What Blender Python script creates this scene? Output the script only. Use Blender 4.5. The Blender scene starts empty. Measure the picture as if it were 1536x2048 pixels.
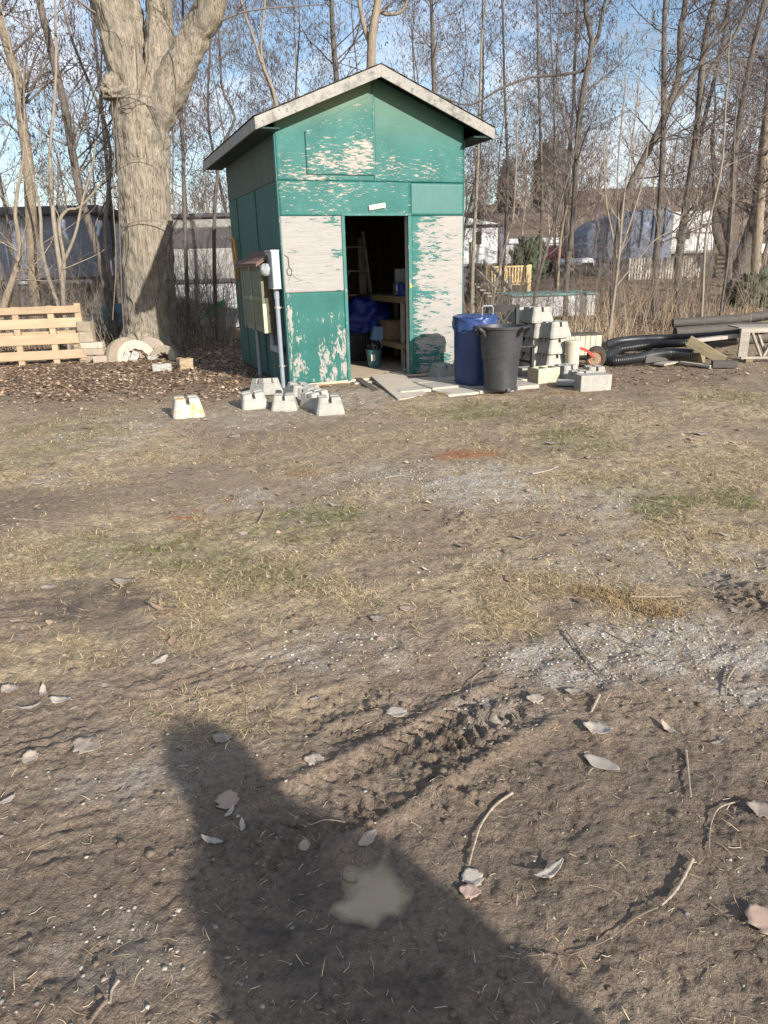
import bpy, bmesh, math, random
import numpy as np
from mathutils import Vector, Matrix, Euler
R = math.radians
rng = np.random.default_rng(7)
random.seed(7)
scene = bpy.context.scene
COL = scene.collection

# ---------------------------------------------------------------- camera
CAM_H, PITCH, ROLL, FOCAL = 1.4876, .3368, -.027, 1417.0      # focal length in pixels of a 1536 wide frame
cp, sp, cr, sr = math.cos(PITCH), math.sin(PITCH), math.cos(ROLL), math.sin(ROLL)
FWD = np.array([0, cp, -sp]); UP0 = np.array([0, sp, cp]); RT0 = np.array([1., 0, 0])
RIGHT = cr*RT0 + sr*UP0; UP = -sr*RT0 + cr*UP0
cam_data = bpy.data.cameras.new("camera"); cam = bpy.data.objects.new("camera", cam_data); COL.objects.link(cam)
cam_data.sensor_fit = 'HORIZONTAL'; cam_data.sensor_width = 36.0; cam_data.lens = 36.0*FOCAL/1536
cam_data.clip_start = .02; cam_data.clip_end = 2000
m = Matrix(((RIGHT[0], UP[0], -FWD[0], 0), (RIGHT[1], UP[1], -FWD[1], 0), (RIGHT[2], UP[2], -FWD[2], CAM_H), (0, 0, 0, 1)))
cam.matrix_world = m
scene.camera = cam

# ---------------------------------------------------------------- sun, sky, exposure
SUN_EL, SUN_AZ = R(21.5), R(34.0)          # the sun stands low behind the camera, to its right
SUN_STRENGTH, SKY_STRENGTH, EXPOSURE = 5.0, .115, .63
to_sun = Vector((math.sin(SUN_AZ)*math.cos(SUN_EL), -math.cos(SUN_AZ)*math.cos(SUN_EL), math.sin(SUN_EL)))
sd = bpy.data.lights.new("sun", 'SUN'); sd.energy = SUN_STRENGTH; sd.angle = R(.55); sd.color = (1, .945, .86)
sun = bpy.data.objects.new("sun", sd); COL.objects.link(sun)
sun.rotation_euler = to_sun.to_track_quat('Z', 'Y').to_euler(); sun.location = (6, -10, 14)
world = bpy.data.worlds.new("World"); scene.world = world; world.use_nodes = True
wn, wl = world.node_tree.nodes, world.node_tree.links
bg = wn["Background"]; bg.inputs["Strength"].default_value = SKY_STRENGTH
sky = wn.new("ShaderNodeTexSky"); sky.sky_type = 'NISHITA'; sky.sun_disc = False
sky.sun_elevation = SUN_EL; sky.sun_rotation = math.pi - SUN_AZ; sky.air_density = 1.0; sky.dust_density = .6; sky.ozone_density = 1.6
tc = wn.new("ShaderNodeTexCoord")
mp = wn.new("ShaderNodeMapping"); mp.inputs["Scale"].default_value = (1.6, 1.6, 4.2); mp.inputs["Rotation"].default_value = (.25, .1, .5)
n1 = wn.new("ShaderNodeTexNoise"); n1.inputs["Scale"].default_value = 2.1; n1.inputs["Detail"].default_value = 8; n1.inputs["Roughness"].default_value = .58
n1.inputs["Distortion"].default_value = .5
rp = wn.new("ShaderNodeValToRGB"); rp.color_ramp.elements[0].position = .45; rp.color_ramp.elements[1].position = .72
mx = wn.new("ShaderNodeMix"); mx.data_type = 'RGBA'
wl.new(tc.outputs["Generated"], mp.inputs["Vector"]); wl.new(mp.outputs[0], n1.inputs["Vector"]); wl.new(n1.outputs["Fac"], rp.inputs[0])
wl.new(rp.outputs[0], mx.inputs[0]); wl.new(sky.outputs[0], mx.inputs[6]); mx.inputs[7].default_value = (7.0, 7.2, 7.7, 1)
wl.new(mx.outputs[2], bg.inputs["Color"])
vs = scene.view_settings; vs.view_transform = 'Standard'; vs.look = 'None'; vs.gamma = 1; vs.use_curve_mapping = False; vs.exposure = EXPOSURE
scene.cycles.use_denoising = True
scene.cycles.max_bounces = 6; scene.cycles.diffuse_bounces = 3; scene.cycles.glossy_bounces = 3; scene.cycles.transparent_max_bounces = 6
scene.cycles.caustics_reflective = False; scene.cycles.caustics_refractive = False

# ---------------------------------------------------------------- measuring helpers (photograph pixel -> place on the ground)
def ray(px, py): return RIGHT*(px-768)/FOCAL + UP*(1024-py)/FOCAL + FWD
def G(px, py, z=0.0):
    d = ray(px, py); t = (z-CAM_H)/d[2]; return np.array([t*d[0], t*d[1], z])
def AT(px, py, Y):
    d = ray(px, py); t = Y/d[1]; return np.array([t*d[0], Y, CAM_H+t*d[2]])

# ---------------------------------------------------------------- noise
def _h(ix, iy, s):
    n = (ix.astype(np.int64)*374761393 + iy.astype(np.int64)*668265263 + s*1442695041) & 0x7fffffff
    n = ((n ^ (n >> 13))*1274126177) & 0x7fffffff
    return ((n ^ (n >> 16)) & 0xffff)/65535.0
def vnoise(x, y, s=0):
    ix, iy = np.floor(x), np.floor(y); fx, fy = x-ix, y-iy
    u, v = fx*fx*fx*(fx*(fx*6-15)+10), fy*fy*fy*(fy*(fy*6-15)+10)
    a, b, c, d = _h(ix, iy, s), _h(ix+1, iy, s), _h(ix, iy+1, s), _h(ix+1, iy+1, s)
    return (a*(1-u)+b*u)*(1-v) + (c*(1-u)+d*u)*v
def fbm(x, y, s=0, o=4, g=.5):
    t, a, n = 0, 1, 0
    for i in range(o):
        t = t + a*(vnoise(x*2**i+17.3*i, y*2**i-9.1*i, s+i)-.5); n += a; a *= g
    return 2*t/n
def sstep(a, b, x):
    t = np.clip((x-a)/(b-a), 0, 1); return t*t*(3-2*t)

# ---------------------------------------------------------------- object helpers
def tag(o, label=None, cat=None, group=None, kind=None):
    if label: o["label"] = label
    if cat: o["category"] = cat
    if group: o["group"] = group
    if kind: o["kind"] = kind
    return o
def empty(name, loc=(0, 0, 0), rz=0, label=None, cat=None, group=None):
    o = bpy.data.objects.new(name, None); COL.objects.link(o); o.location = [float(v) for v in loc]; o.rotation_euler = (0, 0, rz)
    o.empty_display_size = .1
    return tag(o, label, cat, group)
def link(name, me, mat=None, parent=None, bevel=0, seg=1):
    o = bpy.data.objects.new(name, me); COL.objects.link(o)
    if mat is not None and not me.materials: me.materials.append(mat)
    if parent is not None: o.parent = parent
    if bevel:
        b = o.modifiers.new("bevel", 'BEVEL'); b.width = bevel; b.segments = seg; b.limit_method = 'ANGLE'; b.angle_limit = R(35)
    return o
def npmesh(name, V, F, smooth=False, mat=None):
    """V (n,3); F list of index arrays, each (k,3) or (k,4)"""
    me = bpy.data.meshes.new(name); V = np.asarray(V, np.float32)
    F = [np.asarray(f, np.int32) for f in (F if isinstance(F, list) else [F]) if len(f)]
    me.vertices.add(len(V)); me.vertices.foreach_set("co", V.ravel())
    nl = sum(f.size for f in F); npol = sum(len(f) for f in F)
    me.loops.add(nl); me.loops.foreach_set("vertex_index", np.concatenate([f.ravel() for f in F]))
    starts, o = [], 0
    for f in F: starts.append(o+np.arange(len(f))*f.shape[1]); o += f.size
    me.polygons.add(npol); me.polygons.foreach_set("loop_start", np.concatenate(starts).astype(np.int32))
    if smooth: me.polygons.foreach_set("use_smooth", np.ones(npol, bool))
    me.update(calc_edges=True); me.validate()
    if mat: me.materials.append(mat)
    return me
def set_color(me, name, C):
    a = me.color_attributes.new(name, 'FLOAT_COLOR', 'POINT')
    a.data.foreach_set("color", np.asarray(C, np.float32).ravel())
def tubes(P, Rad, k=5, cap=False):
    """P (N,M,3) polylines, Rad (N,M): returns V, F (quads)"""
    P = np.asarray(P, float); Rad = np.asarray(Rad, float); N, M, _ = P.shape
    T = np.gradient(P, axis=1); T /= np.linalg.norm(T, axis=2, keepdims=True)+1e-9
    main = P[:, -1]-P[:, 0]; ref = np.where(np.abs(main[:, 2:3]) > .75*np.linalg.norm(main, axis=1, keepdims=True), [[1., .13, 0]], [[.07, .05, 1.]])
    ref = np.repeat(ref[:, None, :], M, 1)
    A = np.cross(T, ref); A /= np.linalg.norm(A, axis=2, keepdims=True)+1e-9
    B = np.cross(T, A)
    th = np.arange(k)*2*math.pi/k
    V = P[:, :, None, :] + Rad[:, :, None, None]*(np.cos(th)[None, None, :, None]*A[:, :, None, :] + np.sin(th)[None, None, :, None]*B[:, :, None, :])
    idx = np.arange(N*M*k).reshape(N, M, k)
    a = idx[:, :-1, :]; b = np.roll(idx, -1, 2)[:, :-1, :]; c = np.roll(idx, -1, 2)[:, 1:, :]; d = idx[:, 1:, :]
    return V.reshape(-1, 3), np.stack([a, b, c, d], -1).reshape(-1, 4)
class MB:
    """collects simple solids of ONE part"""
    def __init__(s): s.v = []; s.f = []
    def add(s, V, F):
        o = len(s.v); s.v += [tuple(map(float, p)) for p in V]; s.f += [tuple(int(i)+o for i in f) for f in F]; return s
    def box(s, lo, hi, M=None):
        x0, y0, z0 = lo; x1, y1, z1 = hi
        V = [(x0, y0, z0), (x1, y0, z0), (x1, y1, z0), (x0, y1, z0), (x0, y0, z1), (x1, y0, z1), (x1, y1, z1), (x0, y1, z1)]
        if M is not None: V = [M @ Vector(p) for p in V]
        return s.add(V, [(0, 3, 2, 1), (4, 5, 6, 7), (0, 1, 5, 4), (1, 2, 6, 5), (2, 3, 7, 6), (3, 0, 4, 7)])
    def bar(s, a, b, w, h, up=(0, 0, 1)):
        """a board from a to b, w wide and h thick"""
        a, b, up = Vector(a), Vector(b), Vector(up); t = (b-a).normalized()
        sd_ = t.cross(up)
        if sd_.length < 1e-4: sd_ = t.cross(Vector((0, 1, 0)))
        sd_.normalize(); n = sd_.cross(t).normalized()
        V = [p+sd_*i*w/2+n*j*h/2 for p in (a, b) for i, j in ((-1, -1), (1, -1), (1, 1), (-1, 1))]
        return s.add(V, [(0, 1, 2, 3), (7, 6, 5, 4), (0, 4, 5, 1), (1, 5, 6, 2), (2, 6, 7, 3), (3, 7, 4, 0)])
    def tube(s, pts, r, k=8, closed=False):
        P = np.array(pts, float)[None]; rr = np.full((1, P.shape[1]), r) if np.isscalar(r) else np.array(r, float)[None]
        V, F = tubes(P, rr, k); M = P.shape[1]
        F = [tuple(q) for q in F]; F += [tuple(range(k)), tuple(range((M-1)*k+k-1, (M-1)*k-1, -1))]
        return s.add(V, F)
    def lathe(s, prof, n=24, c=(0, 0, 0), M=None, cap=True):
        V = []; F = []
        for r, z in prof:
            for i in range(n):
                t = 2*math.pi*i/n; V.append(Vector((r*math.cos(t)+c[0], r*math.sin(t)+c[1], z+c[2])))
        if M is not None: V = [M @ p for p in V]
        for j in range(len(prof)-1):
            for i in range(n):
                k_ = (i+1) % n; F.append((j*n+i, j*n+k_, (j+1)*n+k_, (j+1)*n+i))
        if cap: F.append(tuple(range(n-1, -1, -1))); F.append(tuple((len(prof)-1)*n+i for i in range(n)))
        return s.add(V, F)
    def mesh(s, name, smooth=False):
        me = bpy.data.meshes.new(name); me.from_pydata(s.v, [], s.f); 
        bm = bmesh.new(); bm.from_mesh(me); bmesh.ops.recalc_face_normals(bm, faces=bm.faces); bm.to_mesh(me); bm.free()
        if smooth:
            me.polygons.foreach_set("use_smooth", np.ones(len(me.polygons), bool)); me.set_sharp_from_angle(angle=R(38))
        return me
    def build(s, name, mat, parent=None, smooth=False, bevel=0, seg=1):
        return link(name, s.mesh(name, smooth), mat, parent, bevel, seg)
def copy_tree(o, parent=None):
    c = o.copy(); COL.objects.link(c); c.parent = parent
    for ch in o.children: copy_tree(ch, c)
    return c

# ---------------------------------------------------------------- materials
def nt(name):
    m = bpy.data.materials.new(name); m.use_nodes = True; t = m.node_tree
    return m, t.nodes, t.links, t.nodes["Principled BSDF"]
def noise_node(n, l, vec, scale, detail=5, rough=.55, dist=0):
    x = n.new("ShaderNodeTexNoise"); x.inputs["Scale"].default_value = scale; x.inputs["Detail"].default_value = detail
    x.inputs["Roughness"].default_value = rough; x.inputs["Distortion"].default_value = dist
    if vec is not None: l.new(vec, x.inputs["Vector"])
    return x.outputs["Fac"]
def ramp(n, l, fac, a, b, c0=(0, 0, 0), c1=(1, 1, 1)):
    r = n.new("ShaderNodeValToRGB"); e = r.color_ramp.elements; e[0].position = a; e[1].position = b
    e[0].color = (*c0, 1); e[1].color = (*c1, 1); l.new(fac, r.inputs[0]); return r.outputs[0]
def mix(n, l, fac, a, b, blend='MIX'):
    x = n.new("ShaderNodeMix"); x.data_type = 'RGBA'; x.blend_type = blend
    for s, v in ((0, fac), (6, a), (7, b)):
        if isinstance(v, (int, float)): x.inputs[s].default_value = v
        elif isinstance(v, (tuple, list)): x.inputs[s].default_value = (*v[:3], 1)
        else: l.new(v, x.inputs[s])
    return x.outputs[2]
def math_(n, l, op, a, b=0.0, clamp=False):
    x = n.new("ShaderNodeMath"); x.operation = op; x.use_clamp = clamp
    for s, v in ((0, a), (1, b)):
        if isinstance(v, (int, float)): x.inputs[s].default_value = v
        else: l.new(v, x.inputs[s])
    return x.outputs[0]
def bump(n, l, bsdf, h, strength=.4, dist=.01):
    b = n.new("ShaderNodeBump"); b.inputs["Strength"].default_value = strength; b.inputs["Distance"].default_value = dist
    l.new(h, b.inputs["Height"]); l.new(b.outputs[0], bsdf.inputs["Normal"]); return b
def coords(n, l, stretch=(1, 1, 1), kind="Object"):
    t = n.new("ShaderNodeTexCoord"); mpp = n.new("ShaderNodeMapping"); mpp.inputs["Scale"].default_value = stretch
    l.new(t.outputs[kind], mpp.inputs["Vector"]); return mpp.outputs[0]
def MAT(name, c1, c2, scale=8, stretch=(1, 1, 1), rough=.8, bmp=.3, bscale=40, metal=0, spots=None, bdist=.004, vary=.12, detail=6, world=False):
    """two tones mottled by noise, optional spots (colour, scale, low, high), each object a little lighter or darker"""
    m, n, l, b = nt(name)
    v = coords(n, l, stretch)
    if world:
        g = n.new("ShaderNodeNewGeometry"); mpp = n.new("ShaderNodeMapping"); mpp.inputs["Scale"].default_value = stretch; l.new(g.outputs["Position"], mpp.inputs["Vector"]); v = mpp.outputs[0]
    f = noise_node(n, l, v, scale, detail, .62)
    c = mix(n, l, ramp(n, l, f, .3, .7), c1, c2)
    if spots:
        for sc_, s_s, s_a, s_b in (spots if isinstance(spots, list) else [spots]):
            c = mix(n, l, ramp(n, l, noise_node(n, l, v, s_s, 6, .65), s_a, s_b), c, sc_)
    if vary:
        oi = n.new("ShaderNodeObjectInfo"); hv = n.new("ShaderNodeHueSaturation")
        l.new(math_(n, l, 'MULTIPLY_ADD', oi.outputs["Random"], 2*vary), hv.inputs["Value"])
        n_ = hv.inputs["Value"].links[0].from_node; n_.inputs[2].default_value = 1-vary
        l.new(c, hv.inputs["Color"]); c = hv.outputs[0]
    l.new(c, b.inputs["Base Color"]); b.inputs["Roughness"].default_value = rough; b.inputs["Metallic"].default_value = metal
    if bmp: bump(n, l, b, noise_node(n, l, v, bscale, 6, .65), bmp, bdist)
    return m
# ================================================================ GROUND
def blob_mask(x, y, blobs, soft=.55, s=31):
    """zones outlined on the ground: each blob is (px, py, rx_px, ry_px, weight)"""
    out = np.zeros_like(x); w = fbm(x*2.3, y*2.3, s, 4)*soft
    for px, py, rx, ry, wt in blobs:
        c = G(px, py); ax = abs(G(px+rx, py)[0]-c[0]); ay = .5*abs(G(px, max(py-ry, 560))[1]-G(px, py+ry)[1])
        d = np.sqrt(((x-c[0])/ax)**2+((y-c[1])/ay)**2)
        out = np.maximum(out, wt*sstep(1.35, .45, d+w))
    return out
GRASS = [(120, 905, 240, 70, .9), (300, 1090, 330, 85, 1), (560, 1060, 250, 60, .9), (560, 1190, 330, 60, .8), (950, 815, 200, 28, 1), (1180, 850, 200, 55, 1), (1450, 800, 120, 50, 1),
         (1300, 950, 300, 80, .95), (1420, 1060, 200, 60, .7), (1010, 1120, 160, 70, .6), (1000, 960, 120, 35, .6), (750, 1000, 90, 40, .6), (650, 905, 200, 50, .35), (1000, 1230, 90, 45, .9), (460, 1260, 160, 45, .6), (90, 1320, 160, 45, .7), (1120, 1160, 200, 40, .7),
         (450, 1420, 260, 60, .45), (900, 1180, 160, 40, .7), (200, 820, 260, 30, .4), (1250, 1200, 120, 40, .5), (1450, 900, 150, 60, 1), (820, 880, 200, 30, .4)]
GREEN = [(1000, 820, 180, 25, .9), (1130, 880, 110, 30, .8), (1450, 780, 150, 40, .5), (1280, 985, 120, 40, .8), (610, 1035, 160, 35, .85), (250, 1100, 170, 40, .7), (160, 850, 160, 40, .5), (560, 1150, 160, 35, .5), (1500, 1010, 80, 35, .7), (60, 910, 80, 30, .6), (400, 1110, 120, 25, .7)]
GRAVEL = [(1000, 985, 200, 45, 1), (900, 950, 140, 28, .8), (1180, 1010, 150, 35, .6), (1400, 1290, 280, 75, 1), (1150, 1330, 200, 55, .9), (1480, 1380, 160, 50, .7), (640, 1020, 90, 20, .6), (240, 870, 90, 25, .5), (150, 960, 80, 18, .5), (700, 1300, 160, 40, .35),
          (200, 1900, 190, 110, .32), (300, 1560, 170, 70, .28), (480, 1000, 80, 20, .5), (640, 800, 130, 20, .7), (760, 960, 140, 30, .6), (1300, 1120, 250, 50, .45), (500, 830, 260, 25, .4), (1000, 1420, 120, 50, .5)]
WET = [(768, 1760, 950, 330, .55), (640, 1830, 240, 190, 1), (760, 1990, 300, 130, .9), (520, 1690, 150, 90, .8), (120, 1205, 240, 38, .85), (40, 1010, 130, 35, .5), (1150, 1560, 260, 100, .45), (1420, 1560, 160, 90, .55), (1350, 1830, 300, 180, .35), (880, 1545, 150, 70, .5), (60, 1450, 160, 40, .3), (700, 1500, 160, 70, .3), (1500, 1200, 80, 40, .4)]
LEAFZ = [(250, 745, 420, 48, 1), (520, 740, 190, 45, 1), (60, 770, 200, 30, .8), (1260, 755, 240, 30, .5), (1100, 825, 120, 30, .3)]
def line_pts(pp): return np.array([G(*p)[:2] for p in pp])
def along(x, y, pts):
    """signed distance to a polyline and length along it"""
    best = np.full(x.shape, 1e9); sgn = np.zeros_like(x); al = np.zeros_like(x); acc = 0
    for a, b in zip(pts[:-1], pts[1:]):
        t = b-a; L = np.hypot(*t); t = t/L
        q = np.clip((x-a[0])*t[0]+(y-a[1])*t[1], 0, L); dx, dy = x-a[0]-q*t[0], y-a[1]-q*t[1]
        d = np.hypot(dx, dy); m = d < best
        best = np.where(m, d, best); sgn = np.where(m, np.sign(-dx*t[1]+dy*t[0]), sgn); al = np.where(m, acc+q, al); acc += L
    return best*sgn, al, acc
LUG = [(line_pts([(420, 1760), (505, 1700), (640, 1610), (800, 1535), (990, 1425), (1110, 1370)]), .135, .026, .050), (line_pts([(520, 1480), (640, 1412), (800, 1365)]), .10, .016, .045)]
RIB = [(line_pts([(-80, 1725), (140, 1672), (310, 1628)]), .09, .008), (line_pts([(-60, 1492), (250, 1420), (480, 1338), (700, 1265)]), .10, .006), (line_pts([(-60, 1230), (200, 1200), (420, 1170)]), .14, .012), (line_pts([(200, 1335), (330, 1290)]), .08, .012)]
FINE = [(line_pts([(640, 1466), (900, 1452)]), .045, .008)]
PUD = G(738, 1775)
PUDDLE = np.array([G(*q)[:2] for q in [(762, 1655), (786, 1660), (790, 1690), (778, 1716), (796, 1745), (812, 1785), (800, 1815), (772, 1818), (748, 1840), (716, 1826), (684, 1818), (664, 1802), (692, 1782), (684, 1755), (672, 1728), (692, 1712), (722, 1722), (748, 1712), (756, 1690)]])
def puddle_sd(x, y):
    """signed distance to the puddle's outline, negative inside"""
    d = np.full(x.shape, 1e9); ins = np.zeros(x.shape, bool)
    for (ax, ay), (bx, by) in zip(PUDDLE, np.roll(PUDDLE, -1, 0)):
        ex, ey = bx-ax, by-ay; t = np.clip(((x-ax)*ex+(y-ay)*ey)/(ex*ex+ey*ey), 0, 1); d = np.minimum(d, np.hypot(x-ax-t*ex, y-ay-t*ey))
        c = ((ay > y) != (by > y)) & (x < ex*(y-ay)/(ey if abs(ey) > 1e-9 else 1e-9)+ax); ins ^= c
    return np.where(ins, -d, d)
def terrain(x, y):
    """the big shape only"""
    bank = .72*sstep(13.5, 20, y)*sstep(2.0, 7.5, x) + .10*sstep(12.2, 14, y)*sstep(1.5, 4, x)
    bankl = .25*sstep(13, 18, y)*sstep(-2.5, -6, x)
    hill = sstep(34, 105, y)*(6.2*sstep(-10, 26, x) + 2.8)
    return bank + bankl + hill + .03*sstep(7, 10, y)*sstep(-1.5, .5, x)*sstep(4, 2.5, x)
def height(x, y):
    near = sstep(26, 8, y)
    z = terrain(x, y)
    wet = blob_mask(x, y, WET)
    rough = .55 + .6*fbm(x*.9, y*.9, 71, 2)
    bas = sstep(2.1, .8, np.hypot((x-PUD[0])/.12, (y-PUD[1])/.125))
    fine = .0095*(1-.45*wet)*fbm(x*12, y*12, 9, 3) + .0075*(1-.5*wet)*(.55-np.abs(fbm(x*26, y*26, 12, 3))*1.6) + .0035*fbm(x*85, y*85, 14, 2)
    z = z + .022*fbm(x*.8, y*.8, 3, 3) + near*(.016*rough*fbm(x*3.1, y*3.1, 5, 4) + fine*(1-.55*bas))
    z = z + sstep(20, 40, y)*.5*fbm(x*.15, y*.15, 8, 3)
    fz = y < 6
    if np.any(fz):
        xx, yy = x[fz], y[fz]; dz = np.zeros_like(xx)
        wob = .012*fbm(xx*9, yy*9, 40, 3)
        for pts, hw, dep, per in LUG:
            d, a, L = along(xx, yy, pts); d = d+wob
            ins = sstep(hw, hw*.8, np.abs(d))*sstep(0, .30, a)*sstep(L, L-.22, a)
            ph = a/per + .55*np.abs(d)/hw + .16*np.sin(d/hw*9)
            lug = sstep(.18, .42, np.abs((ph % 1)-.5))
            dz += .8*ins*dep*(lug*1.15-.8)*np.clip(.85+1.3*fbm(xx*4.5, yy*4.5, 55, 3), 0, 1.3) + .6*dep*np.exp(-((np.abs(d)-hw*1.1)/.03)**2)*sstep(0, .30, a)*sstep(L, L-.22, a)
        for pts, hw, dep in RIB:
            d, a, L = along(xx, yy, pts); d = d+wob*1.6
            ins = sstep(hw, hw*.85, np.abs(d))
            dz += np.clip(.45+1.7*fbm(xx*3, yy*3, 57, 3), 0, 1)*(ins*dep*(.55*np.cos(d/hw*math.pi*3.5)-.7) + .7*dep*np.exp(-((np.abs(d)-hw*1.08)/.03)**2))*sstep(0, .2, a)*sstep(L, L-.25, a)
        for pts, hw, dep in FINE:
            d, a, L = along(xx, yy, pts)
            ins = sstep(hw, hw*.9, np.abs(d))*sstep(0, .03, a)*sstep(L, L-.03, a)
            dz += ins*dep*(np.sin(a/.018*math.pi)*np.sin(d/.015*math.pi)-.6)
        churn = blob_mask(xx, yy, [(890, 1550, 110, 70, 1), (985, 1450, 60, 45, .8), (1510, 1190, 60, 40, 1), (930, 1045, 55, 22, .9), (60, 1012, 90, 14, .7), (520, 1690, 140, 60, .7), (450, 1880, 90, 90, .45), (850, 1980, 200, 90, .5)], .4)
        cl = fbm(xx*16, yy*16, 61, 3); dz += churn*(.022*np.abs(cl)+.018*fbm(xx*34, yy*34, 62, 2)+.008)
        mud = blob_mask(xx, yy, [(700, 1830, 330, 220, 1), (1250, 1750, 420, 220, .6)], .4)
        dz += mud*.010*fbm(xx*6.5, yy*6.5, 77, 3)
        dz -= .017*sstep(.035, -.03, puddle_sd(xx, yy))+.006*sstep(.12, .0, puddle_sd(xx, yy))
        z[fz] += dz
    return z
def gz(x, y): return float(height(np.array([float(x)]), np.array([float(y)]))[0])
def on(p): return np.array([p[0], p[1], gz(p[0], p[1])])

ys = [-3.0]
while ys[-1] < .75: ys.append(ys[-1]+.06)
while ys[-1] < 2.2: ys.append(ys[-1]+.0085)
while ys[-1] < 17: ys.append(ys[-1]*1.0046)
while ys[-1] < 420: ys.append(ys[-1]*1.035)
ys = np.array(ys); NC = 455; NR = len(ys)
ss = np.linspace(-1, 1, NC)
GX = ss[None, :]*(1.05+.74*np.maximum(ys, 0))[:, None]; GY = np.repeat(ys[:, None], NC, 1)
gx, gy = GX.ravel(), GY.ravel(); gzv = height(gx, gy)
idx = np.arange(NR*NC).reshape(NR, NC)
quads = np.stack([idx[:-1, :-1], idx[:-1, 1:], idx[1:, 1:], idx[1:, :-1]], -1).reshape(-1, 4)
gme = npmesh("ground", np.stack([gx, gy, gzv], -1), quads, smooth=True)
m_gr = np.clip(blob_mask(gx, gy, GRASS)+.22*sstep(2.2, 3.0, gy)*sstep(10, 8, gy)+.25*sstep(9, 13, gy)*sstep(0, 3, gx), 0, 1)
m_gv = blob_mask(gx, gy, GRAVEL, .7, 36); m_wt = blob_mask(gx, gy, WET, .5, 37)
m_lf = np.clip(blob_mask(gx, gy, LEAFZ, .5, 38)+sstep(12.3, 14.5, gy), 0, 1)
set_color(gme, "zones", np.stack([m_gr, m_gv, m_wt, m_lf], -1))
m_gn = blob_mask(gx, gy, GREEN, .6, 39)
m_rd = blob_mask(gx, gy, [(940, 908, 62, 8, 1), (375, 1034, 42, 5, 1), (462, 997, 15, 4, 1), (602, 948, 38, 8, .65), (270, 1051, 12, 3, .7), (396, 1018, 10, 3, .6), (505, 984, 10, 3, .5), (890, 915, 25, 6, .7)], .45, 44)
set_color(gme, "tints", np.stack([m_gn, m_rd, m_rd*0, m_rd*0+1], -1))

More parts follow.
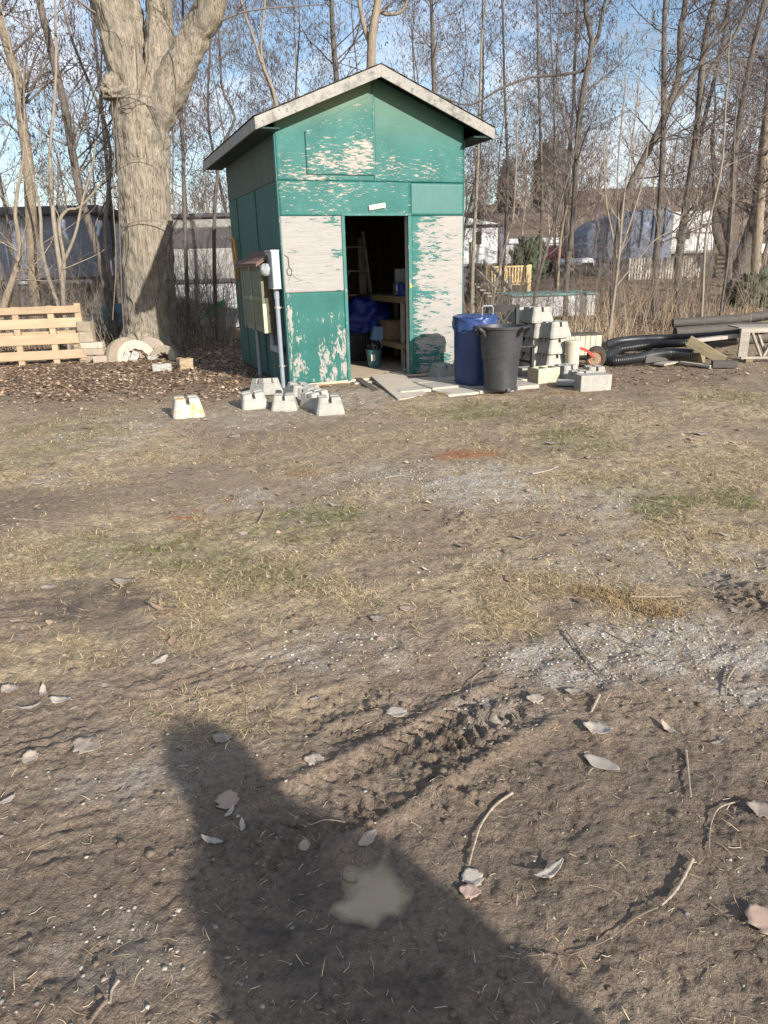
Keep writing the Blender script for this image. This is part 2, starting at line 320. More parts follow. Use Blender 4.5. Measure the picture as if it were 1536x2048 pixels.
def ground_material():
    m, n, l, b = nt("ground_soil")
    g = n.new("ShaderNodeNewGeometry"); P = g.outputs["Position"]
    at = n.new("ShaderNodeAttribute"); at.attribute_name = "zones"; sep = n.new("ShaderNodeSeparateColor"); l.new(at.outputs["Color"], sep.inputs[0])
    gr, gv, wt, lf = sep.outputs[0], sep.outputs[1], sep.outputs[2], at.outputs["Alpha"]
    a2 = n.new("ShaderNodeAttribute"); a2.attribute_name = "tints"; s2 = n.new("ShaderNodeSeparateColor"); l.new(a2.outputs["Color"], s2.inputs[0])
    big = noise_node(n, l, P, 1.1, 5, .6); mid = noise_node(n, l, P, 7, 6, .65); fine = noise_node(n, l, P, 45, 6, .7); grit = noise_node(n, l, P, 170, 4, .75)
    sepp = n.new('ShaderNodeSeparateXYZ'); l.new(P, sepp.inputs[0])
    soil = mix(n, l, ramp(n, l, big, .34, .66), (.172, .118, .080), (.292, .212, .148))
    soil = mix(n, l, ramp(n, l, mid, .38, .68), soil, (.31, .24, .175))
    soil = mix(n, l, ramp(n, l, fine, .30, .52), (.085, .060, .042), soil)
    soil = mix(n, l, ramp(n, l, grit, .34, .47), mix(n, l, .55, soil, (.07, .05, .036)), soil)
    soil = mix(n, l, ramp(n, l, grit, .57, .70), soil, (.46, .385, .30))
    clod = noise_node(n, l, P, 90, 3, .6, .8); soil = mix(n, l, math_(n, l, 'MULTIPLY', ramp(n, l, clod, .56, .66), .45), soil, (.36, .28, .20))
    # dry turf
    tf = noise_node(n, l, P, 30, 7, .75)
    turf = mix(n, l, ramp(n, l, tf, .35, .65), (.17, .12, .073), (.74, .585, .36))
    grn = mix(n, l, ramp(n, l, tf, .35, .65), (.12, .105, .048), (.44, .385, .185))
    turf = mix(n, l, math_(n, l, 'MULTIPLY', s2.outputs[0], .8), turf, grn)
    gm = math_(n, l, 'MULTIPLY', gr, ramp(n, l, noise_node(n, l, P, 6, 7, .72), .38, .56))
    c = mix(n, l, math_(n, l, 'MULTIPLY', gm, .82), soil, turf)
    # pale crushed stone trodden into the dirt
    vo = n.new("ShaderNodeTexVoronoi"); vo.inputs["Scale"].default_value = 75; l.new(P, vo.inputs["Vector"])
    stn = mix(n, l, vo.outputs["Color"], (.30, .265, .225), (.58, .54, .48)); 
    sm = math_(n, l, 'MULTIPLY', ramp(n, l, vo.outputs["Distance"], .42, .30), ramp(n, l, noise_node(n, l, P, 4, 7, .75), .42, .58))
    c = mix(n, l, math_(n, l, 'MULTIPLY', sm, gv), c, stn)
    c = mix(n, l, math_(n, l, 'MULTIPLY', math_(n, l, 'MULTIPLY', gv, .7), ramp(n, l, mid, .46, .66)), c, (.47, .425, .365))
    # leaf mould
    lm = mix(n, l, ramp(n, l, fine, .3, .7), (.09, .058, .038), (.25, .165, .105))
    c = mix(n, l, math_(n, l, 'MULTIPLY', lf, .85), c, lm)
    # rust red sawdust
    c = mix(n, l, math_(n, l, 'MULTIPLY', s2.outputs[1], ramp(n, l, fine, .32, .55)), c, (.30, .115, .045))
    # wet mud is darker and smoother
    wmask = math_(n, l, 'MULTIPLY', wt, ramp(n, l, mid, .25, .6))
    c = mix(n, l, wmask, c, mix(n, l, ramp(n, l, fine, .3, .7), (.064, .047, .036), (.125, .094, .071)))
    l.new(c, b.inputs["Base Color"])
    l.new(math_(n, l, 'SUBTRACT', .93, math_(n, l, 'MULTIPLY', wmask, .42)), b.inputs["Roughness"])
    b.inputs["Specular IOR Level"].default_value = .35
    hgt = math_(n, l, 'ADD', math_(n, l, 'MULTIPLY', fine, .6), math_(n, l, 'MULTIPLY', grit, .4))
    hgt = math_(n, l, 'ADD', hgt, math_(n, l, 'MULTIPLY', math_(n, l, 'MULTIPLY', sm, gv), .35))
    hgt = math_(n, l, 'ADD', hgt, math_(n, l, 'MULTIPLY', clod, .5)); bump(n, l, b, hgt, 1.0, .014)
    return m
M_GROUND = ground_material()
gobj = link("ground", gme, M_GROUND); tag(gobj, kind="structure")

# the muddy puddle in its hollow
_t = np.linspace(-.2, .2, 60); _gx, _gy = np.meshgrid(PUD[0]+_t, PUD[1]+_t); PUDZ = float(np.median(height(PUDDLE[:, 0].copy(), PUDDLE[:, 1].copy())))+.0005
_lo, _hi = PUDDLE.min(0)-.05, PUDDLE.max(0)+.05
_px, _py = np.meshgrid(np.linspace(_lo[0], _hi[0], 90), np.linspace(_lo[1], _hi[1], 90)); _i = np.arange(8100).reshape(90, 90)
_q = np.stack([_i[:-1, :-1], _i[:-1, 1:], _i[1:, 1:], _i[1:, :-1]], -1).reshape(-1, 4); _dep = PUDZ-height(_px.ravel(), _py.ravel())
_q = _q[(_dep[_q].max(1) > -.001) & (puddle_sd(_px.ravel(), _py.ravel())[_q].min(1) < .05)]
pme = npmesh("puddle", np.stack([_px.ravel(), _py.ravel(), 0*_px.ravel()], -1), _q, True); _a = np.clip(_dep/.010, 0, 1); set_color(pme, "depth", np.stack([_a, _a, _a, _a*0+1], -1))
pm, pn_, pl_, pb = nt("muddy_water")
pvv = coords(pn_, pl_); pl_.new(mix(pn_, pl_, noise_node(pn_, pl_, pvv, 9, 4), (.38, .285, .175), (.46, .355, .23)), pb.inputs["Base Color"])
pb.inputs["Roughness"].default_value = .05; _at = pn_.new("ShaderNodeAttribute"); _at.attribute_name = "depth"; pl_.new(math_(pn_, pl_, "MULTIPLY_ADD", _at.outputs["Fac"], .62), pb.inputs["Alpha"]); pb.inputs["Alpha"].links[0].from_node.inputs[2].default_value = .26; pb.inputs["Specular IOR Level"].default_value = .5
pud = link("puddle", pme, pm); pud.location.z = PUDZ; tag(pud, "shallow muddy tan puddle in the dark mud", kind="structure")
# ================================================================ MATERIAL LIBRARY
def paint_material(name, green, green2, base1, base2, sx, sz, gain=.75, grain='h', rough=.62, wood=(.42, .33, .27), patch=.0):
    """flaking paint over old plywood; the mesh attribute 'cover' says how much of the coat is left"""
    m, n, l, b = nt(name)
    v = coords(n, l, (sx, 3, sz)); vg = coords(n, l, (1.2, 3, 26) if grain == 'h' else (26, 3, 1.2)); v0 = coords(n, l)
    at = n.new("ShaderNodeAttribute"); at.attribute_name = "cover"
    s = n.new("ShaderNodeSeparateColor"); l.new(at.outputs["Color"], s.inputs[0])
    nn = math_(n, l, 'ADD', math_(n, l, 'MULTIPLY', noise_node(n, l, v, 1.0, 10, .66, .35), .62), math_(n, l, 'MULTIPLY', noise_node(n, l, v, 3.4, 8, .7, .2), .38))
    x = math_(n, l, 'ADD', nn, math_(n, l, 'MULTIPLY', math_(n, l, 'SUBTRACT', s.outputs[0], .5), gain))
    mask = ramp(n, l, x, .493, .507)
    gcol = mix(n, l, ramp(n, l, noise_node(n, l, v0, 3, 5), .35, .65), green, green2)
    gcol = mix(n, l, s.outputs[1], gcol, (.19, .235, .145))
    gcol = mix(n, l, math_(n, l, 'MULTIPLY', ramp(n, l, noise_node(n, l, vg, 3, 6, .7), .5, .75), .22), gcol, (.02, .09, .07))
    bcol = mix(n, l, ramp(n, l, noise_node(n, l, vg, 2.4, 7, .7), .35, .68), base1, base2)
    bcol = mix(n, l, math_(n, l, 'MULTIPLY', s.outputs[2], ramp(n, l, noise_node(n, l, v, .8, 6, .6), .40, .60)), bcol, wood)
    crack = ramp(n, l, noise_node(n, l, vg, 6, 8, .8), .27, .33)
    bcol = mix(n, l, crack, mix(n, l, .5, bcol, (.16, .12, .09)), bcol)
    c = mix(n, l, mask, bcol, gcol)
    edge = ramp(n, l, x, .478, .493)      # a pale lifted rim round each flake
    c = mix(n, l, math_(n, l, 'MULTIPLY', math_(n, l, 'SUBTRACT', edge, mask, True), .55), c, (.36, .33, .30))
    l.new(c, b.inputs["Base Color"]); b.inputs["Roughness"].default_value = rough; b.inputs["Specular IOR Level"].default_value = .3
    hh = math_(n, l, 'ADD', math_(n, l, 'MULTIPLY', edge, .5), math_(n, l, 'MULTIPLY', noise_node(n, l, vg, 5, 7, .7), .35))
    bump(n, l, b, hh, .55, .004)
    return m
GRN, GRN2 = (.013, .102, .090), (.021, .130, .116)
WHT, WHT2 = (.225, .219, .207), (.315, .307, .293)
M_P_H = paint_material("flaking_green_paint_across", GRN, GRN2, WHT, WHT2, 5.2, 24)
M_P_UP = paint_material("flaking_green_paint_gable", (.015, .104, .092), (.027, .138, .122), (.27, .24, .22), (.35, .318, .292), 8.5, 38, wood=(.50, .36, .30))
M_P_V = paint_material("flaking_green_paint_down", (.011, .092, .079), (.018, .118, .102), (.26, .243, .22), (.335, .315, .288), 13, 5.2)
M_P_NEW = MAT("fresh_green_paint", (.014, .100, .088), (.023, .132, .117), 2.5, (9, 3, 1.3), .5, .25, 9, vary=0)
M_P_TRIM = MAT("green_trim_paint", (.012, .10, .085), (.022, .14, .12), 20, (1, 1, .3), .6, .3, 60, spots=((.30, .28, .25), 30, .62, .66), vary=.1)
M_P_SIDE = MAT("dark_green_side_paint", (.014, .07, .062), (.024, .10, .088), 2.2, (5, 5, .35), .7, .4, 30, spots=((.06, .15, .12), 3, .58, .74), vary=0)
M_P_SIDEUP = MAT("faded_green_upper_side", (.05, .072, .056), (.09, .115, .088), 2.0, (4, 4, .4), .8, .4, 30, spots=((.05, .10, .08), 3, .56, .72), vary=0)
M_FASCIA = MAT("flaking_white_fascia", (.24, .222, .20), (.33, .312, .282), 7, (1, 1, 1), .7, .5, 45, spots=[((.12, .115, .10), 6, .50, .66), ((.10, .15, .12), 17, .58, .64), ((.12, .10, .08), 34, .60, .65)])
M_FASCIA_D = MAT("grey_eave_board", (.20, .185, .17), (.31, .29, .265), 7, (3, 1, 1), .8, .5, 45, spots=((.10, .12, .10), 12, .58, .64))
M_SHINGLE = MAT("dark_roof_shingle", (.035, .035, .036), (.075, .072, .07), 30, rough=.95, bmp=.8, bscale=180)
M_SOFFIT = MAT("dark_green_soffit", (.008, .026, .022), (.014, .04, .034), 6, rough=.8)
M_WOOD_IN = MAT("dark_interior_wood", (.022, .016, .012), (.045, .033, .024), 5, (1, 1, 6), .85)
M_PLY = MAT("weathered_plywood", (.42, .33, .23), (.56, .46, .34), 4, (8, 1, 1), .8, .4, 30, spots=((.23, .17, .12), 6, .60, .70))
M_SILL = MAT("raw_orange_sill_wood", (.30, .20, .11), (.40, .28, .165), 6, (1, 6, 6), .8, .5, 30, spots=((.25, .16, .10), 9, .56, .66))
M_PALEPLY = MAT("pale_grey_plywood", (.42, .355, .28), (.56, .485, .395), 5, (1, 5, 1), .85, .5, 60, spots=((.30, .26, .22), 14, .58, .68))
M_CONC = MAT("pale_concrete", (.30, .285, .25), (.40, .385, .345), 9, rough=.92, bmp=.6, bscale=70, spots=[((.26, .245, .215), 14, .54, .70), ((.20, .185, .16), 60, .62, .70)], vary=.10)
M_CONC_Y = MAT("mossy_tan_concrete", (.38, .34, .24), (.55, .50, .38), 9, rough=.92, bmp=.6, bscale=70, spots=((.30, .26, .13), 8, .50, .68))
M_CONC_O = MAT("orange_stained_concrete", (.38, .36, .315), (.49, .465, .415), 9, rough=.92, bmp=.6, bscale=70, spots=((.44, .28, .09), 9, .50, .64), vary=0)
M_SLAB = MAT("patio_slab", (.38, .335, .28), (.50, .45, .385), 4, rough=.95, bmp=.6, bscale=60, spots=((.28, .24, .2), 9, .56, .70))
M_BLUEBIN = MAT("blue_plastic", (.015, .034, .108), (.021, .045, .138), 4, rough=.42, bmp=.15, bscale=60, vary=0, spots=((.09, .13, .27), 14, .64, .76))
M_BLUEBAG = MAT("blue_bag_film", (.02, .043, .14), (.03, .062, .185), 6, rough=.3, bmp=.5, bscale=14, vary=0)
M_GREYBIN = MAT("charcoal_plastic", (.030, .031, .034), (.042, .043, .047), 5, rough=.5, bmp=.2, bscale=120, vary=0, spots=[((.13, .13, .13), 26, .66, .72), ((.06, .06, .065), 7, .55, .75)])
M_BLACK = MAT("black_plastic", (.012, .012, .013), (.022, .022, .024), 12, rough=.38, bmp=.15, vary=.1)
M_CHAIR = MAT("black_chair_paint", (.006, .006, .006), (.011, .011, .011), 12, rough=.6, bmp=.2, vary=0)
M_GALV = MAT("grey_galvanised_metal", (.25, .265, .28), (.32, .34, .36), 6, rough=.45, bmp=.1, metal=.25, vary=.06)
M_PVC = MAT("grey_conduit", (.20, .225, .265), (.26, .285, .33), 5, rough=.45, bmp=.08, vary=.06)
M_OLIVE = MAT("olive_cabinet_paint", (.135, .145, .095), (.19, .20, .135), 3, (3, 3, .6), .65, .3, 40, spots=((.10, .085, .05), 6, .6, .7), vary=0)
M_OLIVE_SHADE = MAT("shaded_olive_cabinet_side", (.055, .048, .024), (.08, .07, .036), 3, (3, 3, .6), .65, .3, 40, vary=0)  # olive darkened in colour to paint in the shade on the cabinet's front side
M_SUNEDGE = MAT("painted_sunlit_edge", (.50, .46, .28), (.62, .57, .36), 9, rough=.8, vary=0)  # pale tone painted in for the streak of sun on the cabinet edge
M_BROWNSH = MAT("brown_shingle", (.11, .07, .055), (.18, .115, .09), 16, rough=.9, bmp=.6, bscale=120)
M_STEEL = MAT("bare_steel", (.42, .42, .41), (.55, .55, .54), 9, rough=.35, metal=.85, bmp=.1)
M_RUSTW = MAT("rusty_wire", (.06, .045, .035), (.11, .08, .06), 20, rough=.8, bmp=.2)
M_ORANGE = MAT("orange_cord", (.55, .24, .03), (.70, .36, .05), 8, rough=.5, bmp=.1)
M_GREYCORD = MAT("grey_cord", (.17, .14, .12), (.24, .20, .17), 8, rough=.6, bmp=.1)
M_REDCORD = MAT("dull_red_cord", (.20, .06, .05), (.26, .09, .07), 8, rough=.6, bmp=.1)
M_PINE = MAT("fresh_pine_board", (.30, .215, .13), (.40, .30, .195), 3, (1, 6, 6), .75, .35, 30, spots=((.42, .28, .15), 6, .63, .70), vary=.12)
M_OLDWOOD = MAT("old_grey_timber", (.27, .235, .195), (.42, .375, .315), 4, (1, 7, 7), .85, .6, 40, spots=((.15, .125, .10), 8, .56, .68), vary=.18)
M_OLDWOOD_Z = MAT("old_grey_post", (.30, .27, .235), (.46, .42, .37), 4, (7, 7, 1), .85, .6, 40, spots=((.16, .14, .115), 8, .56, .68), vary=.2)
M_TIMBER = MAT("mossy_brown_timber", (.18, .135, .08), (.30, .24, .15), 4, (1, 7, 7), .85, .6, 40, spots=((.13, .15, .05), 6, .52, .66), vary=.15)
M_TIMBER_D = MAT("dark_wet_timber", (.055, .05, .045), (.10, .088, .075), 5, (1, 6, 6), .8, .6, 40, vary=.15)
M_CREAM = MAT("cream_weathered_boards", (.42, .36, .28), (.54, .475, .375), 5, (8, 8, 1), .75, .4, 30, spots=((.36, .28, .2), 8, .6, .7), vary=.08)
M_STONE = MAT("tan_wall_block", (.25, .205, .15), (.36, .30, .228), 12, rough=.95, bmp=.8, bscale=60, spots=((.30, .24, .18), 18, .56, .68), vary=.16)
M_STONE2 = MAT("pinkish_stone", (.40, .315, .25), (.53, .43, .35), 10, rough=.95, bmp=.7, bscale=60, spots=((.28, .23, .16), 12, .56, .68), vary=.12)
M_WHITEBRK = MAT("white_broken_block", (.32, .31, .28), (.42, .41, .375), 12, rough=.9, bmp=.6, bscale=60)
M_PIPE = MAT("black_drain_pipe", (.014, .015, .017), (.03, .031, .034), 5, rough=.4, bmp=.1, vary=.1, spots=((.07, .07, .072), 5, .58, .75))
M_RED = MAT("faded_red_paint", (.50, .06, .045), (.62, .10, .075), 9, rough=.5, bmp=.2, spots=((.30, .08, .04), 16, .6, .68))
M_RIMTAN = MAT("rusty_tan_wheel", (.30, .21, .135), (.38, .275, .185), 10, rough=.7, bmp=.3, spots=((.32, .14, .07), 14, .56, .66))
M_RIMRED = MAT("rusty_red_rim", (.30, .10, .06), (.40, .15, .09), 12, rough=.7, bmp=.3)
M_RUBBER = MAT("dusty_rubber", (.035, .031, .028), (.075, .065, .055), 15, rough=.9, bmp=.4)
M_TARP = MAT("blue_tarp", (.008, .022, .20), (.014, .04, .33), 5, rough=.45, bmp=.7, bscale=9, bdist=.03, vary=.05)
M_LTBLUE = MAT("light_blue_plastic", (.20, .38, .62), (.26, .45, .70), 5, rough=.5)
M_TEALPL = MAT("teal_plastic", (.03, .105, .12), (.045, .14, .155), 6, rough=.5)
M_DKPLASTIC = MAT("dark_grey_plastic", (.05, .053, .058), (.075, .078, .085), 6, rough=.6)
M_PAPER = MAT("white_paper", (.42, .41, .37), (.48, .47, .43), 9, rough=.8, vary=0)
M_WHITEPAINT = MAT("white_trailer_skin", (.62, .63, .65), (.72, .73, .74), 2, rough=.45, bmp=.05, vary=.04, spots=((.55, .55, .55), 3, .6, .75))
M_GREYSKIN = MAT("grey_trailer_skin", (.42, .42, .44), (.52, .52, .54), 3, rough=.6, bmp=.1, vary=.05)
M_SLATE = MAT("slate_blue_siding", (.12, .145, .20), (.20, .225, .29), 1.5, (1, 1, .3), .7, .3, 14, vary=.05, spots=((.30, .33, .38), 2.2, .56, .72))
M_DULLWHITE = MAT("weathered_dull_white_skin", (.26, .255, .235), (.36, .35, .325), 2, rough=.6, bmp=.1, vary=.04, spots=((.16, .15, .13), 3, .52, .7))
M_DARKROOF = MAT("dark_trailer_roof", (.05, .048, .055), (.09, .085, .09), 4, rough=.8)
M_BLUETARP = MAT("faded_blue_tarp", (.10, .125, .19), (.17, .20, .28), 1.6, (1, 1, .5), .65, .8, 5, bdist=.05, vary=0, spots=((.26, .31, .43), 3, .55, .72))
M_GLASSDK = MAT("dark_window_glass", (.015, .017, .02), (.03, .033, .038), 2, rough=.12, bmp=0, vary=0)
M_YELWOOD = MAT("new_yellow_lumber", (.60, .42, .19), (.72, .54, .28), 4, (5, 5, 1), .7, .3, 30)
M_TEALCOVER = MAT("teal_cover", (.10, .31, .32), (.17, .43, .43), 4, rough=.6, bmp=.4, bscale=10)
M_TEALTARP = MAT("teal_tarp", (.025, .15, .20), (.045, .23, .28), 5, rough=.5, bmp=.8, bscale=9, bdist=.03)
M_REDCOVER = MAT("dusty_red_cover", (.34, .055, .075), (.44, .10, .12), 4, rough=.7, bmp=.4, bscale=10)
M_HOSE = MAT("green_hose", (.04, .33, .09), (.07, .46, .13), 7, rough=.4)
M_MAROON = MAT("maroon_stripe", (.24, .06, .08), (.30, .09, .11), 7, rough=.5)
def bark(name, c1, c2, dark, zs=.16, sc=14, bd=.02, spots=None):
    return MAT(name, c1, c2, sc, (1, 1, zs), .92, 1.0, sc*1.6, spots=[(dark, sc*1.25, .54, .60)]+([spots] if spots else []), bdist=bd, vary=.10, world=True)
M_BARK_BIG = bark("furrowed_pale_bark", (.17, .14, .105), (.39, .335, .255), (.09, .073, .056), .06, 42, .02, ((.15, .138, .115), 4, .50, .68))
M_BARK_TAN = bark("tan_bark", (.18, .145, .105), (.28, .23, .17), (.16, .12, .085), .2, 22, .01)
M_BARK_GREY = bark("grey_brown_bark", (.085, .072, .062), (.145, .122, .104), (.05, .042, .036), .25, 24, .01)
M_BARK_PALE = bark("pale_sapling_bark", (.19, .16, .125), (.29, .25, .195), (.22, .175, .13), .3, 26, .006)
M_TWIG = MAT("grey_brown_twigs", (.115, .093, .082), (.20, .165, .142), 1.5, rough=.9, bmp=0, vary=.18)
M_TWIG_P = MAT("purplish_twigs", (.098, .080, .074), (.17, .14, .128), 1.5, rough=.9, bmp=0, vary=.18)
M_TWIG_TAN = MAT("tan_brush_twigs", (.22, .175, .13), (.35, .29, .22), 1.5, rough=.9, bmp=0, vary=.18)
M_FARTWIG = MAT("far_twigs", (.19, .15, .125), (.30, .245, .20), .6, rough=.95, bmp=0, vary=.1, world=True)
M_CATKIN = MAT("purple_brown_catkins", (.095, .060, .054), (.16, .105, .092), 5, rough=.9, bmp=0, vary=.1)
M_EVERGREEN = MAT("dark_evergreen", (.03, .05, .022), (.065, .095, .04), 3, rough=.8, bmp=0)
def attr_mat(name, rough=.85, trans=0):
    m, n, l, b = nt(name); a = n.new("ShaderNodeAttribute"); a.attribute_name = "tone"
    v = coords(n, l); c = mix(n, l, ramp(n, l, noise_node(n, l, v, 60, 4), .3, .7), (.80, .80, .80), (1.12, 1.12, 1.12))
    l.new(mix(n, l, 1.0, a.outputs["Color"], c, 'MULTIPLY'), b.inputs["Base Color"]); b.inputs["Roughness"].default_value = rough
    b.inputs["Specular IOR Level"].default_value = .25
    return m
M_BLADE = attr_mat("grass_blades"); M_LEAF = attr_mat("dry_leaves", .7); M_PEBBLE = attr_mat("pebbles", .85)
# ================================================================ THE SHED
SX, SY, YAW, SW, SD = -1.135, 9.06, .3786, 2.44, 3.05
SZ = 0.0
cY, sY = math.cos(YAW), math.sin(YAW)
def SH(u, v, z=0.0): return np.array([SX+u*cY-v*sY, SY+u*sY+v*cY, SZ+z])
shed = empty("garden_shed", (SX, SY, SZ), YAW, "small green and white shed with peeling paint and an open doorway", "shed")
RIDGE, SLOPE, EV, OF, OB = 3.634, .395, .26, .26, .33
def rooftop(u): return RIDGE-SLOPE*abs(u-SW/2)
def sheet(name, u0, u1, z0, z1, mat, cover, v=0.0, th=.016, nu=40, nz=50, top=None, bottom=None):
    """a plywood sheet of the front wall, its face at v, gridded so that the paint cover can vary"""
    uu = np.linspace(u0, u1, nu+1); tt = np.linspace(0, 1, nz+1)
    Ug, Tg = np.meshgrid(uu, tt)
    Zt = np.vectorize(top)(Ug) if top else np.full_like(Ug, z1)
    Zb = np.vectorize(bottom)(Ug) if bottom else np.full_like(Ug, z0)
    Zg = Zb+Tg*(Zt-Zb)
    Vf = np.stack([Ug.ravel(), np.full(Ug.size, v), Zg.ravel()], -1); Vb = Vf+np.array([0, th, 0])
    n = Ug.size; I = np.arange(n).reshape(nz+1, nu+1)
    F = [np.stack([I[:-1, :-1], I[:-1, 1:], I[1:, 1:], I[1:, :-1]], -1).reshape(-1, 4)]
    F.append(F[0][:, ::-1]+n)
    ring = np.concatenate([I[0, :], I[1:, -1], I[-1, -2::-1], I[-2:0:-1, 0]]); nx = np.roll(ring, -1)
    F.append(np.stack([nx, ring, ring+n, nx+n], -1))
    me = npmesh(name, np.concatenate([Vf, Vb]), F)
    c = cover(Ug.ravel(), Zg.ravel()); c = [np.broadcast_to(np.asarray(k, float), (n,)) for k in c]
    C = np.stack([*c, np.ones(n)], -1); set_color(me, "cover", np.concatenate([C, C]))
    return link(name, me, mat, shed)
def g2(u, z, cu, cz, ru, rz): return np.exp(-((u-cu)/ru)**2-((z-cz)/rz)**2)
sheet("wall_panel", 0, .762, .055, 1.178, M_P_V, lambda u, z: (.57+.085*sstep(.55, 1.15, z)+.05*fbm(u*4, z*3, 5, 3)-.05*g2(u, z, .10, .35, .14, .35)-.09*g2(u, z, .70, .42, .09, .38)-.06*g2(u, z, .45, .35, .10, .3)+.05*g2(u, z, .30, .45, .10, .4)-.10*g2(u, z, .03, .9, .05, .35), 0*u, .45*sstep(.3, .05, z)), bottom=lambda u: .05+.015*math.sin(u*9)*(u < .35))
sheet("wall_panel", 0, .762, 1.181, 2.05, M_P_H, lambda u, z: (.372+.10*sstep(1.93, 2.05, z)*(.5+.5*np.sin(u*7+1))+.13*g2(u, z, .70, 1.62, .16, .07)+.09*g2(u, z, .12, 1.64, .12, .06)+.12*g2(u, z, .62, 2.0, .18, .06)+.03*fbm(u*5, z*5, 6), 0*u, .12+0*u))
sheet("wall_panel", 1.703, SW, .04, 2.05, M_P_H, lambda u, z: (.412+.13*sstep(1.86, 1.70, u)+.10*sstep(1.90, 2.02, z)*sstep(2.3, 1.8, u)+.11*g2(u, z, 1.9, 1.11, .26, .05)+.08*g2(u, z, 1.82, .62, .16, .10)+.13*g2(u, z, 2.0, .22, .35, .16)+.06*g2(u, z, 1.9, 1.0, .2, .3)+.07*fbm(u*4, z*5, 8)+.05*g2(u, z, 1.95, 1.6, .25, .2)-.04*sstep(2.2, 2.44, u), 0*u, .25+.6*sstep(.35, .08, z)*sstep(2.0, 2.3, u)), bottom=lambda u: .07-.10*(u-1.7)/.74)
sheet("wall_panel", 0, 1.697, 2.053, 2.437, M_P_UP, lambda u, z: (.60+.06*fbm(u*4, z*5, 9)-.03*g2(u, z, .3, 2.36, .5, .08)-.03*g2(u, z, .8, 2.3, .3, .06), 0*u, .6+0*u), nz=16)
sheet("wall_panel", 1.70, SW, 2.053, 2.434, M_P_NEW, lambda u, z: (1+0*u, 0*u, 0*u), nz=12, v=-.003)
wtop = lambda u: rooftop(u)-.062
fade = lambda u, z: .85*sstep(2.85, 3.25, z-.22*u*sstep(1.3, .4, u))*sstep(1.25, .3, u)+.5*sstep(3.1, 3.45, z)
sheet("gable_panel", 0, 1.219, 2.441, 3.5, M_P_UP, lambda u, z: (.60-.10*g2(u, z, .35, 2.50, .35, .07)+.05*fbm(u*5, z*5, 10)+.08*sstep(2.7, 2.9, z), np.clip(fade(u, z), 0, 1), .8+0*u), top=wtop)
sheet("gable_panel", 1.223, SW, 2.441, 3.5, M_P_UP, lambda u, z: (.618-.05*g2(u, z, 1.7, 2.55, .7, .12)-.03*g2(u, z, 1.4, 2.7, .3, .2)+.05*fbm(u*5, z*5, 11)+.12*sstep(2.8, 3.05, z), .30*sstep(2.7, 3.3, z), .8+0*u), top=wtop)
sheet("hatch_board", .358, 1.212, 2.505, 3.4, M_P_UP, lambda u, z: (.61-.15*g2(u, z, .85, 2.66, .45, .15)-.09*g2(u, z, 1.1, 2.85, .2, .12)+.05*fbm(u*5, z*5, 13)+.06*g2(u, z, .75, 2.7, .12, .04), np.clip(fade(u, z), 0, 1), .9+0*u), v=-.013, th=.012, top=lambda u: 2.955+.50*(u-.358))
def part(name, mat, boxes, bevel=.003, parent=None):
    b = MB()
    for lo, hi in boxes: b.box(lo, hi)
    return b.build(name, mat, parent or shed, bevel=bevel)
part("door_trim", M_P_TRIM, [((.763, -.012, .05), (.805, .02, 2.05))]); part("door_trim", M_P_TRIM, [((1.652, -.012, .075), (1.702, .02, 2.05))]); part("door_trim", M_P_TRIM, [((.763, -.010, 2.052), (1.702, .02, 2.085))])
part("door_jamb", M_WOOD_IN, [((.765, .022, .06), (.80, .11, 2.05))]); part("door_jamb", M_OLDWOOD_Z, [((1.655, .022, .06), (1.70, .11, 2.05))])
part("corner_trim", M_P_TRIM, [((-.014, -.008, .05), (-.001, .05, 2.92))]); part("corner_trim", M_P_TRIM, [((2.441, -.006, .05), (2.453, .05, 2.92))])
part("gable_batten", M_P_TRIM, [((1.213, -.009, 2.44), (1.228, -.001, 3.46))], 0)
part("sill_board", M_SILL, [((.0, -.008, -.03), (.42, .08, .052))]); part("sill_board", M_SILL, [((.424, -.004, -.03), (.765, .08, .046))]); part("sill_board", M_SILL, [((1.72, .004, -.06), (2.43, .08, .03))])
# the left wall: two rows of sheets with a vertical joint between
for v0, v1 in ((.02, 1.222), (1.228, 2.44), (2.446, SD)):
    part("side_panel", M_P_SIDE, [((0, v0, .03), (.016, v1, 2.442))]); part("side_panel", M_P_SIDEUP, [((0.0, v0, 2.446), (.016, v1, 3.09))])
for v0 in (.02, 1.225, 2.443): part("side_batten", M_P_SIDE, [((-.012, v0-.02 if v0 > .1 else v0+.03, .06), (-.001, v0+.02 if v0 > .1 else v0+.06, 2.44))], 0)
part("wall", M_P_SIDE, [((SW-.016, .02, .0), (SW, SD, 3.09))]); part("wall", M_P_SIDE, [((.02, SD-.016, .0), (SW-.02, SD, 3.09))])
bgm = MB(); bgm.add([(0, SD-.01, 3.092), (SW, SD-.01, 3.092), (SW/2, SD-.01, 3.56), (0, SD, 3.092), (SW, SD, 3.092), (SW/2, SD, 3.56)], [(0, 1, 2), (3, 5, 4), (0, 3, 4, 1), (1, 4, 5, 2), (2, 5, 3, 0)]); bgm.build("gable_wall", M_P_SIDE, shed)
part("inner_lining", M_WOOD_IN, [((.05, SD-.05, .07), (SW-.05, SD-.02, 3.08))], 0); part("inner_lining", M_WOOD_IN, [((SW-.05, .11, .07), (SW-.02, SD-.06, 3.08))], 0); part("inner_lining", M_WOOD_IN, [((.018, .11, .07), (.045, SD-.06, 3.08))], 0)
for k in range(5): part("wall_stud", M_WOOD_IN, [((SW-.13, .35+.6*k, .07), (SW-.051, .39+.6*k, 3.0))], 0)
for k in range(4): part("wall_stud", M_WOOD_IN, [((.4+.55*k, SD-.14, .07), (.44+.55*k, SD-.051, 3.0))], 0)
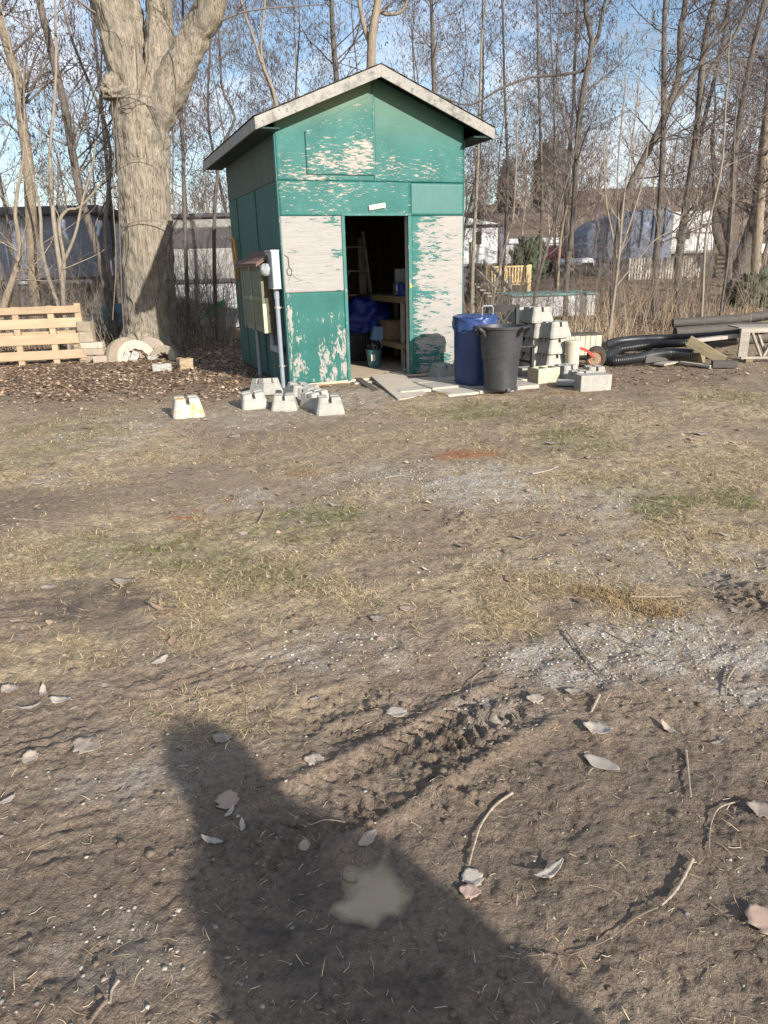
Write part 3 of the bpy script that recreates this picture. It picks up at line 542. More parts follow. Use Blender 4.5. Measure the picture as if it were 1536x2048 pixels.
part("floor", M_PLY, [((.02, -.005, .035), (SW-.02, 1.5, .062))], .002); part("floor", M_PLY, [((.02, 1.504, .035), (SW-.02, SD-.02, .060))], .002)
part("floor_joist", M_OLDWOOD, [((.766, -.003, -.03), (1.70, .09, .034))])
# roof: two slopes, with boards along the edges and shingle courses
def slope_pt(side, d, v, z_off=0):      # d metres from the ridge measured flat
    return (SW/2+side*d, v, RIDGE-SLOPE*d+z_off)
roof = None
for side in (-1, 1):
    b = MB(); E = SW/2+EV
    V = [slope_pt(side, 0, -OF, -.008), slope_pt(side, E, -OF, -.008), slope_pt(side, E, SD+OB, -.008), slope_pt(side, 0, SD+OB, -.008)]
    V += [(x, y, z-.035) for x, y, z in V]
    b.add(V, [(0, 1, 2, 3), (7, 6, 5, 4), (0, 4, 5, 1), (1, 5, 6, 2), (2, 6, 7, 3), (3, 7, 4, 0)])
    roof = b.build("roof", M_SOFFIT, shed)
    for k in range(10):
        d0, d1 = E*k/10, E*(k+1)/10+.03
        b = MB(); V = [slope_pt(side, d0, -OF-.03, .000), slope_pt(side, d1, -OF-.03, .010), slope_pt(side, d1, SD+OB+.02, .010), slope_pt(side, d0, SD+OB+.02, .000)]
        V += [(x, y, z-.006) for x, y, z in V]
        b.add(V, [(0, 1, 2, 3), (7, 6, 5, 4), (0, 4, 5, 1), (1, 5, 6, 2), (2, 6, 7, 3), (3, 7, 4, 0)]); b.build("shingle_course", M_SHINGLE, roof)
    # barge board along the front gable
    for vv, mt in ((-OF-.022, M_FASCIA), (SD+OB, M_FASCIA_D)):
        b = MB(); V = []
        for y in (vv, vv+.02):
            V += [slope_pt(side, 0.0, y, -.008)[:2]+(RIDGE-.010,), slope_pt(side, E+.02, y)[:2]+(RIDGE-SLOPE*(E+.02)-.010,), slope_pt(side, E+.02, y)[:2]+(RIDGE-SLOPE*(E+.02)-.135,), slope_pt(side, 0, y)[:2]+(RIDGE-.135,)]
        b.add(V, [(0, 1, 2, 3), (7, 6, 5, 4), (0, 4, 5, 1), (1, 5, 6, 2), (2, 6, 7, 3), (3, 7, 4, 0)]); b.build("barge_board", mt, shed, bevel=.003)
    ue = SW/2+side*E; zt = RIDGE-SLOPE*E
    part("eave_board", M_FASCIA_D, [((min(ue, ue+side*.02), -OF, zt-.135), (max(ue, ue+side*.02), SD+OB, zt-.012))])
    uw = 0 if side < 0 else SW
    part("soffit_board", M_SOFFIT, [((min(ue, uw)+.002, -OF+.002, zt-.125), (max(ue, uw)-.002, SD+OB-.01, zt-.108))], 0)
# front soffit return blocks, paper notice over the door, latch, ramp
nb = MB(); nb.box((-.11, -.002, -.028), (.11, .0, .028), Matrix.Rotation(R(-9), 4, 'Y'))
notice = nb.build("paper_notice", M_PAPER, None); notice.location = SH(1.235, -.018, 2.158); notice.rotation_euler = (0, 0, YAW); tag(notice, "small tilted white paper sticker above the shed doorway", "sticker")
M_INK = MAT("faded_ochre_print", (.50, .36, .08), (.66, .52, .2), 30, rough=.8, vary=0)
ib = MB()
for k in range(6): ib.box((-.02+.014*k, -.0035, -.010+(k % 2)*.006), (-.010+.014*k, -.0023, .010-(k % 3)*.004), Matrix.Rotation(R(-9), 4, 'Y'))
ib.build("faded_print", M_INK, notice)
part("door_latch", MAT("yellow_latch", (.55, .42, .05), (.66, .52, .08), 9, rough=.5), [((1.66, -.020, 1.18), (1.685, -.012, 1.235))])

def plank(name, a, b, w, h, mat, label=None, cat=None, group=None, up=(0, 0, 1), parent=None, bevel=.004):
    """a board of its own, built round its own origin; x runs along it so that the grain does too"""
    a, b = Vector([float(q) for q in a]), Vector([float(q) for q in b]); L = (b-a).length
    x = (b-a).normalized(); y = Vector(up).cross(x); y.normalize(); z = x.cross(y)
    mb = MB(); mb.box((0, -w/2, -h/2), (L, w/2, h/2)); o = mb.build(name, mat, parent, bevel=bevel)
    M4 = Matrix((x, y, z)).transposed().to_4x4(); M4.translation = a
    o.matrix_world = M4
    if label: tag(o, label, cat, group)
    return o
far_l, far_r, near_l, near_r = G(742, 752, .09), G(800, 742, .09), G(797, 799, .02), G(856, 789, .02)
rb = MB(); nm = np.cross(near_l-far_l, far_r-far_l); nm = nm/np.linalg.norm(nm)*(-.018 if nm[2] > 0 else .018)
rb.add([far_l, near_l, near_r, far_r, far_l+nm, near_l+nm, near_r+nm, far_r+nm], [(0, 1, 2, 3), (7, 6, 5, 4), (0, 4, 5, 1), (1, 5, 6, 2), (2, 6, 7, 3), (3, 7, 4, 0)])
tag(rb.build("ramp_board", M_PALEPLY, None, bevel=.003), "pale weathered plywood ramp leading up to the shed doorway", "ramp")
plank("broken_board", G(716, 757, .06), G(752, 783, .015), .09, .022, M_TIMBER_D, "dark broken board lying beside the plywood ramp", "board")
plank("step_board", SH(.80, -.10, .02), SH(1.15, -.13, .02), .14, .05, M_OLDWOOD, "grey step board under the shed sill beside the ramp", "board")

# ---------------------------------------------------------------- fittings on the left wall
def SE(name, u, v, z, label, cat): return empty(name, SH(u, v, z), YAW, label, cat)
cab = SE("wall_cabinet", 0, .33, .69, "olive green panelled wall cabinet with brown shingled roof on shed side", "cabinet")
cl, ch, cd = 1.22, .82, .20
part("body", M_OLIVE_SHADE, [((-cd+.02, 0, 0), (-.001, cl, ch))], .004, cab)
door = part("door", M_OLIVE, [((-cd, .0, 0), (-cd+.018, cl, ch))], .003, cab)
for v0, v1 in ((.10, .56), (.66, 1.12)):
    for z0, z1 in ((.06, .37), (.45, .76)):
        b = MB(); b.box((-cd-.006, v0, z0), (-cd-.0005, v1, z1)); p_ = b.build("recessed_panel", MAT("olive_recess", (.105, .115, .075), (.15, .16, .11), 3, rough=.7, vary=0) if "olive_recess" not in bpy.data.materials else bpy.data.materials["olive_recess"], door, bevel=.005)
for lo, hi in (((-cd-.014, 0, 0), (-cd-.0005, .09, ch)), ((-cd-.014, .57, 0), (-cd-.0005, .65, ch)), ((-cd-.014, 1.13, 0), (-cd-.0005, cl, ch)), ((-cd-.0135, .091, .38), (-cd-.0005, .569, .44)), ((-cd-.0135, .651, .38), (-cd-.0005, 1.129, .44))):
    part("door_rail", M_OLIVE, [(lo, hi)], .003, door)
part("hasp", M_STEEL, [((-cd-.03, .585, .39), (-cd-.0145, .635, .45))], .004, cab); part("turn_button", M_STEEL, [((-cd-.026, .59, .77), (-cd-.0145, .62, .80))], .004, cab); part("turn_button", M_STEEL, [((-cd-.026, .585, .01), (-cd-.0145, .625, .03))], .004, cab)
part("sunlit_strip", M_SUNEDGE, [((-cd-.0145, -.003, .0), (-cd+.03, .006, .36))], .002, cab)  # pale strip standing in for sunlight along the lower outer edge
for k in range(4):
    t0, t1 = k/4, (k+1)/4+.03; b = MB()
    def rp_(t, y, dz): return (-.002-.27*t, y, ch+.175-.165*t+dz)
    V = [rp_(t0, -.07, .012), rp_(t1, -.07, .020), rp_(t1, cl+.05, .020), rp_(t0, cl+.05, .012)]; V += [(x, y, z-.012) for x, y, z in V]
    b.add(V, [(0, 1, 2, 3), (7, 6, 5, 4), (0, 4, 5, 1), (1, 5, 6, 2), (2, 6, 7, 3), (3, 7, 4, 0)]); b.build("roof_shingle", M_BROWNSH, cab, bevel=.002)
b = MB(); V = [rp_(0, -.06, .0), rp_(1, -.06, .0), rp_(1, cl+.04, .0), rp_(0, cl+.04, .0)]; V += [(x, y, z-.03) for x, y, z in V]
b.add(V, [(0, 1, 2, 3), (7, 6, 5, 4), (0, 4, 5, 1), (1, 5, 6, 2), (2, 6, 7, 3), (3, 7, 4, 0)]); b.build("roof_deck", M_BROWNSH, cab)
met = SE("electric_meter", 0, .06, 0, "grey electric meter box with glass dome and conduit at the shed corner", "electric meter")
part("meter_box", M_GALV, [((-.125, 0, 1.235), (-.016, .30, 1.675))], .008, met)
part("cover_lip", M_GALV, [((-.132, -.006, 1.655), (-.012, .306, 1.682))], .003, met); part("cover_lip", M_GALV, [((-.131, -.005, 1.228), (-.012, .305, 1.25))], .003, met)
Mx = Matrix.Translation((-.125, .15, 1.455)) @ Matrix.Rotation(R(-90), 4, 'Y')
md = MB(); md.lathe([(.085, 0), (.085, .02), (.078, .022), (.078, .06), (.07, .085), (.05, .10), (.02, .108), (.001, .11)], 24, M=Mx)
mgl, mn_, ml_, mb_ = nt("meter_glass"); mb_.inputs["Base Color"].default_value = (.62, .64, .66, 1); mb_.inputs["Roughness"].default_value = .08; mb_.inputs["Coat Weight"].default_value = 1
ml_.new(mix(mn_, ml_, ramp(mn_, ml_, noise_node(mn_, ml_, coords(mn_, ml_), 25, 3), .4, .6), (.22, .235, .25), (.46, .47, .48)), mb_.inputs["Base Color"])
md.build("meter_dome", mgl, met, smooth=True)
cd_ = MB(); cd_.tube([(-.065, .10, 1.236), (-.065, .10, -.05)], .031, 14); cd_.build("conduit", M_PVC, met, smooth=True)
cd_ = MB(); cd_.tube([(-.065, .10, 1.24), (-.065, .10, 1.11)], .037, 14); cd_.build("conduit_coupling", M_PVC, met, smooth=True)
for zz in (1.02, .30):
    cd_ = MB(); cd_.tube([(-.065, .10, zz), (-.065, .10, zz-.025)], .0385, 14); cd_.box((-.064, .065, zz-.025), (-.0, .135, zz)); cd_.build("pipe_clamp", M_STEEL, met)
elb = SE("conduit_elbow", 0, .2, 0, "grey rectangular conduit elbow between the meter pipe and the cabinet", "conduit")
part("elbow_body", M_PVC, [((-.10, -.03, .44), (-.03, .40, .53))], .012, elb); b = MB(); b.tube([(-.065, .36, .52), (-.065, .36, .69)], .032, 12); b.build("riser", M_PVC, elb, smooth=True)
b = MB(); b.tube([(-.07, .30, .44), (-.075, .31, .25), (-.06, .33, .12), (-.05, .34, -.04)], .007, 6); b.build("ground_wire", M_GREYCORD, elb)
b = MB(); b.tube([(-.10, 1.30, .69), (-.10, 1.31, .35), (-.10, 1.32, -.05)], .029, 12); o = b.build("conduit_pipe", M_PVC, None, smooth=True); o.location = SH(0, 0, 0); o.rotation_euler.z = YAW; tag(o, "thin grey conduit pipe running from cabinet bottom to the leaves", "conduit")
# hanging cords at the back of the wall
crd = SE("extension_cord", -.02, 2.62, 1.3, "orange extension cord hung in a bundle on the shed side wall", "cord")
for k in range(7):
    a = .055+.012*rng.random(); ph = rng.random()*6; pts = []
    for i in range(25):
        t = 2*math.pi*i/24; pts.append((-.03-.012*math.sin(t*2+ph)-.01*k/3, a*math.sin(t)*(1.5+.3*math.sin(ph))+.03*(rng.random()-.5)*0, .30+.30*math.cos(t)+.02*math.sin(3*t+ph)))
    b = MB(); b.tube(pts, .0085, 6); b.build("cord_loop", M_ORANGE if k < 5 else M_GREYCORD, crd)
b = MB(); b.tube([(-.04, .03, .02), (-.045, .06, -.15), (-.04, -.03, -.22), (-.03, -.10, -.10), (-.035, -.08, .05)], .007, 6); b.build("cord_tail", M_GREYCORD, crd)
b = MB(); b.tube([SH(-.03, 1.9, 1.45), SH(-.235, 1.62, 1.2), SH(-.23, 1.6, .7), SH(-.12, 1.63, .3), SH(-.10, 1.66, .0)], .006, 6); tag(b.build("hanging_cable", M_REDCORD), "thin dull red cable hanging down beside the wall cabinet", "cable")
b = MB(); b.tube([(.0, -.002, .16), (.045, -.012, .13), (.05, -.015, .02)], .0035, 6)
b.tube([(.05+.03*math.sin(t), -.015, -.03+.045*math.cos(t)) for t in np.linspace(0, 2*math.pi, 17)], .0035, 6); b.tube([(.07, -.016, -.06), (.13, -.01, -.11), (.21, -.006, -.135), (.04, -.004, -.17), (.02, -.004, -.16), (.07, -.012, -.065)], .0014, 4)
o = b.build("wire_hook", M_RUSTW); o.location = SH(.02, 0, 1.46); o.rotation_euler.z = YAW; tag(o, "bent wire hook with loop on the white front panel", "hook")

# ---------------------------------------------------------------- inside the doorway
FLZ = .063
lad = SE("step_ladder", 1.66, 2.35, FLZ, "dim wooden step ladder leaning inside the shed", "ladder")
for x in (.0, .40):
    b = MB(); b.bar((x-.03*(1 if x == 0 else -1), -.12, .0), (x+.02*(1 if x == 0 else -1), .32, 1.92), .03, .075, (0, 1, 0)); b.build("rail", M_OLDWOOD_Z, lad)
for k in range(5):
    t = .12+.19*k; b = MB(); b.box((.0, -.12+.44*t-.05, 1.92*t-.012), (.40, -.12+.44*t+.05, 1.92*t+.012)); b.build("rung", M_OLDWOOD, lad)
    for x, s in ((.02, 1), (.38, -1)): b = MB(); b.bar((x, -.12+.44*t, 1.92*t-.10), (x+s*.07, -.12+.44*t, 1.92*t-.012), .01, .015); b.build("rung_brace", M_STEEL, lad)
bch = SE("work_bench", 1.80, .55, FLZ, "wooden work bench with a lower shelf inside the shed", "bench")
part("bench_top", M_TIMBER, [((0, 0, .90), (.58, 1.6, .99))], .005, bch); part("lower_shelf", M_PINE, [((.0, .02, .26), (.56, 1.5, .34))], .005, bch)
for x, y in ((.03, .10), (.03, 1.45), (.50, .10), (.50, 1.45)): part("leg", M_OLDWOOD_Z, [((x, y, 0), (x+.05, y+.05, .899))], .003, bch)
def lump(name, size, mat, loc, label, cat, seed, amp=.18, fr=2.2, flat=.0, sub=4, rz=0.0):
    bm = bmesh.new(); bmesh.ops.create_icosphere(bm, subdivisions=sub, radius=1)
    from mathutils import noise as mn
    for v in bm.verts:
        q = v.co.copy(); d = 1+amp*mn.fractal(q*fr+Vector((seed*7.1, seed, 0)), .6, 2.2, 5); v.co = q*d
        if v.co.z < -.55+flat: v.co.z = -.55+flat
        v.co = Vector((v.co.x*size[0]/2, v.co.y*size[1]/2, (v.co.z+.55-flat)*size[2]/1.55))
    me = bpy.data.meshes.new(name); bm.to_mesh(me); bm.free(); me.polygons.foreach_set("use_smooth", np.ones(len(me.polygons), bool))
    o = link(name, me, mat); o.location = [float(q) for q in loc]; o.rotation_euler.z = rz
    return tag(o, label, cat) if label else o
def crate_like(name, u, v, su, sv, h, label):
    r = SE(name, u, v, FLZ, label, "crate")
    for k in range(9):
        part("wire_bar", M_DKPLASTIC, [((su*k/8-.004, -.004, 0), (su*k/8+.004, .004, h))], 0, r)
    for k in range(9):
        part("wire_bar", M_DKPLASTIC, [((0, -.0075, h*k/8-.004), (su, -.0045, h*k/8+.004))], 0, r)
    part("crate_body", M_BLACK, [((.0, .012, 0), (su, sv, h-.02))], .006, r)
crate_like("wire_crate", 1.36, 1.72, .33, .30, .42, "black wire mesh crate under the blue tarp in the shed")
lump("tarp_bundle", (.80, .60, .56), M_TARP, SH(1.76, 1.98, .48), "crumpled blue tarp heaped inside the shed", "tarp", 3, .28, 2.6)
part("tool_chest", M_DKPLASTIC, [((0, 0, 0), (.50, .40, .44))], .02, None).location = (0, 0, 0)
tch = bpy.data.objects["tool_chest"]; tch.parent = None; tch.location = SH(1.48, 1.86, FLZ); tch.rotation_euler.z = YAW; tag(tch, "dark chest that carries the blue tarp in the shed", "chest")
b = MB(); b.add([(0, 0, 0), (.20, 0, 0), (.20, .1, 0), (0, .1, 0), (.10, .0, .42), (.26, .0, .40), (.26, .1, .40), (.10, .1, .42)], [(0, 3, 2, 1), (4, 5, 6, 7), (0, 1, 5, 4), (1, 2, 6, 5), (2, 3, 7, 6), (3, 0, 4, 7)])
o = b.build("light_blue_board", M_LTBLUE, None, bevel=.006); o.location = SH(1.60, 1.38, FLZ+.12); o.rotation_euler.z = YAW; tag(o, "light blue plastic board leaning behind the teal bucket", "board")
bk = SE("bucket", 1.52, .98, FLZ, "teal plastic bucket with white label on the shed floor", "bucket")
b = MB(); b.lathe([(.085, 0), (.092, .02), (.112, .23), (.120, .235), (.120, .25), (.105, .25), (.088, .04)], 24); b.build("bucket_body", M_TEALPL, bk, smooth=True)
part("label", M_PAPER, [((-.06, -.108, .10), (.0, -.098, .19))], 0, bk); bk.children[-1].rotation_euler.z = R(-12)
lump("bag_of_rags", (.28, .26, .20), M_BLACK, SH(1.55, 1.12, FLZ+.26), None, None, 9, .3, 2.4)
bpy.data.objects["bag_of_rags"].location = SH(1.53, .99, FLZ+.20); tag(bpy.data.objects["bag_of_rags"], "dark crumpled bag stuffed in the teal bucket", "bag")
bpy.data.objects["bag_of_rags"].scale = (.75, .75, .9)
tb = SE("tool_box", 1.86, .62, FLZ+.345, "grey plastic tool box on the lower bench shelf", "tool box")
b = MB(); b.add([(0, 0, 0), (.42, 0, 0), (.42, .26, 0), (0, .26, 0), (.05, .04, .20), (.40, .04, .20), (.40, .22, .20), (.05, .22, .20)], [(0, 3, 2, 1), (4, 5, 6, 7), (0, 1, 5, 4), (1, 2, 6, 5), (2, 3, 7, 6), (3, 0, 4, 7)]); b.build("box_body", M_DKPLASTIC, tb, bevel=.015, seg=2)
part("label", M_PAPER, [((.10, .0, .13), (.15, .012, .17))], 0, tb); part("handle", M_BLACK, [((.14, .11, .201), (.30, .14, .235))], .008, tb)
pb_ = SE("blue_pail", 1.87, .70, FLZ+.99, "small blue pail at the corner of the work bench", "pail"); b = MB(); b.lathe([(.06, 0), (.075, .15), (.08, .155), (.08, .165), (.066, .165), (.052, .02)], 20); b.build("pail_body", M_TARP, pb_, smooth=True)
lump("rag_pile", (.34, .30, .15), MAT("mottled_rags", (.05, .07, .055), (.20, .18, .15), 14, rough=.9), SH(2.0, .72, FLZ+.99), "pile of green and grey rags on the bench top", "rags", 4, .35, 3)
b = MB()
for k in range(12): b.box((.03*k, (k % 2)*.008, 0), (.03*k+.03, .03+(k % 2)*.008, .36))
o = b.build("corrugated_panel", MAT("dull_white_panel", (.42, .42, .42), (.52, .52, .51), 5, rough=.6), None); o.location = SH(1.96, 1.15, FLZ+.99); o.rotation_euler.z = YAW; tag(o, "off-white ribbed panel standing on the bench", "panel")
o = MB().lathe([(.07, 0), (.075, .02), (.075, .16), (.06, .18), (.02, .19)], 18).build("paint_tin", M_STEEL, None, smooth=True); o.location = SH(1.92, .98, FLZ+.99); tag(o, "round metal paint tin behind the pail on the bench", "tin")
cb = SE("cardboard_box", 1.83, 1.2, FLZ+.345, "brown cardboard box on the lower bench shelf behind the tool box", "box"); part("box_body", MAT("brown_cardboard", (.22, .15, .09), (.29, .20, .125), 6, rough=.9), [((0, 0, 0), (.34, .30, .28))], .004, cb); part("flap", M_TIMBER, [((.02, -.06, .281), (.32, .06, .285))], 0, cb)
plank("leaning_board", SH(1.98, 2.55, FLZ), SH(2.1, 2.9, 1.9), .12, .02, M_OLDWOOD, "grey board leaning upright at the back of the shed", "board", up=(0, 1, 0))
for k, (u, v, hh, mt, lb) in enumerate(((1.83, .48, .16, M_RUSTW, "brown bottle under the bench shelf"), (1.90, .50, .10, M_REDCORD, "small red can under the bench shelf"), (1.75, .40, .05, M_PAPER, "flat white carton on the floor under the bench"))):
    o = MB().lathe([(.03, 0), (.032, hh*.6), (.014, hh*.75), (.014, hh), (.003, hh)], 14).build(["bottle", "paint_can", "carton"][k], mt, None, smooth=True); o.location = SH(u, v, FLZ); tag(o, lb, ["bottle", "can", "carton"][k])
b = MB(); b.lathe([(.001, -.10), (.06, -.085), (.095, -.03), (.10, 0), (.095, .03), (.06, .085), (.001, .10)], 18); o = b.build("blue_float", M_TARP, None, smooth=True); o.location = SH(1.80, .30, 1.66); o.scale = (.5, .5, .9); tag(o, "blue rounded float hanging inside the right door jamb", "float")
b = MB(); b.tube([SH(1.80, .30, 1.74), SH(1.80, .31, 2.3), SH(1.8, .32, 3.2)], .004, 5); b.build("float_line", M_GREYCORD, None); bpy.data.objects["float_line"].parent = o; bpy.data.objects["float_line"].matrix_parent_inverse = (Matrix.Translation(o.location) @ Matrix.Diagonal((.5, .5, .9, 1))).inverted()
# ================================================================ YARD THINGS
# ---- concrete deck blocks
def pier_mesh(name, base=.165, top=.122, H=.205, slot=.017, zs=.142, ch=.30):
    """truncated pyramid with cut corners and a cross slot in its top"""
    def half(z): return base+(top-base)*(max(z-.03, 0)/(H-.03))
    b = MB()
    def octo(z, s=None):
        h_ = half(z) if s is None else s; c_ = h_*ch*.55
        return [(h_, -h_+c_, z), (h_, h_-c_, z), (h_-c_, h_, z), (-h_+c_, h_, z), (-h_, h_-c_, z), (-h_, -h_+c_, z), (-h_+c_, -h_, z), (h_-c_, -h_, z)]
    rings = [octo(0), octo(.03), octo(zs)]; V = sum(rings, []); F = [tuple(range(7, -1, -1))]
    for j in range(2):
        for i in range(8): F.append((j*8+i, j*8+(i+1) % 8, (j+1)*8+(i+1) % 8, (j+1)*8+i))
    F.append(tuple(16+i for i in range(8))); b.add(V, F)
    for sx in (-1, 1):
        for sy in (-1, 1):
            V = []
            for z in (zs-.001, H):
                h_ = half(z); c_ = h_*ch*.55
                V += [(sx*slot, sy*slot, z), (sx*h_, sy*slot, z), (sx*h_, sy*(h_-c_), z), (sx*(h_-c_), sy*h_, z), (sx*slot, sy*h_, z)]
            F = [(4, 3, 2, 1, 0), (5, 6, 7, 8, 9)]+[(i, (i+1) % 5, 5+(i+1) % 5, 5+i) for i in range(5)]; b.add(V, F)
    return b.mesh(name)
PIER = pier_mesh("deck_block")
PIERS = {}
for k, mt in (("c", M_CONC), ("o", M_CONC_O), ("y", M_CONC_Y)):
    me = PIER.copy(); me.materials.clear(); me.materials.append(mt); PIERS[k] = me
def pier(p, rz, label, group, k="c", s=1.0, tilt=(0, 0), bury=.01):
    o = bpy.data.objects.new("deck_block", PIERS[k]); COL.objects.link(o); o.location = (float(p[0]), float(p[1]), float(p[2])-bury); o.rotation_euler = (tilt[0], tilt[1], rz); o.scale = (s, s, s)
    bv = o.modifiers.new("bevel", 'BEVEL'); bv.width = .006; bv.segments = 2; bv.limit_method = 'ANGLE'; bv.angle_limit = R(40)
    return tag(o, label, "concrete block", group)
def gp(px, py, back=.15):
    p = G(px, py); d = p[:2]/np.linalg.norm(p[:2]); return on((p[0]+d[0]*back, p[1]+d[1]*back))
GC = "concrete deck blocks by the shed corner"
pier(gp(377, 837), .35, "lone concrete deck block with orange stains on bare dirt", GC, "o")
pier(gp(511, 820), .25, "leftmost grey deck block of the cluster at the shed corner", GC, s=.92, tilt=(.05, -.12))
pier(gp(533, 796, .2), .9, "deck block standing tilted behind the leftmost block of the cluster", GC, s=.98, tilt=(-.1, .1))
pier(gp(570, 824), .06, "upright deck block directly before the conduit pipe foot", GC, s=.86)
pier(gp(598, 806, .2), .5, "half hidden deck block behind the one before the conduit", GC, s=.9, tilt=(.12, .1))
pier(gp(617, 806, .15), 1.1, "dim deck block in the middle of the cluster", GC, s=.86, tilt=(0, -.1))
pier(gp(634, 818, .15), .72, "bluish shaded deck block just behind the nearest right one", GC, s=.88, tilt=(0, -.12))
pier(gp(659, 830, .14), .18, "nearest deck block on the right of the cluster below the shed corner", GC, s=.92)
pier(SH(2.02, -.24, gz(*SH(2.02, -.24)[:2])+.02), YAW+.1, "deck block in the barrel's shade against the white panel", "deck blocks right of the shed", s=.86)
# ---- stacked deck blocks right of the bins
GS = "stacked deck blocks right of the bins"
def stack(px, py, n, s, name, rz, back=.16):
    base = gp(px, py, back)
    for k in range(n):
        o = pier(base+np.array([.012*math.sin(k*2.3+px), .01*math.cos(k*3.1+px), k*.2*s]), rz+.06*math.sin(k*5+px), f"{['lowest', 'second', 'third', 'topmost'][k if n == 4 else (k if k < 2 else 3)]} deck block of {name}", GS, s=s, bury=.0)
stack(1104, 744, 3, 1.06, "the nearer three block stack", .35)
stack(1072, 746, 4, 1.03, "the tall stack behind the black chair leg", .30, .42)
stack(1040, 744, 4, 1.02, "the rear tall stack half hidden by the chair", .2, .62)
GB = "loose blocks right of the bins"
def rect_block(name, px, py, size, rz, mat, label, holes=0, back=None, z=0, tilt=(0, 0)):
    p = gp(px, py, size[1]/2 if back is None else back); b = MB(); x, y, h = size
    if not holes: b.box((-x/2, -y/2, 0), (x/2, y/2, h))
    else:
        w = x*.11; cw = (x-w*3)/2
        b.box((-x/2, -y/2, 0), (x/2, -y/2+w, h)); b.box((-x/2, y/2-w, 0), (x/2, y/2, h))
        for k in range(3): b.box((-x/2+k*(cw+w), -y/2+w+.0005, 0), (-x/2+k*(cw+w)+w, y/2-w-.0005, h))
    o = b.build(name, mat, None, bevel=.007, seg=2); o.location = (p[0], p[1], p[2]-.008+z); o.rotation_euler = (tilt[0], tilt[1], rz)
    return tag(o, label, "concrete block", GB)
rect_block("hollow_block", 1086, 768, (.33, .24, .19), .42, M_CONC_Y, "tan mossy hollow block at the foot of the stacks", 1)
rect_block("concrete_block", 1184, 785, (.38, .20, .19), .14, M_CONC, "bright square edged concrete block at the right end of the row")
rect_block("concrete_block", 1050, 760, (.20, .2, .14), .3, M_CONC, "small pale block beside the chair leg", z=0)
rect_block("paving_slab", 1138, 776, (.30, .16, .045), -.25, M_CONC, "flat grey slab propped beside the bright concrete block", z=.03, tilt=(.08, .05))
pier(gp(1130, 762, .15), .5, "deck block with open slots lying behind the flat slab", GB, s=.9)
pier(gp(1158, 772, .13), .35, "deck block squeezed between flat slab and bright concrete block", GB, s=.84)
pier(gp(1186, 764, .2), .1, "deck block half hidden behind the bright concrete block", GB, s=.84)
# ---- paved pad under the bins: each slab a piece of its own
pad = empty("paved_pad", SH(2.0, -.9, 0), YAW, "pale paved pad under the two bins by the shed", "paving")
for i in range(5):
    for j in range(3):
        u0, v0 = -.95+.42*i, -.60+.42*j
        if (i == 0 and j == 0) or (i == 4 and j == 0): continue
        cx_, cy_ = SH(2.0+u0+.2, -.9+v0+.2)[:2]
        b = MB(); b.box((-.204, -.204, -.05), (.204, .204, .012)); o = b.build("paving_slab", M_SLAB, pad, bevel=.006); o.location = (u0+.2, v0+.2, gz(cx_, cy_)+.018+.006*rng.random()); o.rotation_euler = (.012*(rng.random()-.5), .012*(rng.random()-.5), .03*(rng.random()-.5))
PADZ = gz(*SH(2.0, -.9)[:2])+.034
# ---- blue barrel with bag liner and charcoal wheeled bin
BB = G(948, 772, PADZ); d_ = BB[:2]/np.linalg.norm(BB[:2]); BB = np.array([BB[0]+d_[0]*.24, BB[1]+d_[1]*.24, PADZ])
bar = empty("barrel", BB, .3, "round blue plastic barrel with a folded liner at its rim", "barrel")
b = MB(); b.lathe([(.225, 0), (.24, .012), (.245, .06), (.255, .40), (.258, .66), (.25, .70), (.262, .705), (.262, .74)], 40); b.build("barrel_body", M_BLUEBIN, bar, smooth=True)
n_, V, F = 64, [], []
prof = [(.262, .735), (.278, .690), (.281, .745), (.276, .765), (.280, .785), (.270, .800), (.274, .812), (.256, .825), (.20, .832), (.10, .822), (.001, .826)]
for j, (r_, z_) in enumerate(prof):
    for i in range(n_):
        t = 2*math.pi*i/n_; w = .5+.5*math.sin(t*5+j) ; rr = r_*(1+.018*math.sin(t*9+j*1.3)+.012*math.sin(t*23+j*2.1)); V.append((rr*math.cos(t), rr*math.sin(t), z_+(.006*math.sin(t*7+j*.9)+.004*math.sin(t*15+j*2))*(1 if j < 9 else .6)-(.035*max(0, math.sin(t*2+.6))+.012*math.sin(t*11) if j == 1 else 0)))
for j in range(len(prof)-1):
    for i in range(n_): k_ = (i+1) % n_; F.append((j*n_+i, j*n_+k_, (j+1)*n_+k_, (j+1)*n_+i))
MB().add(V, F).build("liner_bag", M_BLUEBAG, bar, smooth=True)
hb = MB(); hb.tube([(-.065, 0, .80), (-.068, 0, .915), (-.05, 0, .94), (.05, 0, .94), (.068, 0, .915), (.065, 0, .80)], .0105, 8); o = hb.build("lid_handle", M_GALV, bar, smooth=True); o.location = (.135, -.06, -.01); o.rotation_euler.z = -.3
CC = G(1000, 786, PADZ-.005); d_ = CC[:2]/np.linalg.norm(CC[:2]); CC = np.array([CC[0]+d_[0]*.19, CC[1]+d_[1]*.19, PADZ-.005])
can = empty("trash_can", CC, 0, "scuffed charcoal wheeled trash can without lid on the paved pad", "trash can")
n_ = 72
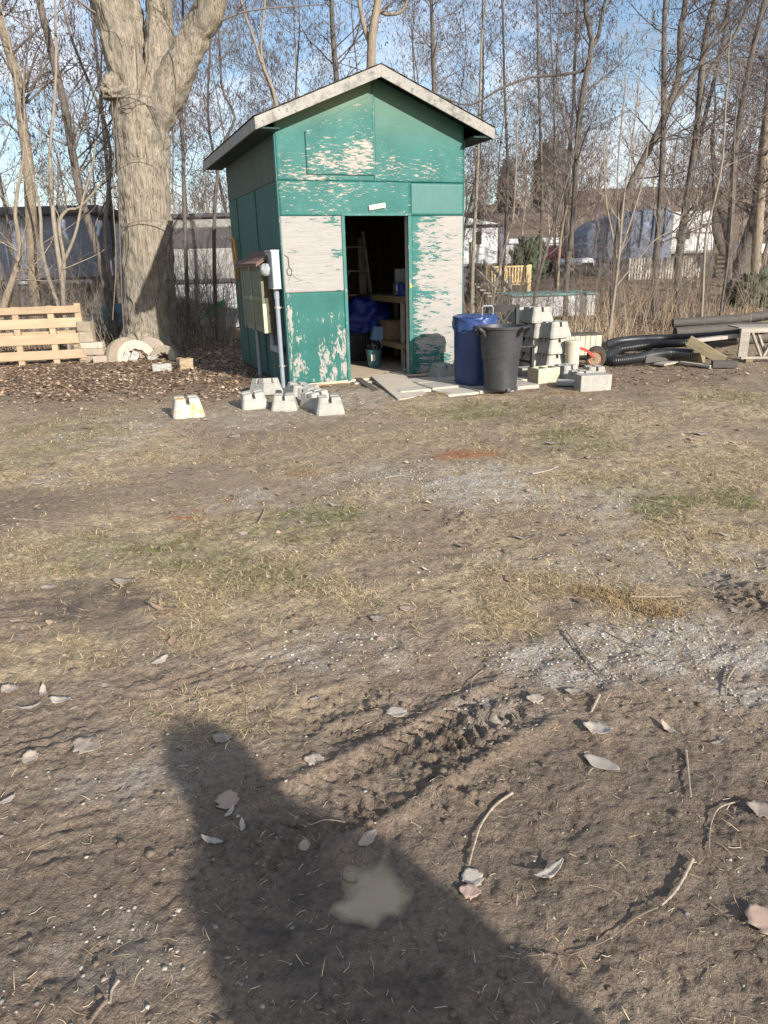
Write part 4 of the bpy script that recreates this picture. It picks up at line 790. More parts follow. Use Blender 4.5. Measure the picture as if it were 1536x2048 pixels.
def canmesh():
    V, F = [], []; prof = [(.0, .02), (.165, .0+.012), (.188, .03), (.192, .10), (.205, .30), (.213, .40), (.224, .405), (.235, .50), (.241, .56), (.236, .565), (.252, .70), (.256, .715), (.272, .718), (.274, .738), (.268, .745), (.255, .742), (.245, .70), (.215, .40), (.17, .05), (.0, .04)]
    for j, (r_, z_) in enumerate(prof):
        for i in range(n_):
            t = 2*math.pi*i/n_; f_ = t+math.pi/2        # f_=0 faces the camera
            f_ = (f_+math.pi) % (2*math.pi)-math.pi
            zz = z_
            if 5 <= j <= 9: zz = z_ + .055*math.sin(f_*1.0+.2)*(1 if abs(f_) < 1.6 else math.copysign(1, f_)*math.copysign(1, math.sin(f_*1.0+.2)))*.7
            rr = r_
            if 2 <= j <= 4 and .15 < f_ < .85: rr = r_*(.965 if .22 < f_ < .78 else .99)
            if j in (5, 6, 7): rr *= 1.0
            V.append((rr*math.cos(t), rr*math.sin(t), zz))
    for j in range(len(prof)-1):
        for i in range(n_): k_ = (i+1) % n_; F.append((j*n_+i, j*n_+k_, (j+1)*n_+k_, (j+1)*n_+i))
    return MB().add(V, F)
canmesh().build("can_body", M_GREYBIN, can, smooth=True)
for s_, an in ((1, R(-38)), (-1, R(200))):
    h = MB(); pts = [(.252, -.075, .64), (.275, -.076, .69), (.318, -.072, .728), (.338, -.03, .745), (.338, .03, .745), (.318, .072, .728), (.275, .076, .69), (.252, .075, .64)]
    h.tube(pts, [.015, .018, .020, .020, .020, .020, .018, .015], 8); o = h.build("handle", M_GREYBIN if s_ < 0 else M_BLACK, can, smooth=True); o.rotation_euler.z = an
for an in (R(-70), R(-18)):
    w = MB(); Mw = Matrix.Rotation(an, 4, 'Z') @ Matrix.Translation((.178, .0, .030)) @ Matrix.Rotation(R(90), 4, 'X')
    w.lathe([(.004, -.022), (.024, -.022), (.030, -.016), (.030, .016), (.024, .022), (.004, .022)], 18, M=Mw); w.build("wheel", M_DKPLASTIC, can, smooth=True)
wb = MB(); wb.tube([(.178*math.cos(R(-70)), .178*math.sin(R(-70)), .03), (.178*math.cos(R(-18)), .178*math.sin(R(-18)), .03)], .007, 6); wb.build("axle", M_STEEL, can)
# ---- black chair behind the bins
cp_ = gp(1053, 769, 0); chp = np.array([cp_[0]-.16, cp_[1]+.24, PADZ])
chair = empty("chair", chp, R(200), "old black wooden chair standing behind the charcoal trash can", "chair")
for x, y, h0 in ((-.19, .19, .42), (.19, .19, .42), (-.19, -.19, .86), (.19, -.19, .86)):
    b = MB(); b.bar((x, y, 0), (x*(1.0 if y > 0 else 1.06), y-(0 if y > 0 else .06), h0), .04, .04, (0, 1, 0)); b.build("leg", M_CHAIR, chair, bevel=.004)
b = MB(); b.box((-.22, -.22, .40), (.22, .23, .435)); b.build("seat", M_CHAIR, chair, bevel=.01, seg=2)
b = MB(); pts = [(x, -.245-.05*(1-(x/.24)**2), .86) for x in np.linspace(-.24, .24, 9)]
for p0, p1 in zip(pts[:-1], pts[1:]): b.bar(p0, p1, .022, .085)
b.build("top_rail", M_CHAIR, chair)
for a_, c_ in (((-.18, -.21, .50), (.12, -.25, .83)), ((.18, -.215, .50), (-.12, -.255, .83))):
    b = MB(); b.bar(a_, c_, .03, .02, (0, 1, 0)); b.build("back_brace", M_CHAIR, chair)
for x in (-.19, .19): b = MB(); b.box((x-.012, -.18, .20), (x+.012, .18, .23)); b.build("stretcher", M_CHAIR, chair)
# ---- old roof frame / post leaning at the right shed corner
rf = empty("leaning_trellis", SH(2.56, .55, 0), YAW+.2, "weathered narrow wooden trellis leaning behind the shed corner", "trellis")
for a_, c_, w_ in (((0, 0, .0), (.02, .05, 1.45), .05), ((.10, .02, .0), (.04, .05, .95), .03), ((.02, .0, 1.08), (.22, .02, 1.10), .03)):
    b = MB(); b.bar(a_, c_, w_, .03, (0, 1, 0)); b.build("stile", M_OLDWOOD_Z, rf, bevel=.003)
# ---- cream pail, board box and red hand cart
pp = gp(1142, 746, .12); pail = empty("cream_pail", pp, .2, "tall cream plastic pail beside the block stacks", "pail")
MB().lathe([(.085, 0), (.09, .03), (.093, .07), (.10, .075), (.10, .085), (.094, .09), (.098, .36), (.108, .362), (.108, .392), (.098, .396), (.02, .40)], 24).build("pail_body", M_CREAM, pail, smooth=True)
bx = gp(1160, 722, .2); box_ = empty("board_box", bx, .12, "low open box of cream weathered boards behind the red cart", "box")
for k in range(7): part("side_slat", M_CREAM, [((-.28+.085*k, -.02, .04), (-.28+.085*k+.079, .0, .34-.006*(k % 2)))], .003, box_)
for k in range(7): part("side_slat", M_CREAM, [((-.28+.085*k, .30, .04), (-.28+.085*k+.079, .32, .34))], .003, box_)
part("end_board", M_CREAM, [((-.30, .001, .04), (-.281, .299, .34))], .003, box_); part("end_board", M_CREAM, [((.312, .001, .04), (.331, .299, .34))], .003, box_); part("rim", M_TIMBER_D, [((-.31, -.03, .341), (.34, .33, .36))], .003, box_)
wp = gp(1190, 741, .08); cart = empty("hand_cart", wp, R(-17), "red hand cart arm with a rusty spoked tan wheel and black tyre", "cart")
def wheel(x, y, nm="wheel"):
    Mw = Matrix.Translation((x, y, .135)) @ Matrix.Rotation(R(90), 4, 'X')
    t = MB().lathe([(.098, -.03), (.125, -.032), (.134, -.02), (.136, 0), (.134, .02), (.125, .032), (.098, .03)], 32, M=Mw, cap=False); t = t.build(nm, M_RUBBER, cart, smooth=True)
    MB().lathe([(.088, -.026), (.100, -.034), (.104, -.02), (.104, .02), (.100, .034), (.088, .026)], 28, M=Mw, cap=False).build("rim", M_RIMRED, t, smooth=True)
    MB().lathe([(.001, .022), (.02, .026), (.022, .014), (.088, .012), (.088, -.012), (.022, -.014), (.02, -.03), (.001, -.032)], 24, M=Mw).build("hub", M_RIMTAN, t, smooth=True)
wheel(0, 0); wheel(0, .36)
MB().tube([(0, -.02, .135), (0, .39, .135)], .010, 8).build("axle", M_STEEL, cart)
fa = MB(); pts = [(-.03, -.06, .16), (-.12, -.06, .245), (-.22, -.06, .285), (-.30, -.06, .265), (-.315, -.06, .21)]
for a_, c_ in zip(pts[:-1], pts[1:]): fa.bar(a_, c_, .05, .035)
fa.build("arm", M_RED, cart, bevel=.003); fb = MB(); fb.box((-.30, .05, .10), (.0, .32, .125)); fb.build("deck", M_RUSTW, cart, bevel=.003)
# ---- corrugated drain pipes, timbers and old pallet on the right
def ribbed(name, ctrl, r, label, per=.024, k=14, mat=None):
    ctrl = np.array(ctrl, float); t = np.linspace(0, len(ctrl)-1, 60*len(ctrl)); i = np.clip(t.astype(int), 0, len(ctrl)-2); f = (t-i)[:, None]
    p0, p1, p2, p3 = ctrl[np.maximum(i-1, 0)], ctrl[i], ctrl[i+1], ctrl[np.minimum(i+2, len(ctrl)-1)]
    C = .5*((2*p1)+(-p0+p2)*f+(2*p0-5*p1+4*p2-p3)*f*f+(-p0+3*p1-3*p2+p3)*f**3)
    s_ = np.concatenate([[0], np.cumsum(np.linalg.norm(np.diff(C, axis=0), axis=1))]); q = np.arange(0, s_[-1], per/4)
    P = np.stack([np.interp(q, s_, C[:, j]) for j in range(3)], -1); rad = r*np.array([1, 1, .90, .90])[np.arange(len(q)) % 4]
    b = MB(); b.tube(P, rad, k); o = b.build(name, mat or M_PIPE, None, smooth=False); me = o.data; me.polygons.foreach_set("use_smooth", np.ones(len(me.polygons), bool)); me.set_sharp_from_angle(angle=R(60))
    return tag(o, label, "drain pipe", "black corrugated drain pipes")
def gq(px, py, z): p = G(px, py, z); return p
ribbed("drain_pipe", [gq(1385, 708, .16), gq(1330, 706, .16), gq(1275, 716, .12), gq(1225, 722, .085), gq(1212, 716, .085), gq(1235, 700, .09), gq(1270, 692, .09), gq(1310, 694, .09)], .072, "front black corrugated pipe bent back in a loop")
ribbed("drain_pipe", [gq(1216, 700, .16)+[.1, .5, 0], gq(1250, 688, .17)+[0, .4, 0], gq(1310, 682, .17)+[0, .4, 0], gq(1370, 680, .19)+[0, .35, 0], gq(1430, 672, .30), gq(1490, 664, .38), gq(1560, 655, .42)], .065, "long black corrugated pipe rising onto the timber heap")
ribbed("drain_pipe", [gq(1250, 712, .08)+[0, .7, 0], gq(1320, 696, .17)+[0, .45, 0], gq(1380, 690, .23)+[0, .25, 0], gq(1420, 683, .26)+[0, .2, 0], gq(1470, 678, .27)+[0, .2, 0]], .06, "middle black corrugated pipe squeezed between the others")
lb_ = "timbers heaped by the drain pipes"
plank("timber", gq(1300, 724, .10)+[0, .3, 0], gq(1398, 706, .10)+[0, .05, 0], .13, .10, M_TIMBER_D, "dark wet timber lying under the front drain pipe", "timber", lb_)
plank("timber", gq(1376, 680, .36), gq(1448, 722, .08), .10, .14, M_TIMBER, "mossy brown timber slanting down in front of the heap", "timber", lb_, bevel=.006)
plank("timber", gq(1366, 716, .09)+[-.05, .4, 0], gq(1404, 716, .09), .17, .15, M_TIMBER, "short mossy timber block end-on below the slanting timber", "timber", lb_, bevel=.006)
plank("flat_board", gq(1318, 729, .03), gq(1362, 722, .03)+[0, .05, 0], .17, .03, M_OLDWOOD, "wide pale board lying flat before the pipes", "board", lb_)
plank("flat_board", gq(1362, 725, .035), gq(1424, 733, .03), .09, .035, M_OLDWOOD, "narrow grey board lying flat beside the wide pale one", "board", lb_)
plank("timber", gq(1430, 730, .06)+[0, .1, 0], gq(1480, 730, .06)+[0, .1, 0], .12, .09, M_TIMBER_D, "short dark timber on the dirt below the pallet", "timber", lb_)
plank("timber", gq(1406, 690, .30)+[0, .5, 0], gq(1500, 676, .36)+[0, .35, 0], .12, .05, M_OLDWOOD, "grey plank bridging under the long pipe", "timber", lb_)
for k, (xa, xb, yy_, zz_, rr_, lbl) in enumerate(((5.0, 7.6, 12.5, .09, .10, "lowest near log of the heap behind the old pallet"), (5.3, 7.9, 12.75, .10, .11, "lowest rear log of the heap behind the old pallet"), (5.1, 7.5, 12.6, .25, .09, "middle log of the heap behind the old pallet"), (5.6, 8.0, 12.85, .27, .09, "rear middle log of the heap behind the old pallet"), (5.15, 7.4, 12.7, .38, .075, "topmost slanting log of the heap behind the old pallet"))):
    z_ = gz(6, yy_); b = MB(); b.tube([(xa, yy_-.1*math.sin(k), z_+zz_-.03), ((xa+xb)/2, yy_, z_+zz_+.01), (xb, yy_+.2*math.cos(k*2), z_+zz_+(.16 if k == 4 else .02))], [rr_, rr_*1.05, rr_*.9], 12); tag(b.build("log", M_TIMBER if k % 2 else M_TIMBER_D, None, smooth=True), lbl, "log", lb_)
plank("timber", gq(1420, 700, .16)+[0, .3, 0], gq(1478, 684, .24)+[0, .1, 0], .11, .09, M_TIMBER_D, "dark rail propped inside the heap", "timber", lb_)
pal = empty("old_pallet", gq(1484, 728, 0)+[0, .15, .02], R(-6), "old grey pallet frame standing on edge at the heap's right end", "pallet")
for lo, hi in (((0, 0, .06), (.13, .05, .40)), ((.0, -.002, .40), (.95, .052, .46)), ((.05, -.001, .03), (.95, .05, .06)), ((-.02, .06, .455), (.95, .50, .475))): part("pallet_board", M_OLDWOOD, [(lo, hi)], .003, pal)
for a_, c_ in (((.16, .03, .41), (.33, .03, .06)), ((.36, .03, .06), (.50, .03, .40)), ((.26, .10, .41), (.42, .10, .08))):
    b = MB(); b.bar(a_, c_, .03, .06, (0, 1, 0)); b.build("brace", M_OLDWOOD, pal, bevel=.003)
part("foot_block", M_TIMBER, [((.12, .0, -.02), (.22, .08, .03))], .003, pal); part("foot_block", M_TIMBER_D, [((.5, .0, -.02), (.62, .08, .03))], .003, pal)
# ---- left side: leaning pallet, block pile, scalloped edging stones, stump, broken white blocks
pl0, pr0 = G(-70, 741, 0), G(168, 729, 0)
ang = math.atan2(pr0[1]-pl0[1], pr0[0]-pl0[0]); Lp = float(np.linalg.norm(pr0-pl0))
plt = empty("pine_pallet", on(pl0)+[0, .25, 0], ang, "fresh pale pine pallet standing on edge by the tree line", "pallet")
ln = Matrix.Rotation(R(-9), 4, 'X')
for k, (z0, z1) in enumerate(((.08, .23), (.33, .50), (.60, .76), (.84, .96))):
    b = MB(); b.box((0, -.02, z0), (Lp-.03+.02*(k % 2)-.05*(k == 3), .0, z1), ln); b.build("deck_board", M_PINE, plt, bevel=.004)
for x in (.10, .72, 1.28, Lp-.14):
    b = MB(); b.box((x, .002, -.02+(.06 if x > Lp-.2 else 0)), (x+.10, .09, 1.0 if x > Lp-.2 else .97), ln); b.build("stringer", M_PINE, plt, bevel=.004)
for k, (z0, z1) in enumerate(((.10, .20), (.45, .56), (.82, .92))): b = MB(); b.box((0, .092, z0), (Lp-.06, .11, z1), ln); b.build("deck_board", M_PINE, plt, bevel=.004)
gs = "tan wall blocks stacked beside the pallet"
def wblock(px, py, z, sx, sz_, rz, lb, mt=None, back=.1, tilt=0):
    p = G(px+8, py, 0); p = on(p); b = MB(); b.box((-sx/2, -.09, 0), (sx/2, .09, sz_)); o = b.build("wall_block", mt or M_STONE, None, bevel=.012, seg=2); o.location = (p[0], p[1]+back-.22, p[2]+z); o.rotation_euler = (0, tilt, rz)
    return tag(o, lb, "stone block", gs)
wblock(175, 722, -.01, .25, .13, .05, "bottom tan wall block nearest the pallet"); wblock(202, 724, -.01, .24, .12, -.1, "bottom tan wall block next to the scalloped stones", M_STONE2)
wblock(164, 722, .13, .20, .11, .1, "second row wall block tucked behind the pallet end"); wblock(191, 722, .122, .36, .11, -.03, "long tan wall block in the second row of the pile")
wblock(188, 722, .234, .37, .10, .04, "pinkish long wall block in the third row of the pile", M_STONE2); wblock(180, 722, .337, .235, .175, 0.05, "square tan wall block above the pinkish one"); wblock(179, 722, .514, .23, .17, -.08, "topmost square tan wall block of the pile", tilt=.06)
wblock(160, 722, .245, .12, .12, .1, "small grey wall block behind the pallet corner")
def edging(px, py, r0, r1, th, rot, lb, mt, back=.12, lean=-.25, arc=R(165), rx=0.):
    """a curved garden edging stone with scalloped inner side, standing on edge"""
    r0, r1 = r0*.86, r1*.88
    p = on(G(px, py)); N = 20; V = []; F = []
    for y in (-th/2, th/2):
        for i in range(N+1):
            t = -arc/2+arc*i/N; ri = r0-.022*(1-abs(math.sin(i*math.pi/4))); V += [(r1*math.sin(t), y, r1*math.cos(t)), (ri*math.sin(t), y, ri*math.cos(t))]
    n2 = 2*(N+1)
    for i in range(N):
        a = 2*i; F += [(a, a+1, a+3, a+2), (n2+a, n2+a+2, n2+a+3, n2+a+1), (a, a+2, n2+a+2, n2+a), (a+1, n2+a+1, n2+a+3, a+3)]
    F += [(0, n2, n2+1, 1), (2*N, 2*N+1, n2+2*N+1, n2+2*N)]
    o = MB().add(V, F).build("edging_stone", mt, None, bevel=.006); zmin = r0*math.cos(arc/2)+.02
    o.location = (p[0], p[1]+back, p[2]-zmin*.95); o.rotation_euler = (lean, rx, rot); return tag(o, lb, "edging stone", "scalloped edging stones against the big tree")
edging(238, 722, .30, .44, .09, .95, "grey white edging stone at the outer left of the scalloped group", M_STONE, .3, -.12)
edging(248, 724, .32, .50, .10, 1.05, "large tan scalloped edging stone leaning at the tree foot", M_STONE, .22, -.2)
edging(264, 724, .28, .45, .09, .85, "tan scalloped edging stone second in the leaning group", M_STONE2, .3, -.3)
edging(290, 718, .28, .46, .08, -.3, "pinkish scalloped edging stone slanted against the trunk", M_STONE2, .25, -.35, rx=-.5)
edging(320, 720, .20, .34, .08, -.5, "yellowish scalloped edging stone resting lowest on the trunk", M_STONE, .12, -.5, rx=.25)
def broken(px, py, size, rz, lb, mt=None, tilt=(0, 0), seed=1, nm="broken_block", cat="stone block"):
    p = on(G(px, py)); bm = bmesh.new(); bmesh.ops.create_cube(bm, size=1); bmesh.ops.subdivide_edges(bm, edges=bm.edges, cuts=3, use_grid_fill=True)
    r_ = np.random.default_rng(seed)
    for v in bm.verts: v.co = Vector((v.co.x*size[0], v.co.y*size[1], v.co.z*size[2]))+Vector((r_.random(3)-.5)*.022)
    me = bpy.data.meshes.new(nm); bm.to_mesh(me); bm.free(); o = link(nm, me, mt or M_WHITEBRK, None, .006); o.location = (p[0], p[1]+size[1]/2, p[2]+size[2]*.42); o.rotation_euler = (tilt[0], tilt[1], rz)
    return tag(o, lb, cat)
broken(322, 742, (.28, .13, .11), .25, "white broken block lying alone in the leaves", seed=2); broken(368, 737, (.21, .2, .17), .5, "short cut tan stump block among dark leaves", M_PINE, seed=3, nm="stump_block", cat="wood block")
broken(252, 723, (.13, .10, .16), .6, "white chipped chunk in front of the large tan edging stone", seed=5, tilt=(.3, .5)); broken(268, 723, (.12, .09, .17), .3, "white chipped chunk between the edging stones", seed=6, tilt=(.2, .6)); broken(304, 719, (.15, .1, .07), .1, "small pale stone fragment before the trunk", seed=8)
lump("teal_tarp", (1.5, .9, .62), M_TEALTARP, on(G(215, 700)+[-.1, 1.6, 0]), "crumpled teal tarp behind the wall block pile", "tarp", 12, .35, 2.2)
hz = AT(432, 640, 15.5); hoser = empty("hose_coil", on(hz), 0, "bright green garden hose coil hanging behind the big tree", "hose")
for k in range(6): MB().tube([((.13+.015*k)*math.cos(t)+.03*math.sin(3*t+k), .05*math.sin(t*2+k)+.02*k, .68+(.10+.012*k)*math.sin(t+.4*k)+.04*math.cos(2*t+k)) for t in np.linspace(0, 2*math.pi, 25)], .014, 6).build("hose_loop", M_HOSE, hoser)
part("hose_stand", M_WHITEBRK, [((-.05, .12, 0), (.16, .24, .72))], .01, hoser)
# ================================================================ THINGS BEYOND THE TREE LINE
def eb(name, px, py, Y, rz, label, cat):
    p = AT(px, py, Y); p[2] = gz(p[0], p[1]); return empty(name, p, rz, label, cat), p
def sbox(name, mat, parent, lo, hi, bevel=.02): return part(name, mat, [(lo, hi)], bevel, parent)
# white travel trailer beside the shed
t, p = eb("travel_trailer", 1003, 600, 24, R(4), "white travel trailer with dark window seen beside the shed", "trailer")
zt = lambda py, Y: AT(1000, py, Y)[2]
top = zt(452, 24)-p[2]; bot = zt(531, 24)-p[2]
sbox("body", M_WHITEPAINT, t, (-3.2, 0, bot), (-.12, 5.2, top), .08); sbox("roof_edge", M_DARKROOF, t, (-3.3, -.08, top+.002), (.1, 5.3, top+.06))
b = MB(); b.add([(-3.2, 0, top+.062), (-.1, 0, top+.062), (-1.6, 0, top+.35), (-3.2, 0, top+.42), (-3.2, 5.2, top+.062), (-.1, 5.2, top+.062), (-1.6, 5.2, top+.35), (-3.2, 5.2, top+.42)], [(0, 1, 2, 3), (7, 6, 5, 4), (0, 4, 5, 1), (1, 5, 6, 2), (2, 6, 7, 3), (3, 7, 4, 0)]); b.build("roof", M_WHITEPAINT, t)
b = MB(); b.lathe([(.25, 0), (.25, .16), (.14, .2), (.02, .2)], 16, c=(-.8, .4, top+.25)); b.build("roof_vent", M_DARKROOF, t)
wd = AT(957, 476, 24)-p; ww = sbox("window", M_GLASSDK, t, (float(wd[0])-.09, -.02, float(wd[2])-.19), (float(wd[0])+.09, .02, float(wd[2])+.19), .03)
sbox("door_frame", M_DARKROOF, t, (float(AT(940, 500, 24)[0]-p[0])-.03, -.03, bot), (float(AT(940, 500, 24)[0]-p[0])+.03, -.005, top-.45), 0)
sbox("awning_cover", MAT("violet_grey_awning", (.12, .11, .17), (.19, .18, .26), 4, (1, 1, .2), .7), t, (-.13, -.06, .55), (.06, .3, top-.02), .03)
sbox("skirt", M_DARKROOF, t, (-3.1, .1, .0), (-.2, 5.0, bot-.005), 0)
# small white camper behind the deck
t, p = eb("small_camper", 1042, 600, 27, R(-3), "low white camper with one dark window behind the yellow deck", "camper")
top = zt(490, 27)-p[2]
sbox("body", M_WHITEPAINT, t, (-.75, 0, .55), (.75, 3, top), .15); q = AT(1034, 511, 27)-p; sbox("window", M_GLASSDK, t, (float(q[0])-.17, -.03, float(q[2])-.09), (float(q[0])+.17, .02, float(q[2])+.09), .03)
sbox("skirt", M_DARKROOF, t, (-.7, .1, 0), (.7, 2.9, .545), 0); sbox("stripe", M_MAROON, t, (-.76, -.012, float(zt(478, 27)-p[2])-1.0), (.76, -.003, float(zt(478, 27)-p[2])-.93), 0)
# far white house trailer
t, p = eb("pale_trailer", 1082, 540, 42, 0, "distant pale trailer roof glimpsed among the trunks", "trailer")
h_ = AT(1082, 476, 42)[2]-p[2]; sbox("body", M_GREYSKIN, t, (-1.8, 0, 0), (1.0, 2.5, max(h_-.3, 1)), .03); sbox("roof", M_WHITEPAINT, t, (-1.9, -.1, max(h_-.29, 1.01)), (1.1, 2.6, max(h_, 1.3)), .05)
# yellow deck railing with stairs
t, p = eb("deck_railing", 975, 590, 21, R(2), "new yellow wooden deck railing with upright balusters", "railing")
L = float(AT(1064, 560, 21)[0]-p[0]); z1 = float(AT(1010, 532, 21)[2]-p[2]); z0 = float(AT(1010, 566, 21)[2]-p[2])
sbox("top_rail", M_YELWOOD, t, (0, 0, z1-.04), (L*.98, .09, z1), .004); sbox("bottom_rail", M_YELWOOD, t, (L*.38, .02, z0), (L, .07, z0+.05), .004)
for k in range(15): sbox("baluster", M_YELWOOD, t, (L*k/15+.02, .025, z0+.05 if k > 5 else z0-.05), (L*k/15+.065, .065, z1-.041), 0)
for x in (0, L*.37, L*.95): sbox("post", M_YELWOOD, t, (x-.05, .01, 0 if x else 0), (x+.05, .085, z1+.02), .004)
for k in range(10): sbox("deck_board", M_YELWOOD, t, (-.2, .1+.14*k, z0-.06), (L, .1+.14*k+.13, z0-.02), 0)
t, p = eb("deck_stairs", 945, 600, 20, R(2), "grey weathered wooden stair with slanting handrails before the deck", "stairs")
def wl3(px, py, Y): q_ = AT(px, py, Y)-p; return (float(q_[0]), float(q_[1]), float(q_[2]))
for a_, c_ in (((945, 533), (990, 580)), ((983, 533), (1021, 582))):
    b = MB(); b.bar(wl3(*a_, 20), wl3(*c_, 19.3), .05, .09); b.build("handrail", M_OLDWOOD, t)
for k in range(5): b = MB(); q_ = wl3(952+7*k, 568+6*k, 20-.15*k); b.box((q_[0]-.1, q_[1]-.12, q_[2]-.02), (q_[0]+.75, q_[1]+.12, q_[2]+.02)); b.build("tread", M_OLDWOOD, t)
for k in range(7):
    q0 = wl3(948+6.4*k, 537+6.6*k, 20-.1*k); b = MB(); b.box((q0[0]-.02, q0[1]-.02, max(q0[2]-.75, 0)), (q0[0]+.02, q0[1]+.02, q0[2])); b.build("baluster", M_OLDWOOD_Z, t)
for px_ in (945, 990, 1020): q0 = wl3(px_, 575, 19.8); b = MB(); b.box((q0[0]-.045, q0[1]-.045, 0), (q0[0]+.045, q0[1]+.045, q0[2]+.25)); b.build("post", M_OLDWOOD_Z, t)
# covered boat like long box, red covered car
t, p = eb("covered_box", 1185, 640, 16.5, R(2), "long pale box with a teal cover among the saplings", "box")
x0 = float(AT(1022, 610, 16.5)[0]-p[0]); h_ = float(AT(1100, 592, 16.5)[2]-p[2])
sbox("side_panel", M_GREYSKIN, t, (x0, 0, 0), (-.60, 1.4, h_), .02); sbox("end_panel", M_WHITEPAINT, t, (-.598, -.03, 0), (.02, 1.4, h_), .02); sbox("cover", M_TEALCOVER, t, (x0-.03, -.05, h_+.002), (.05, 1.45, h_+.06), .02)
c_ = lump("covered_car", (2.2, 1.5, .75), M_REDCOVER, AT(1103, 545, 31), "dusty red covered heap on a white car beyond the deck", "car", 21, .10, 1.6); c_.location.z = AT(1103, 529, 31)[2]
t, p = eb("parked_car", 1115, 560, 31, 0, "white car low behind the red cover", "car"); h_ = float(AT(1110, 527, 31)[2]-p[2]); sbox("body", M_WHITEPAINT, t, (-1.2, -.6, .35), (2.6, 1.2, h_), .15)
for x in (-.6, 1.9):
    MB().lathe([(.02, -.1), (.25, -.1), (.32, -.06), (.32, .06), (.25, .1), (.02, .1)], 20, M=Matrix.Translation((x, -.55, .32)) @ Matrix.Rotation(R(90), 4, 'X')).build("wheel", M_RUBBER, t, smooth=True)
lump("evergreen_shrub", (1.0, .9, 1.0), M_EVERGREEN, AT(1056, 545, 22.5)-[0, 0, .15], "small dark evergreen shrub in front of the low camper", "shrub", 31, .5, 5, sub=5)
# blue tarped fifth wheel camper
t, p = eb("tarped_camper", 1262, 585, 27, R(-4), "big camper shrouded in a faded blue tarp beyond the picket fence", "camper")
prof = []
for px_, py_ in ((1180, 520), (1174, 500), (1173, 470), (1180, 450), (1200, 437), (1250, 424), (1330, 413), (1342, 413), (1342, 524), (1262, 524), (1212, 524), (1192, 522)):
    q_ = AT(px_, py_, 27)-p; prof.append((float(q_[0]), float(q_[2])))
n_ = len(prof); V = [(x, 0, z) for x, z in prof]+[(x, 2.5, z) for x, z in prof]; F = [tuple(range(n_)), tuple(range(2*n_-1, n_-1, -1))]+[(i, n_+i, n_+(i+1) % n_, (i+1) % n_) for i in range(n_)]
MB().add(V, F).build("tarp", M_BLUETARP, t, bevel=.12, seg=3)
q0, q1 = AT(1190, 521, 27)-p, AT(1215, 572, 27)-p; sbox("hanging_tarp", M_BLUETARP, t, (float(q0[0]), .2, max(0, float(q1[2]))), (float(q1[0])+.1, 2.3, float(q0[2])), .05)
q0, q1 = AT(1344, 424, 27)-p, AT(1422, 505, 27)-p; sbox("body", M_WHITEPAINT, t, (float(q0[0]), .05, float(q1[2])), (float(q1[0]), 2.5, float(q0[2])), .08)
q0 = AT(1365, 470, 27)-p; sbox("window", M_GLASSDK, t, (float(q0[0])-.25, .02, float(q0[2])-.15), (float(q0[0])+.25, .07, float(q0[2])+.2), .03); sbox("chassis", M_DARKROOF, t, (-.7, .3, .1), (2.8, 2.2, .72), .02)
for k in range(7): q0 = AT(1195+22*k, 440, 27)-p; b = MB(); b.tube([(float(q0[0]), -.02, .95), (float(q0[0])+.05, -.05, 1.6), (float(q0[0])+.02, -.03, 2.4)], .025, 6); b.build("tarp_fold", M_BLUETARP, t)
# white camper at far left of it
t, p = eb("white_van", 1183, 585, 26, 0, "white rounded van end standing left of the blue tarp", "van"); q0, q1 = AT(1158, 516, 26)-p, AT(1192, 552, 26)-p
sbox("body", M_WHITEPAINT, t, (float(q0[0]), 0, .3), (float(q1[0]), 3.5, float(q0[2])), .12); sbox("window", M_GLASSDK, t, (float(q0[0])+.12, -.01, float(q0[2])-.45), (float(q1[0])-.12, .02, float(q0[2])-.15), .03)
for x in (float(q0[0])+.12, float(q1[0])-.12): MB().lathe([(.02, -.08), (.2, -.08), (.26, -.05), (.26, .05), (.2, .08), (.02, .08)], 16, M=Matrix.Translation((x, .1, .26))).build("wheel", M_RUBBER, t)
# grey picket fence, each picket a piece
a, c = AT(1255, 574, 22.5), AT(1398, 572, 23.2); fe = empty("picket_fence", on(a), math.atan2(c[1]-a[1], c[0]-a[0]), "grey weathered picket fence on the bank below the tarped camper", "fence")
L = float(np.linalg.norm((c-a)[:2])); hN = 26; hp = AT(1300, 513, 22.7)[2]-gz(*a[:2])
for k in range(hN):
    x = L*k/hN; hh = float(hp)*(.92+.12*rng.random()); b = MB(); w_ = .062
    zg = gz(a[0]+(c[0]-a[0])*k/hN, a[1]+(c[1]-a[1])*k/hN)-gz(*a[:2])
    b.add([(x, 0, zg), (x+w_, 0, zg), (x+w_, 0, hh-.05), (x+w_/2, 0, hh), (x, 0, hh-.05), (x, .02, zg), (x+w_, .02, zg), (x+w_, .02, hh-.05), (x+w_/2, .02, hh), (x, .02, hh-.05)], [(0, 1, 2, 3, 4), (9, 8, 7, 6, 5)]+[(i, 5+i, 5+(i+1) % 5, (i+1) % 5) for i in range(5)])
    o = b.build("picket", M_OLDWOOD_Z, fe); o.rotation_euler.y = .05*(rng.random()-.5)
sbox("rail", M_OLDWOOD, fe, (0, .022, .18), (L, .06, .26), 0); sbox("rail", M_OLDWOOD, fe, (0, .022, float(hp)*.66), (L, .06, float(hp)*.66+.08), 0)
for x in (0, L*.5, L-.08): sbox("post", M_OLDWOOD_Z, fe, (x, .062, -.1), (x+.09, .15, float(hp)*.95), .004)
b = MB(); b.bar((.35, -.02, .15), (1.0, -.02, .75), .03, .08, (0, 1, 0)); b.build("diagonal_brace", M_OLDWOOD, fe)
